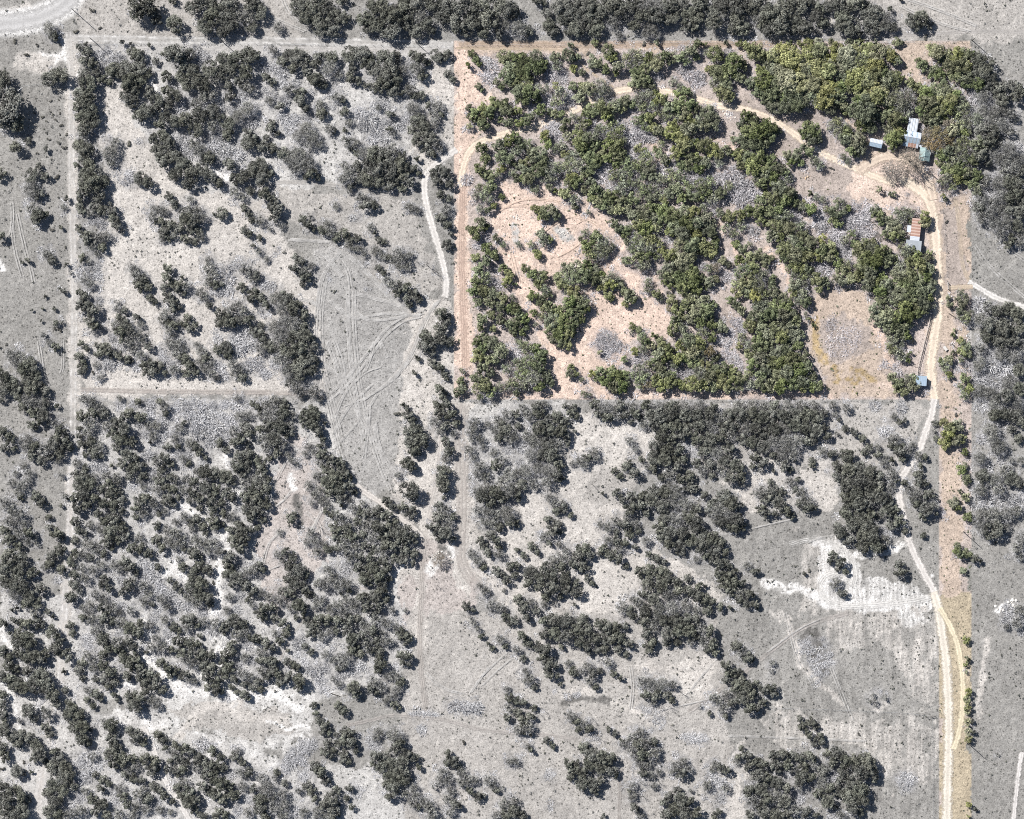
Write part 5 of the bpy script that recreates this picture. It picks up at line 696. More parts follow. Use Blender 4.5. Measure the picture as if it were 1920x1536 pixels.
# small dark tufts, droppings and stones
vo = n.new('ShaderNodeTexVoronoi'); vo.inputs['Scale'].default_value = 0.62; l.new(geo.outputs['Position'], vo.inputs['Vector'])
f3 = mrange(vo.outputs['Distance'], 0.10, 0.28, 0.42, 1.02)
vo2 = n.new('ShaderNodeTexVoronoi'); vo2.inputs['Scale'].default_value = 1.5; l.new(geo.outputs['Position'], vo2.inputs['Vector'])
f4 = mrange(vo2.outputs['Distance'], 0.08, 0.36, 0.52, 1.12)
t = mult(mult(mult(f1.outputs[0], f2.outputs[0]).outputs[0], f3.outputs[0]).outputs[0], f4.outputs[0])
mx = n.new('ShaderNodeMix'); mx.data_type = 'RGBA'; mx.blend_type = 'MULTIPLY'; mx.inputs[0].default_value = 1
l.new(at.outputs['Color'], mx.inputs[6]); l.new(t.outputs[0], mx.inputs[7]); l.new(mx.outputs[2], b.inputs['Base Color'])
bp = n.new('ShaderNodeBump'); bp.inputs['Strength'].default_value = 0.7; bp.inputs['Distance'].default_value = 0.22
l.new(noise(1.3, 4, 0.7).outputs[0], bp.inputs['Height']); l.new(bp.outputs[0], b.inputs['Normal'])
me.materials.append(m)
g = bpy.data.objects.new('ground', me); C.objects.link(g); g['kind'] = 'structure'

def ground_z(x, y):
    i = min(max(np.searchsorted(gx, x), 0), nx-1); j = min(max(np.searchsorted(gy, y), 0), ny-1)
    return float(zz[j, i])

# ------------------------------------------------------------------ roads and tyre marks (thin sheets with ragged edges)
def road_mat(name, colr, tw):
    m, n, l, b = newmat(name, 0.95, 0.05)
    uv = n.new('ShaderNodeUVMap'); sp = n.new('ShaderNodeSeparateXYZ'); l.new(uv.outputs[0], sp.inputs[0])
    geo = n.new('ShaderNodeNewGeometry')
    def noise(scale, detail=4):
        q = n.new('ShaderNodeTexNoise'); q.inputs['Scale'].default_value = scale; q.inputs['Detail'].default_value = detail
        q.inputs['Roughness'].default_value = 0.65
        l.new(geo.outputs['Position'], q.inputs['Vector']); return q.outputs[0]
    def math_(op, a, b_):
        q = n.new('ShaderNodeMath'); q.operation = op
        for i, s in enumerate((a, b_)):
            if isinstance(s, (int, float)): q.inputs[i].default_value = s
            elif s is not None: l.new(s, q.inputs[i])
        return q.outputs[0]
    def mr(s, a, b_, c, d):
        q = n.new('ShaderNodeMapRange'); q.inputs[1].default_value = a; q.inputs[2].default_value = b_; q.inputs[3].default_value = c; q.inputs[4].default_value = d
        l.new(s, q.inputs[0]); return q.outputs[0]
    u = sp.outputs['X']                                     # -1 .. 1 across
    au = math_('ABSOLUTE', u, None)
    n1 = noise(0.9); n2 = noise(0.22)
    e = math_('ADD', au, mr(n1, 0.25, 0.75, -0.45, 0.45))
    e = math_('ADD', e, mr(n2, 0.3, 0.7, -0.15, 0.15))
    alpha = mr(e, 0.45, 0.95, 1.0, 0.0)
    if tw == 1:                                            # two wheel ruts with a grassy crown
        r = math_('ABSOLUTE', math_('SUBTRACT', au, 0.52), None)
        rut = mr(r, 0.12, 0.36, 1.0, 0.0)
        alpha = math_('MULTIPLY', alpha, mr(rut, 0, 1, 0.55, 1.0))
    if tw == 2:                                            # many faint parallel wheel lines
        w = n.new('ShaderNodeMath'); w.operation = 'SINE'; l.new(math_('MULTIPLY', math_('ADD', u, mr(n2, 0.3, 0.7, -0.12, 0.12)), 13.0), w.inputs[0])
        alpha = math_('MULTIPLY', alpha, mr(w.outputs[0], -1, 1, 0.25, 1.0))
    alpha = math_('MULTIPLY', alpha, mr(noise(0.35), 0.32, 0.62, 0.2, 1.0) if tw else mr(noise(0.4), 0.25, 0.45, 0.8, 1.0))
    f = math_('MULTIPLY', mr(noise(1.6, 6), 0.3, 0.7, 0.80, 1.14), mr(noise(0.15), 0.3, 0.7, 0.90, 1.06))
    mx = n.new('ShaderNodeMix'); mx.data_type = 'RGBA'; mx.blend_type = 'MULTIPLY'; mx.inputs[0].default_value = 1
    mx.inputs[6].default_value = (*colr, 1); l.new(f, mx.inputs[7])
    if not tw:                                             # packed wheel lines, slightly darker crown
        st = mr(math_('ABSOLUTE', math_('SUBTRACT', math_('ADD', au, mr(n1, 0.3, 0.7, -0.1, 0.1)), 0.42), None), 0.08, 0.30, 1.06, 0.88); mx2 = n.new('ShaderNodeMix'); mx2.data_type = 'RGBA'; mx2.blend_type = 'MULTIPLY'; mx2.inputs[0].default_value = 1
        l.new(mx.outputs[2], mx2.inputs[6]); l.new(st, mx2.inputs[7]); l.new(mx2.outputs[2], b.inputs['Base Color'])
    else: l.new(mx.outputs[2], b.inputs['Base Color'])
    l.new(alpha, b.inputs['Alpha'])
    return m
def smooth(P, it=2):
    for _ in range(it):
        Q = [P[0]]
        for a, c in zip(P[:-1], P[1:]):
            Q += [(a[0]*.75+c[0]*.25, a[1]*.75+c[1]*.25), (a[0]*.25+c[0]*.75, a[1]*.25+c[1]*.75)]
        P = Q+[P[-1]]
    return P
def ribbon_into(vs, fs, uvs, P, hw, z):
    P = smooth(P, 3); k = len(vs)
    for i, p in enumerate(P):
        a = P[max(i-1, 0)]; c = P[min(i+1, len(P)-1)]
        d = Vector((c[0]-a[0], c[1]-a[1])); d.normalize(); nrm = Vector((-d.y, d.x))
        for u in (-1, -0.5, 0, 0.5, 1):
            w = W(p[0]+nrm.x*hw*u, p[1]+nrm.y*hw*u, z); vs.append(w); uvs.append((u, i*0.1))
    for i in range(len(P)-1):
        for j in range(4):
            q = k+i*5+j; fs.append((q, q+5, q+6, q+1))
def ribbon_obj(name, lines, mat):
    vs, fs, uvs = [], [], []
    for P, hw, z in lines: ribbon_into(vs, fs, uvs, P, hw, z)
    me = bpy.data.meshes.new(name); me.from_pydata([tuple(v) for v in vs], [], fs)
    uvl = me.uv_layers.new(name='UVMap')
    li = np.zeros(len(me.loops), np.int32); me.loops.foreach_get('vertex_index', li)
    uvl.data.foreach_set('uv', np.array(uvs, np.float32)[li].ravel())
    me.materials.append(mat); o = bpy.data.objects.new(name, me); C.objects.link(o); o['kind'] = 'structure'
    return o
for i, (nm, c, hw, tw, P) in enumerate(ROADS):
    ribbon_obj(nm, [(P, hw*1.45, 0.02+0.006*i)], road_mat('packed '+nm.replace('_', ' ')+' soil', tuple(min(v*0.80, 0.93) for v in lin(c)), tw))
MARKS = [
 [(604,530),(592,600),(600,690),(618,760),(640,850),(662,900)], [(608,530),(598,600),(606,700),(626,770),(640,830)],
 [(640,470),(612,505),(600,540),(598,570)], [(655,545),(654,600),(660,680),(672,760),(688,850)], [(662,545),(661,600),(668,690),(682,770),(700,850),(730,920)],
 [(620,462),(660,480),(700,520),(740,565),(770,588)], [(612,470),(650,500),(656,545)], [(618,455),(580,452),(540,450)],
 [(795,588),(760,592),(725,615),(700,650),(675,680),(650,710),(625,735)], [(792,594),(762,600),(730,622),(705,656),(680,690),(650,725),(620,750)],
 [(790,585),(750,575),(700,560),(665,552)], [(788,592),(740,585),(700,590),(665,600),(620,562)], [(770,590),(720,600),(690,600),(668,585)],
 [(826,560),(800,600),(785,650),(760,690),(730,720),(690,745),(650,760)], [(820,566),(794,604),(779,654),(752,694),(720,724),(680,752)],
 [(640,700),(660,760),(700,830),(740,890)], [(600,680),(625,700),(660,712)], [(612,640),(630,690),(640,740)], [(625,640),(640,680),(645,720)],
 [(620,800),(640,740),(680,700),(710,690)], [(625,815),(655,760),(700,720)], [(635,830),(680,780),(705,740)], [(680,700),(690,680),(700,640)], [(710,640),(720,665),(724,672)],
 [(700,790),(705,830),(720,870)], [(690,760),(688,800),(680,860)], [(560,560),(590,570),(600,580)], [(590,470),(610,480),(640,520)],
 [(930,400),(960,380),(1000,372),(1050,380)], [(985,470),(1010,440),(1040,420),(1070,405),(1095,412)], [(1080,420),(1100,410),(1120,425),(1140,450)], [(960,470),(970,510),(975,530)],
 [(940,390),(975,385),(1010,395)], [(1050,480),(1070,470),(1090,455)], [(1090,470),(1120,500),(1150,520)],
 [(870,1120),(920,1140),(960,1160)], [(900,1270),(930,1240),(955,1220)], [(905,1285),(935,1255),(960,1235)], [(880,1300),(900,1270),(915,1250)], [(800,1260),(830,1290),(870,1300)],
 [(1340,1000),(1380,1000),(1430,985),(1500,970)], [(1560,1005),(1530,1010),(1515,1018)], [(1440,1222),(1500,1177),(1540,1160)], [(1470,1150),(1478,1180),(1490,1230),(1520,1280)],
 [(1290,1300),(1330,1250),(1350,1230)], [(1240,1330),(1290,1320),(1330,1310)], [(1180,1330),(1185,1290),(1180,1250)], [(1365,1380),(1500,1385),(1620,1390)],
 [(1560,1250),(1580,1300),(1600,1350)], [(20,420),(25,470),(40,520)], [(35,400),(50,470),(60,500),(66,530)], [(70,640),(76,680),(82,720)], [(20,380),(22,410),(18,440)],
 [(115,640),(116,690),(112,700)], [(560,40),(540,20),(530,-10)], [(500,30),(545,50),(570,60)], [(1700,0),(1760,20),(1830,50)], [(1690,10),(1750,40),(1820,58)],
 [(1825,460),(1850,500),(1920,560)], [(1870,440),(1890,470),(1920,490)],
 [(520,900),(540,860),(560,840)], [(500,960),(530,940),(545,920)], [(600,1000),(595,980),(570,960)], [(490,1060),(500,1020),(520,1000)], [(590,880),(600,920),(606,960)],
 [(525,840),(540,830),(560,850)], [(480,1090),(500,1070),(520,1062)], [(600,960),(580,1000),(570,1030)],
]
rr = random.Random(3)
lines = []
for i, P in enumerate(MARKS):
    hw = rr.choice((1.7, 2.2, 2.9)) if 540 < P[0][0] < 830 and 440 < P[0][1] < 840 else rr.choice((1.3, 1.6)); lines.append((P, hw, 0.30+0.002*i))
    off = rr.choice((-5.5, 5.5)); lines.append(([(x+off*0.8, y-off*0.35) for x, y in P], hw*0.9, 0.30+0.002*i+0.001))
inl = [q for q in lines if in_parcel(*q[0][0])]; outl = [q for q in lines if not in_parcel(*q[0][0])]
ribbon_obj('tyre_marks', outl, road_mat('pale tyre marks', lin((204,202,199)), 1))
ribbon_obj('tyre_marks', inl, road_mat('sandy tyre marks', lin((222,202,186)), 1))

# ------------------------------------------------------------------ plant templates
def crown_mesh(name, seed, nlobe, nq, qs, mat, thin=1.0, twigs=0, flat=0.62, low=0.42, tops=None, trunk=False):
    r = random.Random(seed); mb = MB(); mi = []
    lobes = []
    for i in range(nlobe):
        for _ in range(30):
            a = r.uniform(0, 2*math.pi); rad = math.sqrt(r.random())*0.72
            lr = r.uniform(0.24, 0.42)*(1.05 if nlobe < 8 else 0.84 if nlobe < 20 else 0.72)
            x, y = rad*math.cos(a), rad*math.sin(a)
            if all((x-q[0])**2+(y-q[1])**2 > (0.30 if nlobe < 8 else 0.20 if nlobe < 20 else 0.15)**2 for q in lobes): break
        z = low + flat*math.sqrt(max(0.05, 1-(rad/0.98)**2))*r.uniform(0.5, 1.1)
        lobes.append((x, y, z, lr, r.uniform(-0.2, 0.2)))
    wsum = sum(q[3]**2 for q in lobes)
    for (x, y, z, lr, lv) in lobes:
        k = int(nq*lr*lr/wsum)
        for _ in range(k):
            d = Vector((r.gauss(0,1), r.gauss(0,1), r.gauss(0,1)+0.55)).normalized()
            rad = lr*(r.uniform(0.72, 1.06) if thin > 0.8 else r.uniform(0.35, 1.15))
            c = Vector((x, y, z)) + Vector((d.x*rad, d.y*rad, d.z*rad*0.85))
            if c.z < 0.05: c.z = 0.05
            nn = (d*0.75 + Vector((0, 0, 0.75)) + Vector((r.gauss(0,1), r.gauss(0,1), r.gauss(0,1)))*0.38).normalized()
            u = nn.orthogonal().normalized(); u.rotate(Matrix.Rotation(r.uniform(0, 6.28), 3, nn)); w = nn.cross(u)
            s = qs*r.uniform(0.55, 1.25)*0.5; t = s*r.uniform(0.6, 1.0)
            v = min(1, max(0, 0.38+lv*1.3+r.gauss(0, 0.27)))
            mb.poly([c-u*s-w*t*0.4, c-u*s*0.2-w*t, c+u*s-w*t*0.3, c+u*s*0.5+w*t*0.9, c-u*s*0.6+w*t*0.8], v); mi.append(0)
    for i in range(twigs):
        a = r.uniform(0, 6.283); rad = math.sqrt(r.random())*0.95
        p = Vector((rad*math.cos(a), rad*math.sin(a), low+flat*r.uniform(0.0, 0.9)*math.sqrt(max(0, 1-rad*rad))))
        d = Vector((p.x+r.gauss(0,.5), p.y+r.gauss(0,.5), r.uniform(0.1, 0.9))).normalized()*r.uniform(0.12, 0.34)
        sd_ = d.cross(Vector((r.gauss(0,1), r.gauss(0,1), r.gauss(0,1)))).normalized()*qs*0.14
        mb.poly([p-sd_, p+sd_, p+d+sd_*0.3, p+d-sd_*0.3], r.uniform(0.2, 0.9)); mi.append(1)
    if trunk:
        k0 = len(mb.f); trunk_into(mb, r); mi += [2]*(len(mb.f)-k0)
    mats = [mat, M['b'], M['bark']] if trunk else [mat, M['b']]
    return mb.mesh(name, mats, mi)
def trunk_into(mb, r):
    p = Vector((0, 0, -0.06)); q = Vector((r.uniform(-.05,.05), r.uniform(-.05,.05), 0.32))
    mb.tube(p, q, 0.075, 0.055, 6)
    for i in range(4):
        a = i*1.571+r.uniform(-.5, .5); e = Vector((0.36*math.cos(a), 0.36*math.sin(a), r.uniform(0.62, 0.85)))
        mb.tube(q, e, 0.045, 0.018, 4)
        for j in range(2):
            b_ = a+r.uniform(-.9, .9); mb.tube(e, e+Vector((0.22*math.cos(b_), 0.22*math.sin(b_), r.uniform(0.08, 0.22))), 0.018, 0.006, 3)
def trunk_mesh(name, seed):
    mb = MB(); trunk_into(mb, random.Random(seed)); return mb.mesh(name, M['bark'])
def stick_mesh(name, seed, ns, mat, w=0.022, flat=0.45, spread=1.0):
    """a leafless shrub or heap of cut brush: fans of fine grey limbs"""
    r = random.Random(seed); mb = MB()
    for i in range(ns):
        a = r.uniform(0, 6.283); rad = math.sqrt(r.random())*0.85*spread
        p = Vector((rad*math.cos(a), rad*math.sin(a), r.uniform(0.02, flat)*max(0.15, 1-rad)))
        if r.random() < 0.55: d = Vector((math.cos(a)+r.gauss(0,.5), math.sin(a)+r.gauss(0,.5), r.uniform(0.1, 0.7)))
        else: d = Vector((r.gauss(0,1), r.gauss(0,1), r.uniform(-.1, 0.5)))
        d = d.normalized()*r.uniform(0.14, 0.46)
        s = d.cross(Vector((r.gauss(0,.4), r.gauss(0,.4), 1))).normalized()*w*r.uniform(0.6, 1.5)
        v = min(1, max(0, r.gauss(0.58, 0.25)))
        up = s.cross(d).normalized()*w*0.6
        mb.poly([p-s, p+s, p+d+s*0.4, p+d-s*0.4], v); mb.poly([p-s-up*0.02, p+up*1.4, p+d+up*0.4, p+d-s*0.4], v*0.9)
    return mb.mesh(name, mat)
def bare_tree_mesh(name, seed, mat):
    r = random.Random(seed); mb = MB()
    def grow(p, d, L, rad, depth):
        q = p+d*L; mb.tube(p, q, rad, rad*0.62, 5 if depth < 2 else 3, r.uniform(.3,.7))
        if depth >= 4: return
        for i in range(3 if depth < 3 else 2):
            nd = (d+Vector((r.gauss(0,.55), r.gauss(0,.55), r.gauss(0.05,.3)))).normalized()
            grow(q, nd, L*r.uniform(0.6, 0.82), rad*0.58, depth+1)
    grow(Vector((0,0,-0.05)), Vector((r.uniform(-.08,.08), r.uniform(-.08,.08), 1)).normalized(), 0.52, 0.055, 0)
    return mb.mesh(name, mat)

T = {}     # (kind key, size class) -> list of crown meshes ; TJ: crown+trunk joined for the mass
def build_templates(key, mat, thin=False, nvar=3):
    for sc, nl, nq, qs in (('S', 5, 240, 0.26), ('M', 12, 760, 0.15), ('L', 24, 1900, 0.095)):
        A, B = [], []
        for v in range(nvar):
            sd0 = hash_(key+sc)+v*31
            if thin: a = dict(nlobe=nl+2, nq=int(nq*0.62), qs=qs*0.85, thin=0.5, twigs=int(nq*0.35))
            else: a = dict(nlobe=nl, nq=nq, qs=qs, thin=1.0, twigs=int(nq*0.03))
            A.append(crown_mesh('crown', sd0, mat=mat, **a)); B.append(crown_mesh('tree', sd0+7, mat=mat, trunk=True, **a))
        T[(key, sc)] = (A, B)
def hash_(s):
    h = 7
    for ch in s: h = (h*31+ord(ch)) % 100003
    return h
for k in ('d', 'Cd', 'Cg', 'Cy'): build_templates(k, M[k])
for k in ('h', 'Ch', 'Cp'): build_templates(k, M[k], thin=True)
build_templates('s', M['s'], thin=False, nvar=2)
TR = [trunk_mesh('trunk', 40+i) for i in range(4)]
ST = {k: {'S': [stick_mesh('twigs', 60+i, 90, M[k], 0.055) for i in range(3)], 'L': [stick_mesh('twigs', 80+i, 210, M[k], 0.034) for i in range(4)]} for k in ('b', 'Cb')}
BT = [bare_tree_mesh('limbs', 90+i, M['deadwood']) for i in range(5)]

# ------------------------------------------------------------------ labels
LAND = [ (60,40,'the curving gravel road'), (134,110,'the white scrape at the track fork'), (60,240,'the shrub-dotted left pasture'), (60,330,'the left pasture'),
 (40,460,'the white spot in the left pasture'), (60,700,'the oak group in the left pasture'), (150,230,'the narrow top-left pale clearing'), (230,330,'the long pale clearing'),
 (330,430,'the long pale clearing'), (380,130,'the top-left thicket'), (430,260,'the top-left thicket'), (560,230,'the brush-strewn thicket'), (690,240,'the brush-strewn thicket'),
 (600,50,'the egg-shaped grove above the top track'), (720,40,'the rounded grove above the top track'), (900,40,'the long grove above the parcel'), (1100,40,'the long grove above the parcel'),
 (1300,40,'the long grove above the parcel'), (1480,40,'the long grove above the parcel'), (1720,45,'the lone tree in the top-right field'), (670,640,'the tyre-marked meadow'), (790,330,'the white track bend'),
 (830,540,'the meadow gate'), (540,640,'the dark grove left of the meadow'), (300,600,'the lower pale clearing'), (400,720,'the pale cross strip'), (300,850,'the lower-left thicket'),
 (350,950,'the white caliche veins'), (550,950,'the pink scraped hollow'), (220,1100,'the lower-left thicket'), (420,1100,'the white caliche veins'), (700,1040,'the grove left of the track junction'),
 (820,1040,'the track junction'), (60,1200,'the bottom-left grove'), (130,1340,'the leaf-shaped clump by the left track'), (400,1340,'the white mottled strip'), (300,1450,'the bottom-left thicket'),
 (560,1410,'the long brush heap'), (640,1200,'the grove below the hollow'), (760,1440,'the bottom clumps'), (980,850,'the thicket below the parcel'), (1150,850,'the southern pale clearing'),
 (1100,1030,'the southern pale clearing'), (1300,900,'the wide southern thicket'), (1420,820,'the wide southern thicket'), (1620,940,'the walled-off field grove'), (1580,1070,'the field island trees'),
 (1650,1100,'the white worn field'), (1100,1200,'the grove above the dry wash'), (1120,1310,'the dry wash'), (1250,1180,'the grove above the dry wash'), (1390,1290,'the clump right of the dry wash'),
 (1100,1450,'the bottom centre clumps'), (1500,1440,'the big bottom-right grove'), (1540,1220,'the dark weed patch'), (1620,1300,'the lower-right field'), (1870,250,'the right-edge wood'),
 (1870,700,'the right-edge wood'), (1870,900,'the right-edge wood'), (1870,450,'the grey field at right'), (1880,1300,'the grey field at right'),
 (1000,150,'the parcel top-left copse'), (900,300,'the drive entrance'), (1200,200,'the sandy drive'), (1380,220,'the sandy drive bend'), (1080,300,'the central green wood'), (1300,350,'the central green wood'),
 (1560,140,'the big green grove'), (1500,240,'the sandy drive'), (1640,268,'the small white shed'), (1708,260,'the metal-roofed house'), (1733,292,'the green gabled shed'), (1680,340,'the sandy yard'),
 (1770,200,'the trees behind the house'), (1716,440,'the rust-striped barn'), (1650,500,'the grove below the barn'), (1530,420,'the silvery dead patch'), (1580,630,'the heap-dotted meadow'),
 (1726,714,'the pale blue shed'), (1680,600,'the grove beside the lane'), (1010,400,'the churned sandy clearing'), (1060,560,'the crescent grove'), (1170,600,'the peach clearing'), (910,560,'the left parcel strip'),
 (1000,690,'the lower-left parcel copse'), (1250,680,'the lower parcel wood'), (1440,600,'the central green wood'), (1400,700,'the lower parcel wood'), (1790,700,'the strip right of the lane'), (1790,900,'the narrow east strip'),
 (1800,1250,'the hedge on the yellow strip'), (1790,1040,'the narrow east strip'), (1320,480,'the central green wood'), (1200,460,'the sandy clearing edge') ]
def where(x, y):
    d = sorted(((x-a)**2+(y-b)**2, a, b, s) for a, b, s in LAND)[0]
    dx, dy = x-d[1], y-d[2]; dist = math.sqrt(d[0])
    if dist < 34: rel = 'at'
    else:
        v = '' if abs(dy) < abs(dx)*0.5 else ('above' if dy < 0 else 'below'); h = '' if abs(dx) < abs(dy)*0.5 else ('left' if dx < 0 else 'right')
        rel = (v+'-'+h if v and h else (v or h)); rel = rel if rel in ('above', 'below') else rel+' of'
    return f'{rel} {d[3]}'
ADJ = {'L': ['broad', 'wide', 'spreading'], 'M': ['rounded', 'mid-sized', 'bushy'], 'S': ['small', 'slight', 'compact']}
DESC = {'d': 'dark evergreen', 'Cd': 'deep-green evergreen', 'Cg': 'green oak', 'Cy': 'olive-green oak', 'h': 'thin-crowned grey tree', 'Ch': 'thin-crowned greenish tree',
        'Cp': 'tan-leaved autumn tree', 'b': 'grey leafless shrub', 'Cb': 'pale leafless shrub', 's': 'low dark shrub', 'n': 'bare-limbed tree'}
ORD = ['first','second','third','fourth','fifth','sixth','seventh','eighth','ninth','tenth','eleventh','twelfth','thirteenth','fourteenth','fifteenth',
       'sixteenth','seventeenth','eighteenth','nineteenth','twentieth']
def make_labels(items):
    """items: (x, y, r, key); a label for each that says its look, what it stands beside and, among its likes there, which one"""
    fam = {}
    for t in items:
        fam.setdefault((DESC[t[3]], where(t[0], t[1])), []).append(t)
    out = {}
    def rank(ts, base, tail):
        xs = [t[0] for t in ts]; ys = [t[1] for t in ts]; ax = 0 if max(xs)-min(xs) >= max(ys)-min(ys) else 1
        ts = sorted(ts, key=lambda t: t[ax]); n = len(ts); a, z = (('leftmost', 'rightmost'), ('topmost', 'lowest'))[ax]; side = ('left', 'top')[ax]
        big = max(ts, key=lambda t: t[2])
        for i, t in enumerate(ts):
            if n == 1: w = ''
            elif n <= 3: w = (a, z)[i] if n == 2 else (a, 'middle one', z)[i]
            else: w = a if i == 0 else (z if i == n-1 else f'{ORD[min(i, 19)]} from {side}')
            s = base + (', '+w if w else '') + (', '+tail if tail else '')
            sc = size_class(t[2]); adj = ADJ[sc][0]
            out[t] = s if len((adj+' '+s).replace('-', ' ').split()) > 16 else adj+' '+s
    for (d, wh), ts in fam.items():
        base = f'{d} {wh}'
        if len(ts) <= 7: rank(ts, base, '')
        else:
            ts = sorted(ts, key=lambda t: t[1]); n = len(ts); k = 2 if n <= 14 else 3
            names = ('upper half', 'lower half') if k == 2 else ('upper third', 'middle third', 'lower third')
            for q in range(k): rank(ts[q*n//k:(q+1)*n//k], base, names[q])
    return out

# ------------------------------------------------------------------ place plants
def keyof(x, y, k):
    if k in 'ns': return k
    if in_parcel(x, y):
        return {'d': 'Cd', 'g': 'Cg', 'y': 'Cy', 'h': 'Ch', 'p': 'Cp', 'b': 'Cb'}[k]
    return {'d': 'd', 'g': 'd', 'y': 'd', 'h': 'h', 'p': 'h', 'b': 'b'}[k]
KIND = {'d': 'evergreen_tree', 'Cd': 'evergreen_tree', 'Cg': 'oak_tree', 'Cy': 'oak_tree', 'h': 'thin_crowned_tree', 'Ch': 'thin_crowned_tree', 'Cp': 'autumn_tree',
        'b': 'leafless_shrub', 'Cb': 'leafless_shrub', 's': 'low_shrub', 'n': 'bare_tree'}
CAT = {'evergreen_tree': 'evergreen tree', 'oak_tree': 'oak tree', 'thin_crowned_tree': 'thin-crowned tree', 'autumn_tree': 'autumn tree', 'leafless_shrub': 'leafless shrub', 'low_shrub': 'shrub', 'bare_tree': 'bare tree'}
GROUP = {'evergreen_tree': 'dark evergreen trees of the ranch', 'oak_tree': 'green oaks of the parcel', 'thin_crowned_tree': 'thin-crowned grey trees', 'autumn_tree': 'tan-leaved trees',
         'leafless_shrub': 'grey leafless shrubs', 'low_shrub': 'low shrubs of the pastures', 'bare_tree': 'bare-limbed trees'}
groups = {}
for (x, y, r, k) in PLANTS:
    if r < 1: continue
    key = keyof(x, y, k); groups.setdefault(KIND[key], []).append((x, y, r, key))
def size_class(r): return 'S' if r < 6.8 else ('M' if r < 12.6 else 'L')
LIMIT = 298
masses = {}
for kind, items in groups.items():
    items.sort(key=lambda t: -t[2])
    vis = [t for t in items if 2 < t[0] < PW-2 and 2 < t[1] < PH-2]
    single = vis[:LIMIT]; labs = make_labels(single); ss = set(single); rest = [t for t in items if t not in ss]
    for (x, y, r, key) in single:
        sc = size_class(r); rm = r*MPP*(1.16 if in_parcel(x, y) else 1.06)
        loc = W(x, y); loc.z = ground_z(loc.x, loc.y)-0.05
        rz = rng.uniform(0, 6.283); sx = rm*rng.uniform(0.82, 1.18); sy = rm*rng.uniform(0.82, 1.18)
        sz = rm*rng.uniform(0.95, 1.45)*(1.25 if sc == 'S' and kind != 'low_shrub' else 1.0)
        lab = labs[(x, y, r, key)]
        if kind in ('leafless_shrub', 'bare_tree', 'low_shrub'):
            if kind == 'leafless_shrub': me_ = rng.choice(ST[key]['S' if r < 9 else 'L'])
            elif kind == 'bare_tree': me_ = rng.choice(BT); sx = sy = rm*1.0; sz = max(rm*1.3, 3.0)
            else: me_ = rng.choice(T[('s', 'S')][0]); sz = rm*0.8; loc.z -= 0.25*rm
            o = bpy.data.objects.new(kind, me_); C.objects.link(o); o.location = loc; o.rotation_euler = (0, 0, rz); o.scale = (sx, sy, sz)
            tag(o, lab, CAT[kind], GROUP[kind]); continue
        e = empty(kind, loc, rz); e.scale = (sx, sy, sz); tag(e, lab, CAT[kind], GROUP[kind])
        c = bpy.data.objects.new('crown', rng.choice(T[(key, sc)][0])); C.objects.link(c); c.parent = e
        t_ = bpy.data.objects.new('trunk', rng.choice(TR)); C.objects.link(t_); t_.parent = e
    if rest: masses[kind] = rest

def scatter(name, pts, meshes):
    """ONE object that stands for everything past the first 300 of a kind; pts: x, y, z, sx, sy, sz, rot, template index"""
    col_ = bpy.data.collections.new(name+'_kinds')
    for i, me_ in enumerate(meshes):
        o = bpy.data.objects.new('%s_kind_%03d' % (name, i), me_); col_.objects.link(o)
    A = np.array(pts, np.float32)
    me = bpy.data.meshes.new(name); me.vertices.add(len(A)); me.vertices.foreach_set('co', A[:, :3].ravel())
    s = me.attributes.new('size', 'FLOAT_VECTOR', 'POINT'); s.data.foreach_set('vector', A[:, 3:6].ravel())
    ro = me.attributes.new('turn', 'FLOAT_VECTOR', 'POINT'); R = np.zeros((len(A), 3), np.float32); R[:, 2] = A[:, 6]; ro.data.foreach_set('vector', R.ravel())
    ix = me.attributes.new('pick', 'INT', 'POINT'); ix.data.foreach_set('value', A[:, 7].astype(np.int32))
    for m_ in meshes[0].materials: me.materials.append(m_)
    o = bpy.data.objects.new(name, me); C.objects.link(o)
    ng = bpy.data.node_groups.new(name, 'GeometryNodeTree')
    ng.interface.new_socket('Geometry', in_out='INPUT', socket_type='NodeSocketGeometry'); ng.interface.new_socket('Geometry', in_out='OUTPUT', socket_type='NodeSocketGeometry')
    N = ng.nodes; L = ng.links
    gi = N.new('NodeGroupInput'); go = N.new('NodeGroupOutput'); ip = N.new('GeometryNodeInstanceOnPoints')
    ci = N.new('GeometryNodeCollectionInfo'); ci.inputs['Collection'].default_value = col_; ci.inputs['Separate Children'].default_value = True; ci.inputs['Reset Children'].default_value = True
    def na(nm, ty):
        q = N.new('GeometryNodeInputNamedAttribute'); q.data_type = ty; q.inputs['Name'].default_value = nm; return q
    a1 = na('size', 'FLOAT_VECTOR'); a2 = na('turn', 'FLOAT_VECTOR'); a3 = na('pick', 'INT')
    e2r = N.new('FunctionNodeEulerToRotation'); L.new(a2.outputs['Attribute'], e2r.inputs[0])
    L.new(gi.outputs[0], ip.inputs['Points']); L.new(ci.outputs[0], ip.inputs['Instance']); ip.inputs['Pick Instance'].default_value = True
    L.new(a3.outputs['Attribute'], ip.inputs['Instance Index']); L.new(e2r.outputs[0], ip.inputs['Rotation']); L.new(a1.outputs['Attribute'], ip.inputs['Scale'])
    L.new(ip.outputs[0], go.inputs[0])
    md = o.modifiers.new('scatter', 'NODES'); md.node_group = ng
    return o
MASSLAB = {'evergreen_tree': 'dark evergreens filling the thickets between the larger trees', 'oak_tree': 'smaller green oaks filling the parcel wood', 'thin_crowned_tree': 'thin grey trees filling the gaps of the thickets',
           'leafless_shrub': 'smaller grey leafless brush filling the gaps of the thickets', 'autumn_tree': 'small tan trees', 'low_shrub': 'low shrubs', 'bare_tree': 'bare small trees'}
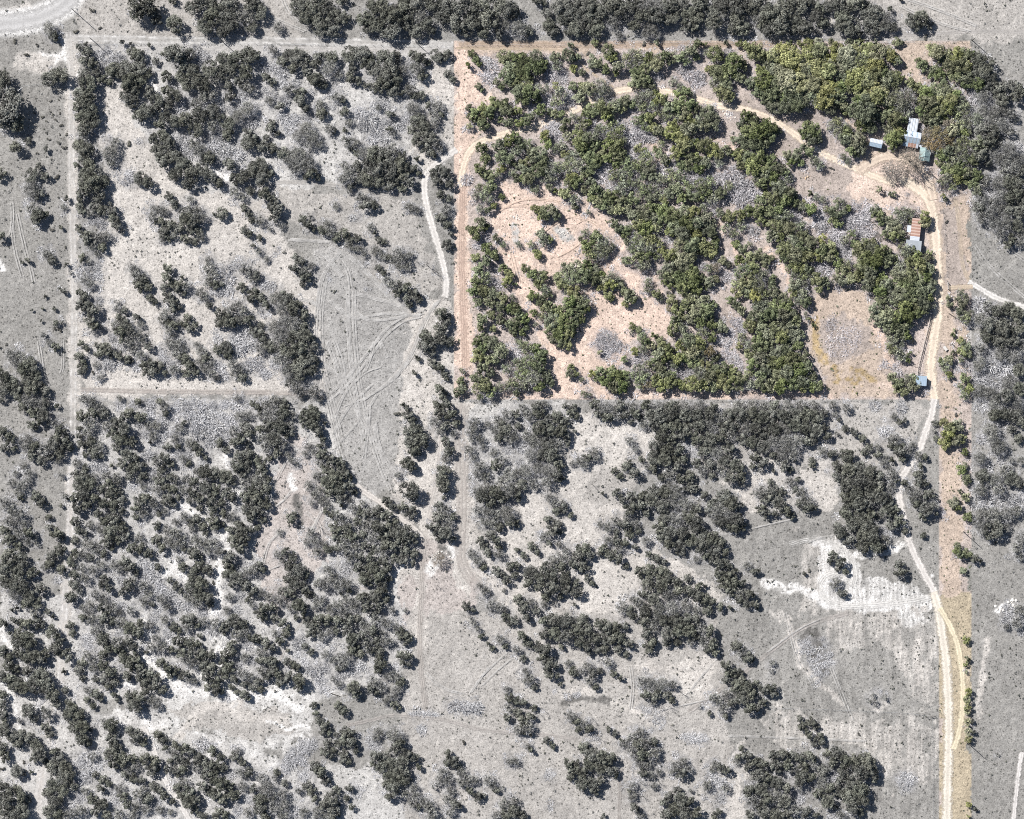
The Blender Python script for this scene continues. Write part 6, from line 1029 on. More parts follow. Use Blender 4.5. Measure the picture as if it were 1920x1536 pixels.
for kind, items in masses.items():
    if kind == 'leafless_shrub':
        keys = [('b','S'),('b','L'),('Cb','S'),('Cb','L')]; meshes = []; off = {}
        for kk in keys: off[kk] = (len(meshes), len(ST[kk[0]][kk[1]])); meshes += ST[kk[0]][kk[1]]
        cls = lambda r: 'S' if r < 9 else 'L'
    else:
        ks = sorted({t[3] for t in items}); meshes = []; off = {}
        for k_ in ks:
            for sc in 'SML': off[(k_, sc)] = (len(meshes), len(T[(k_, sc)][1])); meshes += T[(k_, sc)][1]
        cls = size_class
    pts = []
    for (x, y, r, key) in items:
        sc = cls(r); rm = r*MPP*(1.16 if in_parcel(x, y) else 1.06); loc = W(x, y); z = ground_z(loc.x, loc.y)-0.05
        o0, nn = off[(key, sc)]
        pts.append((loc.x, loc.y, z, rm*rng.uniform(.88,1.12), rm*rng.uniform(.88,1.12), rm*(rng.uniform(1.0,1.5) if kind != 'leafless_shrub' else rng.uniform(.8,1.2))*(1.25 if sc == 'S' and kind != 'leafless_shrub' else 1), rng.uniform(0, 6.28), o0+rng.randrange(nn)))
    o = scatter(kind+'_mass', pts, meshes); tag(o, MASSLAB[kind], CAT[kind], None, 'stuff')

# litter of cut brush lying in the thickets, weeds and tufts in the open
cand = np.argwhere((dens > 0.25) & core); NR.shuffle(cand)
pts = []
for (j, i) in cand[:9500]:
    s = NR.uniform(0.7, 1.7)
    pts.append((X[j,i], Y[j,i], zz[j,i], s, s, s*0.8, NR.uniform(0,6.28), (3 if hard[j,i] else 0)+NR.randint(3)))
def lying(seed, mat):
    me_ = bare_tree_mesh('limbs', seed, mat); co = np.zeros(len(me_.vertices)*3, np.float32); me_.vertices.foreach_get('co', co); co = co.reshape(-1, 3)
    co = np.stack([co[:, 2]-0.7, co[:, 0]*1.1, np.abs(co[:, 1])*0.45+0.02], -1); me_.vertices.foreach_set('co', co.ravel()); me_.update(); return me_
for (j, i) in cand[9500:9900]:
    s = NR.uniform(1.6, 3.6); pts.append((X[j,i], Y[j,i], zz[j,i]+0.1, s, s, s, NR.uniform(0,6.28), 6+NR.randint(4)))
for p_ in range(0, 9500, 3):
    q = list(pts[p_]); k_ = NR.uniform(0.5, 1.5); q[3] *= k_; q[4] *= k_; q[5] *= k_; pts[p_] = tuple(q)
tag(scatter('brush_litter', pts, [stick_mesh('litter', 200+i, 26, M['b'], 0.10, 0.3) for i in range(3)]+[stick_mesh('litter', 210+i, 26, M['Cb'], 0.10, 0.3) for i in range(3)]+[lying(230+i, M['b']) for i in range(4)]),
    'grey cut brush littering the ground of the thickets', 'brush litter', None, 'stuff')
# small weeds in open ground
opn = np.argwhere((dens < 0.15) & core & (rd > 4) & (fbm(px, py, 40, 91) > 0.45)); NR.shuffle(opn)
pts = []
for (j, i) in opn[:4000]:
    s = abs(NR.normal(0.22, 0.13))+0.12
    k = (2 if hard[j,i] else 0)+NR.randint(2)
    pts.append((X[j,i], Y[j,i], zz[j,i]-0.1*s, s, s, s*0.8, NR.uniform(0,6.28), k))
weed = [T[('h','S')][0][0], T[('d','S')][0][1], T[('Ch','S')][0][0], T[('Cg','S')][0][0]]
tag(scatter('weeds', pts, weed), 'small weeds and tufts dotted over the open ground', 'weeds', None, 'stuff')

# ------------------------------------------------------------------ buildings
def metal(name, colr, rough=0.45, streak=None, met=0.35):
    m, n, l, b = newmat(name, rough, 0.4, met)
    tc = n.new('ShaderNodeTexCoord'); mp = n.new('ShaderNodeMapping'); mp.inputs['Scale'].default_value = (0.5, 4, 1)
    nz = n.new('ShaderNodeTexNoise'); nz.inputs['Scale'].default_value = 1.6; nz.inputs['Detail'].default_value = 5
    l.new(tc.outputs['Object'], mp.inputs[0]); l.new(mp.outputs[0], nz.inputs[0])
    mr = n.new('ShaderNodeMapRange'); mr.inputs[1].default_value = 0.35; mr.inputs[2].default_value = 0.68; l.new(nz.outputs[0], mr.inputs[0])
    mx = n.new('ShaderNodeMix'); mx.data_type = 'RGBA'; mx.inputs[6].default_value = (*colr, 1)
    s = streak or tuple(c*0.72 for c in colr); mx.inputs[7].default_value = (*s, 1)
    l.new(mr.outputs[0], mx.inputs[0]); l.new(mx.outputs[2], b.inputs['Base Color']); return m
R_WHITE = metal('white ribbed metal', (0.64,0.68,0.75), streak=(0.50,0.54,0.61), met=0.1)
R_GREY  = metal('grey galvanised metal', (0.42,0.455,0.49), streak=(0.33,0.36,0.39), met=0.1)
R_BLUE_AND_SHADE  = metal('pale blue metal and shaded white metal', (0.44,0.56,0.68), met=0.1)  # blue shed's own colour; also painted shade on the white roofs
R_GREEN_SHADE = metal('faded green metal in shade', (0.26,0.36,0.37), streak=(0.20,0.28,0.29), met=0.1)  # slope away from the sun, its shade put into the colour
R_GREEN_LIT = metal('faded green metal in sun', (0.31,0.42,0.42), met=0.1)  # same green roof, sunward slope lightened in the colour
R_RUST  = metal('rusty metal', (0.44,0.27,0.215), rough=0.8, streak=(0.30,0.17,0.13), met=0.1)
R_RUSTL = metal('pale rusted metal', (0.58,0.46,0.41), rough=0.8, streak=(0.46,0.31,0.25), met=0.1)
WALL = plain('weathered boards', (0.26,0.23,0.20), amp=0.3, stretch=(1, 1, 6))
DARKW = plain('dark boards', (0.14,0.12,0.10), amp=0.3)
WHITEW = plain('white painted boards', (0.62,0.60,0.57), amp=0.12)
GLASS, _n, _l, _b = newmat('window glass', 0.1, 0.5); _b.inputs['Base Color'].default_value = (0.03,0.04,0.05,1)
DOORM = plain('brown door', (0.12,0.07,0.04), amp=0.2)
CONC = plain('pale concrete', (0.42,0.41,0.39), amp=0.15, scale=1.5)

def roof_panel(parent, x0, x1, y0, y1, z0, z1, mat, along, pitch=0.55, label=None, th=0.05):
    """one run of ribbed sheets. along='x': ribs run along x, the plane rises from z0 (y0) to z1 (y1); along='y' rises with x"""
    out = []
    if along == 'y':          # slope in y: ribs run down the slope (y), sheets side by side in x
        n = max(1, round((x1-x0)/pitch)); w = (x1-x0)/n
        me_ = None
        for i in range(n):
            mb = MB(); a = x0+i*w
            L = [(0,0),(0.10,0.045),(0.20,0.0),(w-0.002,0.0)]
            for (p, h), (q, k) in zip(L[:-1], L[1:]):
                mb.poly([(p,y0,z0+h),(q,y0,z0+k),(q,y1,z1+k),(p,y1,z1+h)]); mb.poly([(p,y1,z1+h-th),(q,y1,z1+k-th),(q,y0,z0+k-th),(p,y0,z0+h-th)])
            mb.poly([(0,y0,z0-th),(w,y0,z0-th),(w,y0,z0),(0,y0,z0)]); mb.poly([(0,y1,z1),(w,y1,z1),(w,y1,z1-th),(0,y1,z1-th)])
            mb.poly([(0,y0,z0),(0,y1,z1),(0,y1,z1-th),(0,y0,z0-th)]); mb.poly([(w-.002,y0,z0-th),(w-.002,y1,z1-th),(w-.002,y1,z1),(w-.002,y0,z0)])
            m_ = mat[i % len(mat)] if isinstance(mat, list) else mat
            o = mb.build('roof_sheet', m_, parent); o.location = (a, 0, 0); out.append(o)
    else:
        n = max(1, round((y1-y0)/pitch)); w = (y1-y0)/n
        for i in range(n):
            mb = MB(); a = y0+i*w
            L = [(0,0),(0.10,0.045),(0.20,0.0),(w-0.002,0.0)]
            for (p, h), (q, k) in zip(L[:-1], L[1:]):
                mb.poly([(x0,q,z0+k),(x0,p,z0+h),(x1,p,z1+h),(x1,q,z1+k)][::-1]); mb.poly([(x0,p,z0+h-th),(x0,q,z0+k-th),(x1,q,z1+k-th),(x1,p,z1+h-th)][::-1])
            mb.poly([(x0,0,z0-th),(x0,w,z0-th),(x0,w,z0),(x0,0,z0)]); mb.poly([(x1,0,z1),(x1,w,z1),(x1,w,z1-th),(x1,0,z1-th)])
            m_ = mat[i % len(mat)] if isinstance(mat, list) else mat
            o = mb.build('roof_sheet', m_, parent); o.location = (0, a, 0); out.append(o)
    if label:
        for o in out: o['label'] = label
    return out
def wall_box(parent, x0, x1, y0, y1, h, mat):
    t = 0.12
    for (a, b_, c, d) in ((x0,x1,y0,y0+t),(x0,x1,y1-t,y1),(x0,x0+t,y0+t,y1-t),(x1-t,x1,y0+t,y1-t)):
        mb = MB(); mb.box(a, b_, c, d, -0.3, h); mb.build('wall', mat, parent)
def gable_ends(parent, x0, x1, y0, y1, h, ridge, axis, mat):
    mb = MB()
    if axis == 'x':
        for x in (x0+0.02, x1-0.02): mb.poly([(x,y0,h),(x,y1,h),(x,(y0+y1)/2,ridge)])
        for k in range(2):
            m2 = MB(); x = (x0+0.02, x1-0.08)[k]
            for s in (0, 0.06): m2.poly([(x+s,y0+.1,h),(x+s,y1-.1,h),(x+s,(y0+y1)/2,ridge-.08)])
            m2.poly([(x,y0+.1,h),(x+.06,y0+.1,h),(x+.06,(y0+y1)/2,ridge-.08),(x,(y0+y1)/2,ridge-.08)]); m2.poly([(x,y1-.1,h),(x+.06,y1-.1,h),(x+.06,(y0+y1)/2,ridge-.08),(x,(y0+y1)/2,ridge-.08)])
            m2.build('gable', mat, parent)
    else:
        for k in range(2):
            m2 = MB(); y = (y0+0.02, y1-0.08)[k]
            for s in (0, 0.06): m2.poly([(x0+.1,y+s,h),(x1-.1,y+s,h),((x0+x1)/2,y+s,ridge-.08)])
            m2.poly([(x0+.1,y,h),(x0+.1,y+.06,h),((x0+x1)/2,y+.06,ridge-.08),((x0+x1)/2,y,ridge-.08)]); m2.poly([(x1-.1,y,h),(x1-.1,y+.06,h),((x0+x1)/2,y+.06,ridge-.08),((x0+x1)/2,y,ridge-.08)])
            m2.build('gable', mat, parent)
def window(parent, x, y, z, wdt, hgt, face):
    """face: 'S' (-y), 'E' (+x), 'W' (-x), 'N' (+y)"""
    m1 = MB(); m2 = MB()
    def bx(mb, a0, a1, z0, z1, d0, d1):
        if face == 'S': mb.box(a0+x, a1+x, y-d1, y-d0, z0, z1)
        if face == 'N': mb.box(a0+x, a1+x, y+d0, y+d1, z0, z1)
        if face == 'E': mb.box(x+d0, x+d1, a0+y, a1+y, z0, z1)
        if face == 'W': mb.box(x-d1, x-d0, a0+y, a1+y, z0, z1)
    f = 0.07
    bx(m1,-wdt/2,wdt/2,z,z+f,0.002,0.06); bx(m1,-wdt/2,wdt/2,z+hgt-f,z+hgt,0.002,0.06)
    bx(m1,-wdt/2,-wdt/2+f,z+f,z+hgt-f,0.002,0.06); bx(m1,wdt/2-f,wdt/2,z+f,z+hgt-f,0.002,0.06)
    bx(m2,-wdt/2+f,wdt/2-f,z+f,z+hgt-f,0.004,0.03)
    w_ = m1.build('window', WHITEW, parent); m2.build('pane', GLASS, w_)
def door(parent, x, y, face='S', w=0.9, h=2.0):
    m1 = MB(); m2 = MB()
    if face == 'S': m1.box(x-w/2, x+w/2, y-0.05, y-0.003, 0, h); m2.box(x+w/2-.15, x+w/2-.08, y-.12, y-.05, 1.0, 1.08)
    if face == 'E': m1.box(x+0.003, x+0.05, y-w/2, y+w/2, 0, h); m2.box(x+.05, x+.12, y+w/2-.15, y+w/2-.08, 1.0, 1.08)
    d = m1.build('door', DOORM, parent); m2.build('handle', R_GREY, d)

def site(name, px_, py_, deg, label, cat, group=None):
    loc = W(px_, py_); loc.z = 0.12
    e = empty(name, loc, math.radians(-deg)); tag(e, label, cat, group); return e

# --- the house: gabled main block, striped porch roof to the north, lean-to with a rusty middle
h = site('ranch_house', 1709, 259, 10, 'metal-roofed house with white striped porch roof and rusty patch between trees', 'house')
wall_box(h, -3.0, 3.1, -2.0, 2.0, 2.6, WALL); gable_ends(h, -3.0, 3.1, -2.0, 2.0, 2.6, 3.5, 'x', WALL)
roof_panel(h, -3.9, 3.5, 0.0, 2.5, 3.62, 2.62, [R_WHITE, R_WHITE, R_BLUE_AND_SHADE], 'y', 0.7); roof_panel(h, -3.9, 3.5, -2.3, -0.0, 2.66, 3.60, [R_GREY, R_BLUE_AND_SHADE], 'y', 0.7)  # lower slope: shade put into the grey and blue sheet colours
mb = MB(); mb.poly([(-3.9,-.16,3.60),(3.5,-.16,3.60),(3.5,0,3.70),(-3.9,0,3.70)]); mb.poly([(-3.9,0,3.70),(3.5,0,3.70),(3.5,.16,3.60),(-3.9,.16,3.60)]); mb.build('ridge_cap', R_WHITE, h)
roof_panel(h, -4.3, -1.2, -4.0, -2.32, 2.15, 2.60, R_BLUE_AND_SHADE, 'y', 0.55)  # blue sheets paint the tree's shade on this end of the lean-to
roof_panel(h, -1.2, 2.1, -4.0, -2.32, 2.15, 2.60, [R_RUST, R_RUST, R_RUSTL, R_RUST], 'y', 0.36, 'rusty roof sheet')
roof_panel(h, 2.1, 3.1, -4.0, -2.32, 2.15, 2.60, R_WHITE, 'y', 0.5)
roof_panel(h, -2.6, 1.5, 2.52, 8.0, 2.70, 2.25, [R_WHITE, R_GREY], 'y', 0.5)
mb = MB(); mb.tube((-0.9,1.2,2.7),(-0.9,1.2,4.1),0.12,0.12,8); mb.tube((-0.9,1.2,4.1),(-0.9,1.2,4.22),0.2,0.05,8); mb.build('stove_pipe', DARKW, h)
for x, y, z in ((-2.1,7.8,2.2),(1.0,7.8,2.2),(-2.1,5.2,2.4),(1.0,5.2,2.4),(-3.2,-3.85,2.1),(-1.0,-3.85,2.1),(1.3,-3.85,2.1),(3.0,-3.85,2.1)):
    mb = MB(); mb.box(x-.06,x+.06,y-.06,y+.06,-0.3,z); mb.build('porch_post', WALL, h)
door(h, 0.4, -2.0); window(h, -1.8, -2.0, 1.0, 1.0, 1.0, 'S'); window(h, 2.0, -2.0, 1.0, 0.9, 1.0, 'S'); window(h, 3.1, 0.0, 1.0, 1.1, 1.0, 'E'); window(h, -3.0, 0.3, 1.0, 1.0, 1.0, 'W')
# --- green gabled shed with a small white link roof
h = site('gabled_shed', 1732.5, 290.5, 8, 'green gabled metal shed below the house at the head of the yard', 'shed')
wall_box(h, -2.0, 2.0, -2.4, 2.4, 2.3, DARKW); gable_ends(h, -2.0, 2.0, -2.4, 2.4, 2.3, 3.0, 'y', DARKW)
roof_panel(h, -2.25, 0.0, -2.7, 2.7, 2.35, 3.1, R_GREEN_LIT, 'x', 0.6); roof_panel(h, 0.0, 2.25, -2.7, 2.7, 3.1, 2.35, R_GREEN_SHADE, 'x', 0.6)
mb = MB(); mb.poly([(-.14,-2.7,3.11),(0,-2.7,3.18),(0,2.7,3.18),(-.14,2.7,3.11)]); mb.poly([(0,-2.7,3.18),(.14,-2.7,3.11),(.14,2.7,3.11),(0,2.7,3.18)]); mb.build('ridge_cap', R_GREEN_LIT, h)
roof_panel(h, -2.7, -1.5, 2.72, 3.7, 2.2, 2.3, R_WHITE, 'y', 0.6)
for x in (-2.6, -1.6):
    mb = MB(); mb.box(x-.05,x+.05,3.55,3.65,-.3,2.2); mb.build('post', WALL, h)
door(h, 0.5, -2.4); window(h, 2.0, 0.3, 1.0, 0.9, 0.9, 'E')
# --- small white shed
h = site('white_shed', 1641.3, 269.5, 13, 'small white gabled metal shed standing alone left of the house', 'shed')
wall_box(h, -2.35, 2.35, -1.4, 1.4, 2.3, WHITEW); gable_ends(h, -2.35, 2.35, -1.4, 1.4, 2.3, 2.8, 'x', WHITEW)
roof_panel(h, -2.6, 2.6, 0.0, 1.65, 2.95, 2.38, R_WHITE, 'y', 0.58); roof_panel(h, -2.6, 2.6, -1.65, 0.0, 2.38, 2.95, R_BLUE_AND_SHADE, 'y', 0.58)  # blue on the lower slope paints the white roof's shaded side
mb = MB(); mb.poly([(-2.6,-.13,2.95),(2.6,-.13,2.95),(2.6,0,3.02),(-2.6,0,3.02)]); mb.poly([(-2.6,0,3.02),(2.6,0,3.02),(2.6,.13,2.95),(-2.6,.13,2.95)]); mb.build('ridge_cap', R_WHITE, h)
door(h, -0.6, -1.4); window(h, 1.2, -1.4, 1.0, 0.8, 0.8, 'S')
# --- long barn with rust-striped sheets and the grey shed at its foot
h = site('rust_striped_barn', 1715, 432, 7, 'long low barn with rust-striped roof sheets beside the sandy lane', 'barn')
wall_box(h, -1.6, 1.9, -4.3, 4.6, 2.1, WALL)
roof_panel(h, -1.8, 2.1, -2.6, 4.8, 2.2, 2.55, [R_RUST, R_RUSTL], 'x', 0.62, 'rust-striped roof sheet')
roof_panel(h, -1.8, 2.1, -4.4, -2.62, 2.2, 2.55, R_WHITE, 'x', 0.6)
roof_panel(h, -3.4, -1.82, -1.2, 1.6, 1.95, 2.15, R_WHITE, 'x', 0.7)
for y in (-1.0, 1.4):
    mb = MB(); mb.box(-3.3,-3.2,y-.05,y+.05,-.3,1.95); mb.build('post', WALL, h)
door(h, 1.9, 0.5, 'E'); window(h, 1.9, 2.6, 0.9, 0.9, 0.7, 'E'); window(h, 1.9, -2.4, 0.9, 0.9, 0.7, 'E')
h = site('grey_shed', 1711.5, 462, 6, 'grey ribbed flat-roofed shed joined to the foot of the rust-striped barn', 'shed')
wall_box(h, -3.0, 2.9, -2.2, 2.1, 2.4, DARKW)
roof_panel(h, -3.3, 3.15, -2.5, 2.35, 2.5, 2.9, R_GREY, 'x', 0.42)
door(h, 2.9, 0.0, 'E'); window(h, 2.9, 1.4, 1.0, 0.7, 0.7, 'E')
# --- pale blue shed
h = site('pale_blue_shed', 1726, 714.5, 4, 'pale blue square metal shed at the bottom of the lane', 'shed')
wall_box(h, -2.0, 2.05, -1.8, 1.8, 2.3, WALL)
roof_panel(h, -2.25, 2.25, -2.0, 2.05, 2.4, 2.6, R_BLUE_AND_SHADE, 'y', 0.75)
door(h, 2.05, -0.5, 'E')
# --- slatted cattle frame lying by the grove, white box table, gate
h = site('slatted_rack', 1647, 443, 50, 'dark slatted rack lying in the brush left of the barn', 'rack'); h.location.z = 0.25
for s in (-1, 1):
    mb = MB(); mb.box(-2.1,2.1,s*0.95-.07,s*0.95+.07,0,0.16); mb.build('rail', DARKW, h)
sl = None
for i in range(15):
    if sl is None:
        mb = MB(); mb.box(-.05,.05,-1.05,1.05,0.162,0.20); o = mb.build('slat', M['deadwood'], h); sl = o.data
    else: o = bpy.data.objects.new('slat', sl); C.objects.link(o); o.parent = h
    o.location.x = -1.95+i*0.28
h = site('white_table', 1772, 653.4, 53, 'white box-like table standing in grass right of the lane', 'table')
mb = MB(); mb.box(-1.05,1.05,-.6,.6,0.66,0.74); mb.build('table_top', WHITEW, h)
mb = MB(); mb.box(-.95,.95,-.5,.5,0.0,0.655); mb.build('base', CONC, h)
h = site('white_gate', 1777, 536, 88, 'white gate panel at the field track opening', 'gate')
for z in (0.35, 0.7, 1.05, 1.3):
    mb = MB(); mb.tube((-1.3,0,z),(1.3,0,z),0.06,0.06,6); mb.build('rail', WHITEW, h)
for x in (-1.3, 1.3):
    mb = MB(); mb.box(x-.11,x+.11,-.11,.11,-.3,1.5); mb.build('post', WHITEW, h)

# ------------------------------------------------------------------ fences
POST = {}
def fence(P, gap, label, hgt=1.25, rails=(), wires=(0.45, 0.8, 1.1), pr=0.07, mat=None, name='wire_fence', rr_=0.07):
    mat = mat or M['deadwood']; o0 = W(*P[0]); e = empty(name, (o0.x, o0.y, 0)); tag(e, label, 'fence')
    pts = []; carry = 0.0
    for (a, b_) in zip(P[:-1], P[1:]):
        A = W(*a); B = W(*b_); L = (B-A).length; k = max(1, round(L/gap))
        for i in range(k): pts.append(A.lerp(B, i/k))
    pts.append(W(*P[-1]))
    key = (hgt, pr, mat.name)
    if key not in POST:
        mb = MB(); mb.tube((0,0,-.3),(0,0,hgt),pr,pr*0.9,6); POST[key] = mb.mesh('post', mat)
    rg = random.Random(int(P[0][0]*7+P[0][1]))
    for p in pts[:290]:
        o = bpy.data.objects.new('post', POST[key]); C.objects.link(o); o.parent = e
        o.location = (p.x-o0.x+rg.gauss(0,.05), p.y-o0.y+rg.gauss(0,.05), 0); o.rotation_euler = (rg.gauss(0,.04), rg.gauss(0,.04), rg.uniform(0,3)); o.scale = (1,1,rg.uniform(.88,1.12))
    for z in rails:
        for a, b_ in zip(pts[:-1], pts[1:]):
            mb = MB(); d = (b_-a)*0.03; mb.tube((a.x-o0.x-d.x, a.y-o0.y-d.y, z+rg.gauss(0,.02)), (b_.x-o0.x+d.x, b_.y-o0.y+d.y, z+rg.gauss(0,.02)), rr_, rr_*0.9, 5); mb.build('rail', mat, e)
    for z in wires:
        mb = MB()
        for a, b_ in zip(pts[:-1], pts[1:]): mb.tube((a.x-o0.x,a.y-o0.y,z),(b_.x-o0.x,b_.y-o0.y,z),0.012,0.012,3)
        mb.build('wire', R_GREY, e)
    return e
PALEW = plain('pale bleached wood', (0.50,0.46,0.42), amp=0.2)
fence([(1744,592),(1741.5,608),(1738,622),(1733,641),(1728.5,660),(1724,676),(1721,690),(1720,705)], 1.9, 'pale rail fence curving beside the sandy lane towards the blue shed', 1.4, rails=(0.6, 1.25), wires=(), mat=PALEW, name='rail_fence', rr_=0.12, pr=0.1)
fence([(1706,681),(1712,685),(1720,686)], 1.8, 'short rail fence stub joining the curved lane fence', 1.3, rails=(1.15,), wires=(), mat=PALEW, name='rail_fence')
fence([(1768,388),(1771,420),(1774,470),(1776,528)], 2.1, 'wire fence of dark posts between the lane and the sunken track', 1.1, mat=M['bark'])
fence([(150,84),(300,83),(480,83),(640,85),(850,87),(960,84),(1080,86),(1200,80),(1460,81),(1700,80),(1819,79)], 3.2, 'long wire fence along the top two-track', 1.35, pr=0.06, mat=M['bark'])
fence([(1440,1327),(1500,1329),(1560,1331),(1640,1334),(1700,1337),(1744,1343)], 3.6, 'wire fence crossing the lower-right field', 1.2, pr=0.06, mat=M['bark'])
fence([(1748,1345),(1749,1400),(1749,1470),(1750,1546)], 3.6, 'wire fence running down beside the yellow lane', 1.2, pr=0.06, mat=M['bark'])
fence([(40,186),(40,162),(58,160),(80,159)], 3.0, 'short old fence corner in the left pasture', 1.1, pr=0.06, mat=M['bark'])
fence([(854,752),(1000,752),(1200,752),(1400,752),(1560,753),(1700,752)], 3.4, 'wire fence along the bottom of the parcel', 1.1, pr=0.05, mat=M['bark'])
# corner brace at the field corner
h = site('fence_brace', 1746, 1343, -10, 'timber corner brace where the two field fences meet', 'fence brace'); h.location.z = 0
for x in (-2.0, 0.0, 1.2):
    mb = MB(); mb.tube((x,0,-.3),(x,0,1.7),0.12,0.11,7); mb.build('post', M['deadwood'], h)
mb = MB(); mb.tube((-2.0,0,1.4),(0,0,1.4),0.07,0.07,6); mb.build('rail', M['deadwood'], h)
mb = MB(); mb.tube((1.2,0,1.4),(0,0,1.38),0.07,0.07,6); mb.build('rail', M['deadwood'], h)

# ------------------------------------------------------------------ utility poles
POLES = [(140.5,22,10.6,0,'wooden utility pole beside the curve of the gravel road'), (173,75,8.4,0,'wooden utility pole where the top track meets the left track'),
         (419,80,6.3,1,'wooden utility pole with crossarm above the top-left thicket'), (780,80,7.0,1,'wooden utility pole with crossarm right of the rounded grove'),
         (1459,78,5.0,0,'short wooden pole at the top edge of the green grove'), (1823,76,8.8,0,'wooden utility pole at the top-right corner of the parcel'),
         (1806,997,9.6,0,'wooden utility pole on the narrow east strip among small trees'), (1815,1394,9.4,0,'wooden utility pole at the foot of the green hedge')]
for (x, y, hh, arm, lab) in POLES:
    loc = W(x, y); e = empty('utility_pole', (loc.x, loc.y, 0), 0.1); tag(e, lab, 'utility pole', 'utility poles of the power line')
    mb = MB(); mb.tube((0,0,-.5),(0,0,hh),0.17,0.12,8); mb.build('pole', M['bark'], e)
    mb = MB(); mb.tube((0.0,0,hh),(0,0,hh+0.22),0.06,0.05,6); mb.build('insulator', R_GREY, e)
    if arm:
        mb = MB(); mb.box(-1.6,1.6,-.07,.07,hh-1.0,hh-.84); mb.build('crossarm', M['bark'], e)
        for s in (-1.5, 1.5):
            mb = MB(); mb.tube((s,0,hh-.838),(s,0,hh-.62),0.06,0.05,6); mb.build('insulator', R_GREY, e)

# ------------------------------------------------------------------ big leafless trees of the yard, brush heaps, rocks, debris
TWIG = leaf_mat('brown grey twigs', (0.14,0.12,0.10), (0.42,0.37,0.31), 0.01, 0.1)
def bare(x, y, r, hgt, label, seed):
    p = W(x, y); o = empty('bare_tree', (p.x, p.y, 0)); k = r*MPP; o.scale = (k, k, hgt/1.75); tag(o, label, 'bare tree', 'bare-limbed trees')
    a = bpy.data.objects.new('limbs', bare_tree_mesh('limbs', seed, M['bark'])); C.objects.link(a); a.parent = o
    t = bpy.data.objects.new('twigs', stick_mesh('twigs', seed, 420, TWIG, 0.014, 1.0)); C.objects.link(t); t.parent = o; t.location.z = 0.75
bare(1704, 303, 26, 10.0, 'tall leafless tree casting a long trunk shadow across the yard', 301)
bare(1672, 322, 22, 6.5, 'spreading leafless tree in the middle of the sandy yard', 305)
bare(822, 1048, 14, 6.0, 'lone leafless tree on the track junction', 307)
def heap(name, x, y, rx, ry, deg, hgt, ns, mat, label, seed, w=0.05):
    r = random.Random(seed); mb = MB()
    for i in range(ns):
        a = r.uniform(0, 6.283); q = math.sqrt(r.random()); zc = hgt*(1-q*q)*r.uniform(.2, 1)
        p = Vector((rx*q*math.cos(a), ry*q*math.sin(a), zc+0.08)); d = Vector((r.gauss(0,1), r.gauss(0,1), r.gauss(0,.35))).normalized()*r.uniform(0.5, 1.7)
        rad = w*r.uniform(0.5, 1.6); mb.tube(p, p+d, rad, rad*0.5, 3, min(1, max(0, r.gauss(.62, .3))))
    loc = W(x, y); o = mb.build(name, mat, None, (loc.x, loc.y, 0), math.radians(-deg)); tag(o, label, 'brush heap', 'brush heaps'); return o
heap('brush_heap', 560, 1413, 9.5, 3.8, -38, 1.8, 900, M['b'], 'long grey heap of piled brush at the edge of the mottled strip', 1)
heap('brush_heap', 700, 1388, 3.4, 2.6, 30, 1.2, 220, M['b'], 'pale brush heap between two dark clumps', 2)
heap('brush_heap', 795, 1339, 7.2, 1.0, 2, 0.7, 240, M['b'], 'thin row of pale brush just above the lower two-track', 3)
heap('brush_heap', 874, 1324, 6.5, 2.2, 5, 1.2, 330, M['b'], 'flat oval brush heap right of the thin brush row', 4)
heap('brush_heap', 1302, 1383, 5.8, 1.9, 8, 0.9, 320, M['b'], 'white streaky brush heap in the pink field right of the dry wash', 5)
heap('brush_heap', 1225, 1340, 5.2, 3.8, 40, 0.8, 260, M['b'], 'loose scatter of white brush at the end of the dry wash', 6)
heap('brush_heap', 1696, 1468, 3.6, 3.0, 20, 1.4, 240, M['b'], 'dark round brush heap in the pale lower-right field', 7)
heap('brush_heap', 1582, 640, 8.5, 6.0, -30, 1.1, 620, M['Cb'], 'wide lilac brush heap in the heap-dotted meadow', 8)
heap('brush_heap', 1558, 606, 2.2, 4.4, 8, 1.0, 200, M['Cb'], 'narrow upright brush pile above the wide lilac heap', 9)
heap('brush_heap', 1140, 632, 4.2, 3.0, 10, 1.2, 240, M['Cb'], 'lone grey brush heap in the peach clearing', 10)
heap('brush_heap', 1132, 640, 2.6, 3.6, 10, 1.5, 160, M['Cb'], 'smaller brush heap touching the lone clearing heap', 11)
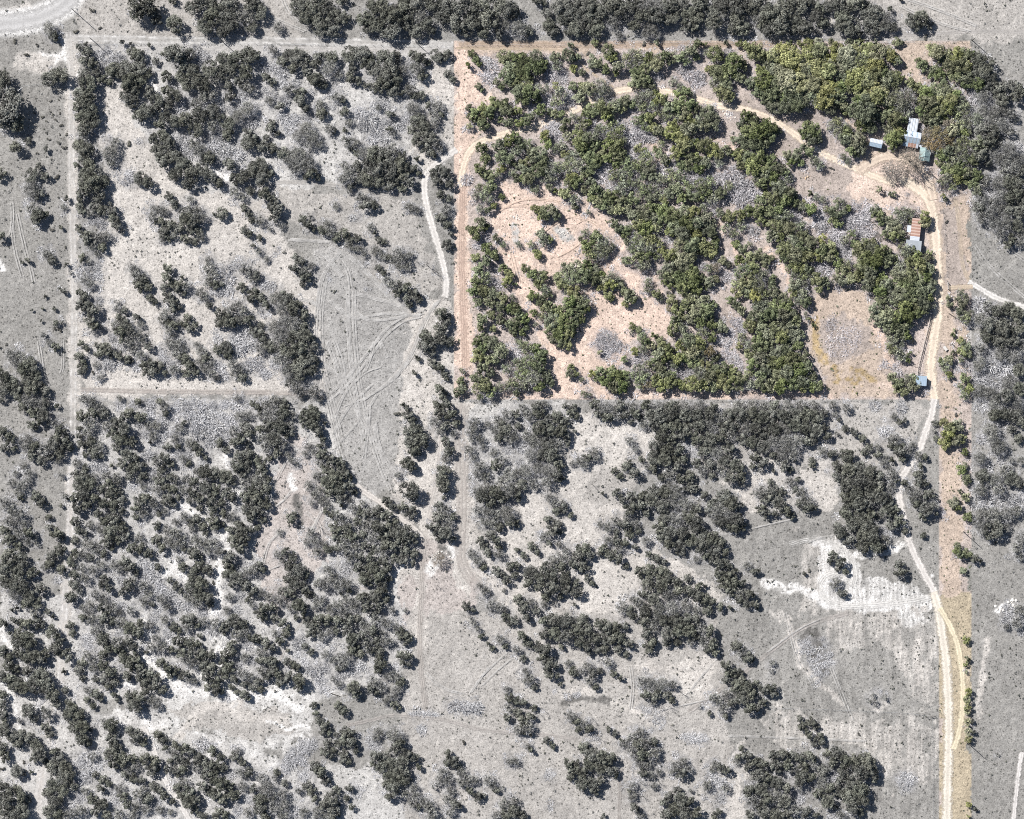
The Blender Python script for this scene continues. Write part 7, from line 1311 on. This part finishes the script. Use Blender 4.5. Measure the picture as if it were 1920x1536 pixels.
def rock_pile(x, y, n, spread, label, seed, mat, s0=0.5, cat='rock pile'):
    r = random.Random(seed); loc = W(x, y); e = empty('rock_pile', (loc.x, loc.y, 0)); tag(e, label, cat)
    for i in range(n):
        mb = MB(); c = Vector((r.gauss(0, spread), r.gauss(0, spread*0.6), 0.05)); s = s0*r.uniform(.5, 1.5); ring = []
        k = 7
        for lv, (z, q) in enumerate(((0,1.0),(0.45,0.85),(0.7,0.45))):
            for j in range(k):
                t = 6.283*j/k; rr2 = s*q*r.uniform(.8,1.15); ring.append((c.x+rr2*math.cos(t), c.y+rr2*math.sin(t), c.z+s*z))
        mb.v = ring
        for lv in range(2):
            for j in range(k): a = lv*k+j; b_ = lv*k+(j+1)%k; mb.f.append((a, b_, b_+k, a+k)); mb.a.append(.5)
        mb.f.append(tuple(range(2*k, 3*k))); mb.a.append(.5)
        mb.build('rock', mat, e)
LIME = plain('white limestone', (0.68,0.66,0.62), amp=0.15, scale=2)
rock_pile(1894, 1129, 9, 1.4, 'white limestone blocks at the grey right-edge field', 21, LIME, 0.5)
rock_pile(1872, 1142, 7, 1.3, 'white limestone blocks below-left of the larger outcrop', 22, LIME, 0.5)
rock_pile(1364, 216, 16, 1.5, 'white rubble pile just below the sandy drive bend', 23, LIME, 0.32)
rock_pile(971, 408, 12, 1.1, 'white rubble spot on the churned sandy clearing', 24, LIME, 0.3)
rock_pile(1058, 438, 12, 1.3, 'grey-white rubble ring beside the churned clearing trees', 25, LIME, 0.28)
rock_pile(551, 899, 12, 0.9, 'small white rubble pile in the pink scraped hollow', 26, LIME, 0.28)
rock_pile(833, 1040, 14, 2.2, 'white rubble spread on the track junction', 27, LIME, 0.3)
rock_pile(1530, 1218, 10, 1.5, 'pale stones in the dark weed patch', 28, LIME, 0.22)
rock_pile(1573, 632, 14, 2.0, 'pale stones in the middle of the heap-dotted meadow', 29, LIME, 0.25)
rock_pile(1513, 333, 8, 0.8, 'pale stones on the lilac ground left of the yard', 30, plain('tan stone', (0.6,0.46,0.32)), 0.3)
# fallen trunks
for (x, y, dx, dy, L, lab) in ((1779, 588, 1, -0.62, 5.0, 'fallen log on the grass right of the lane, below the gate'), (1784, 645, 1, -0.8, 5.0, 'fallen log above-right of the white table'),
                               (1648, 428, -1, 0.9, 5.0, 'fallen trunk above the slatted rack'), (1085, 610, 0.3, -1, 3.0, 'fallen branch in the peach clearing'), (620, 1300, 1, -0.3, 4, 'fallen branch below the hollow grove')):
    p = W(x, y); mb = MB(); d = Vector((dx, dy, 0)).normalized()*L
    mb.tube((0,0,0.25), (d.x, d.y, 0.3), 0.2, 0.1, 7); mb.tube((d.x*.6, d.y*.6, 0.3), (d.x*.8+d.y*.2, d.y*.8-d.x*.2, 0.5), 0.08, 0.03, 5)
    o = mb.build('fallen_log', M['bark'], None, (p.x, p.y, 0)); tag(o, lab, 'log')
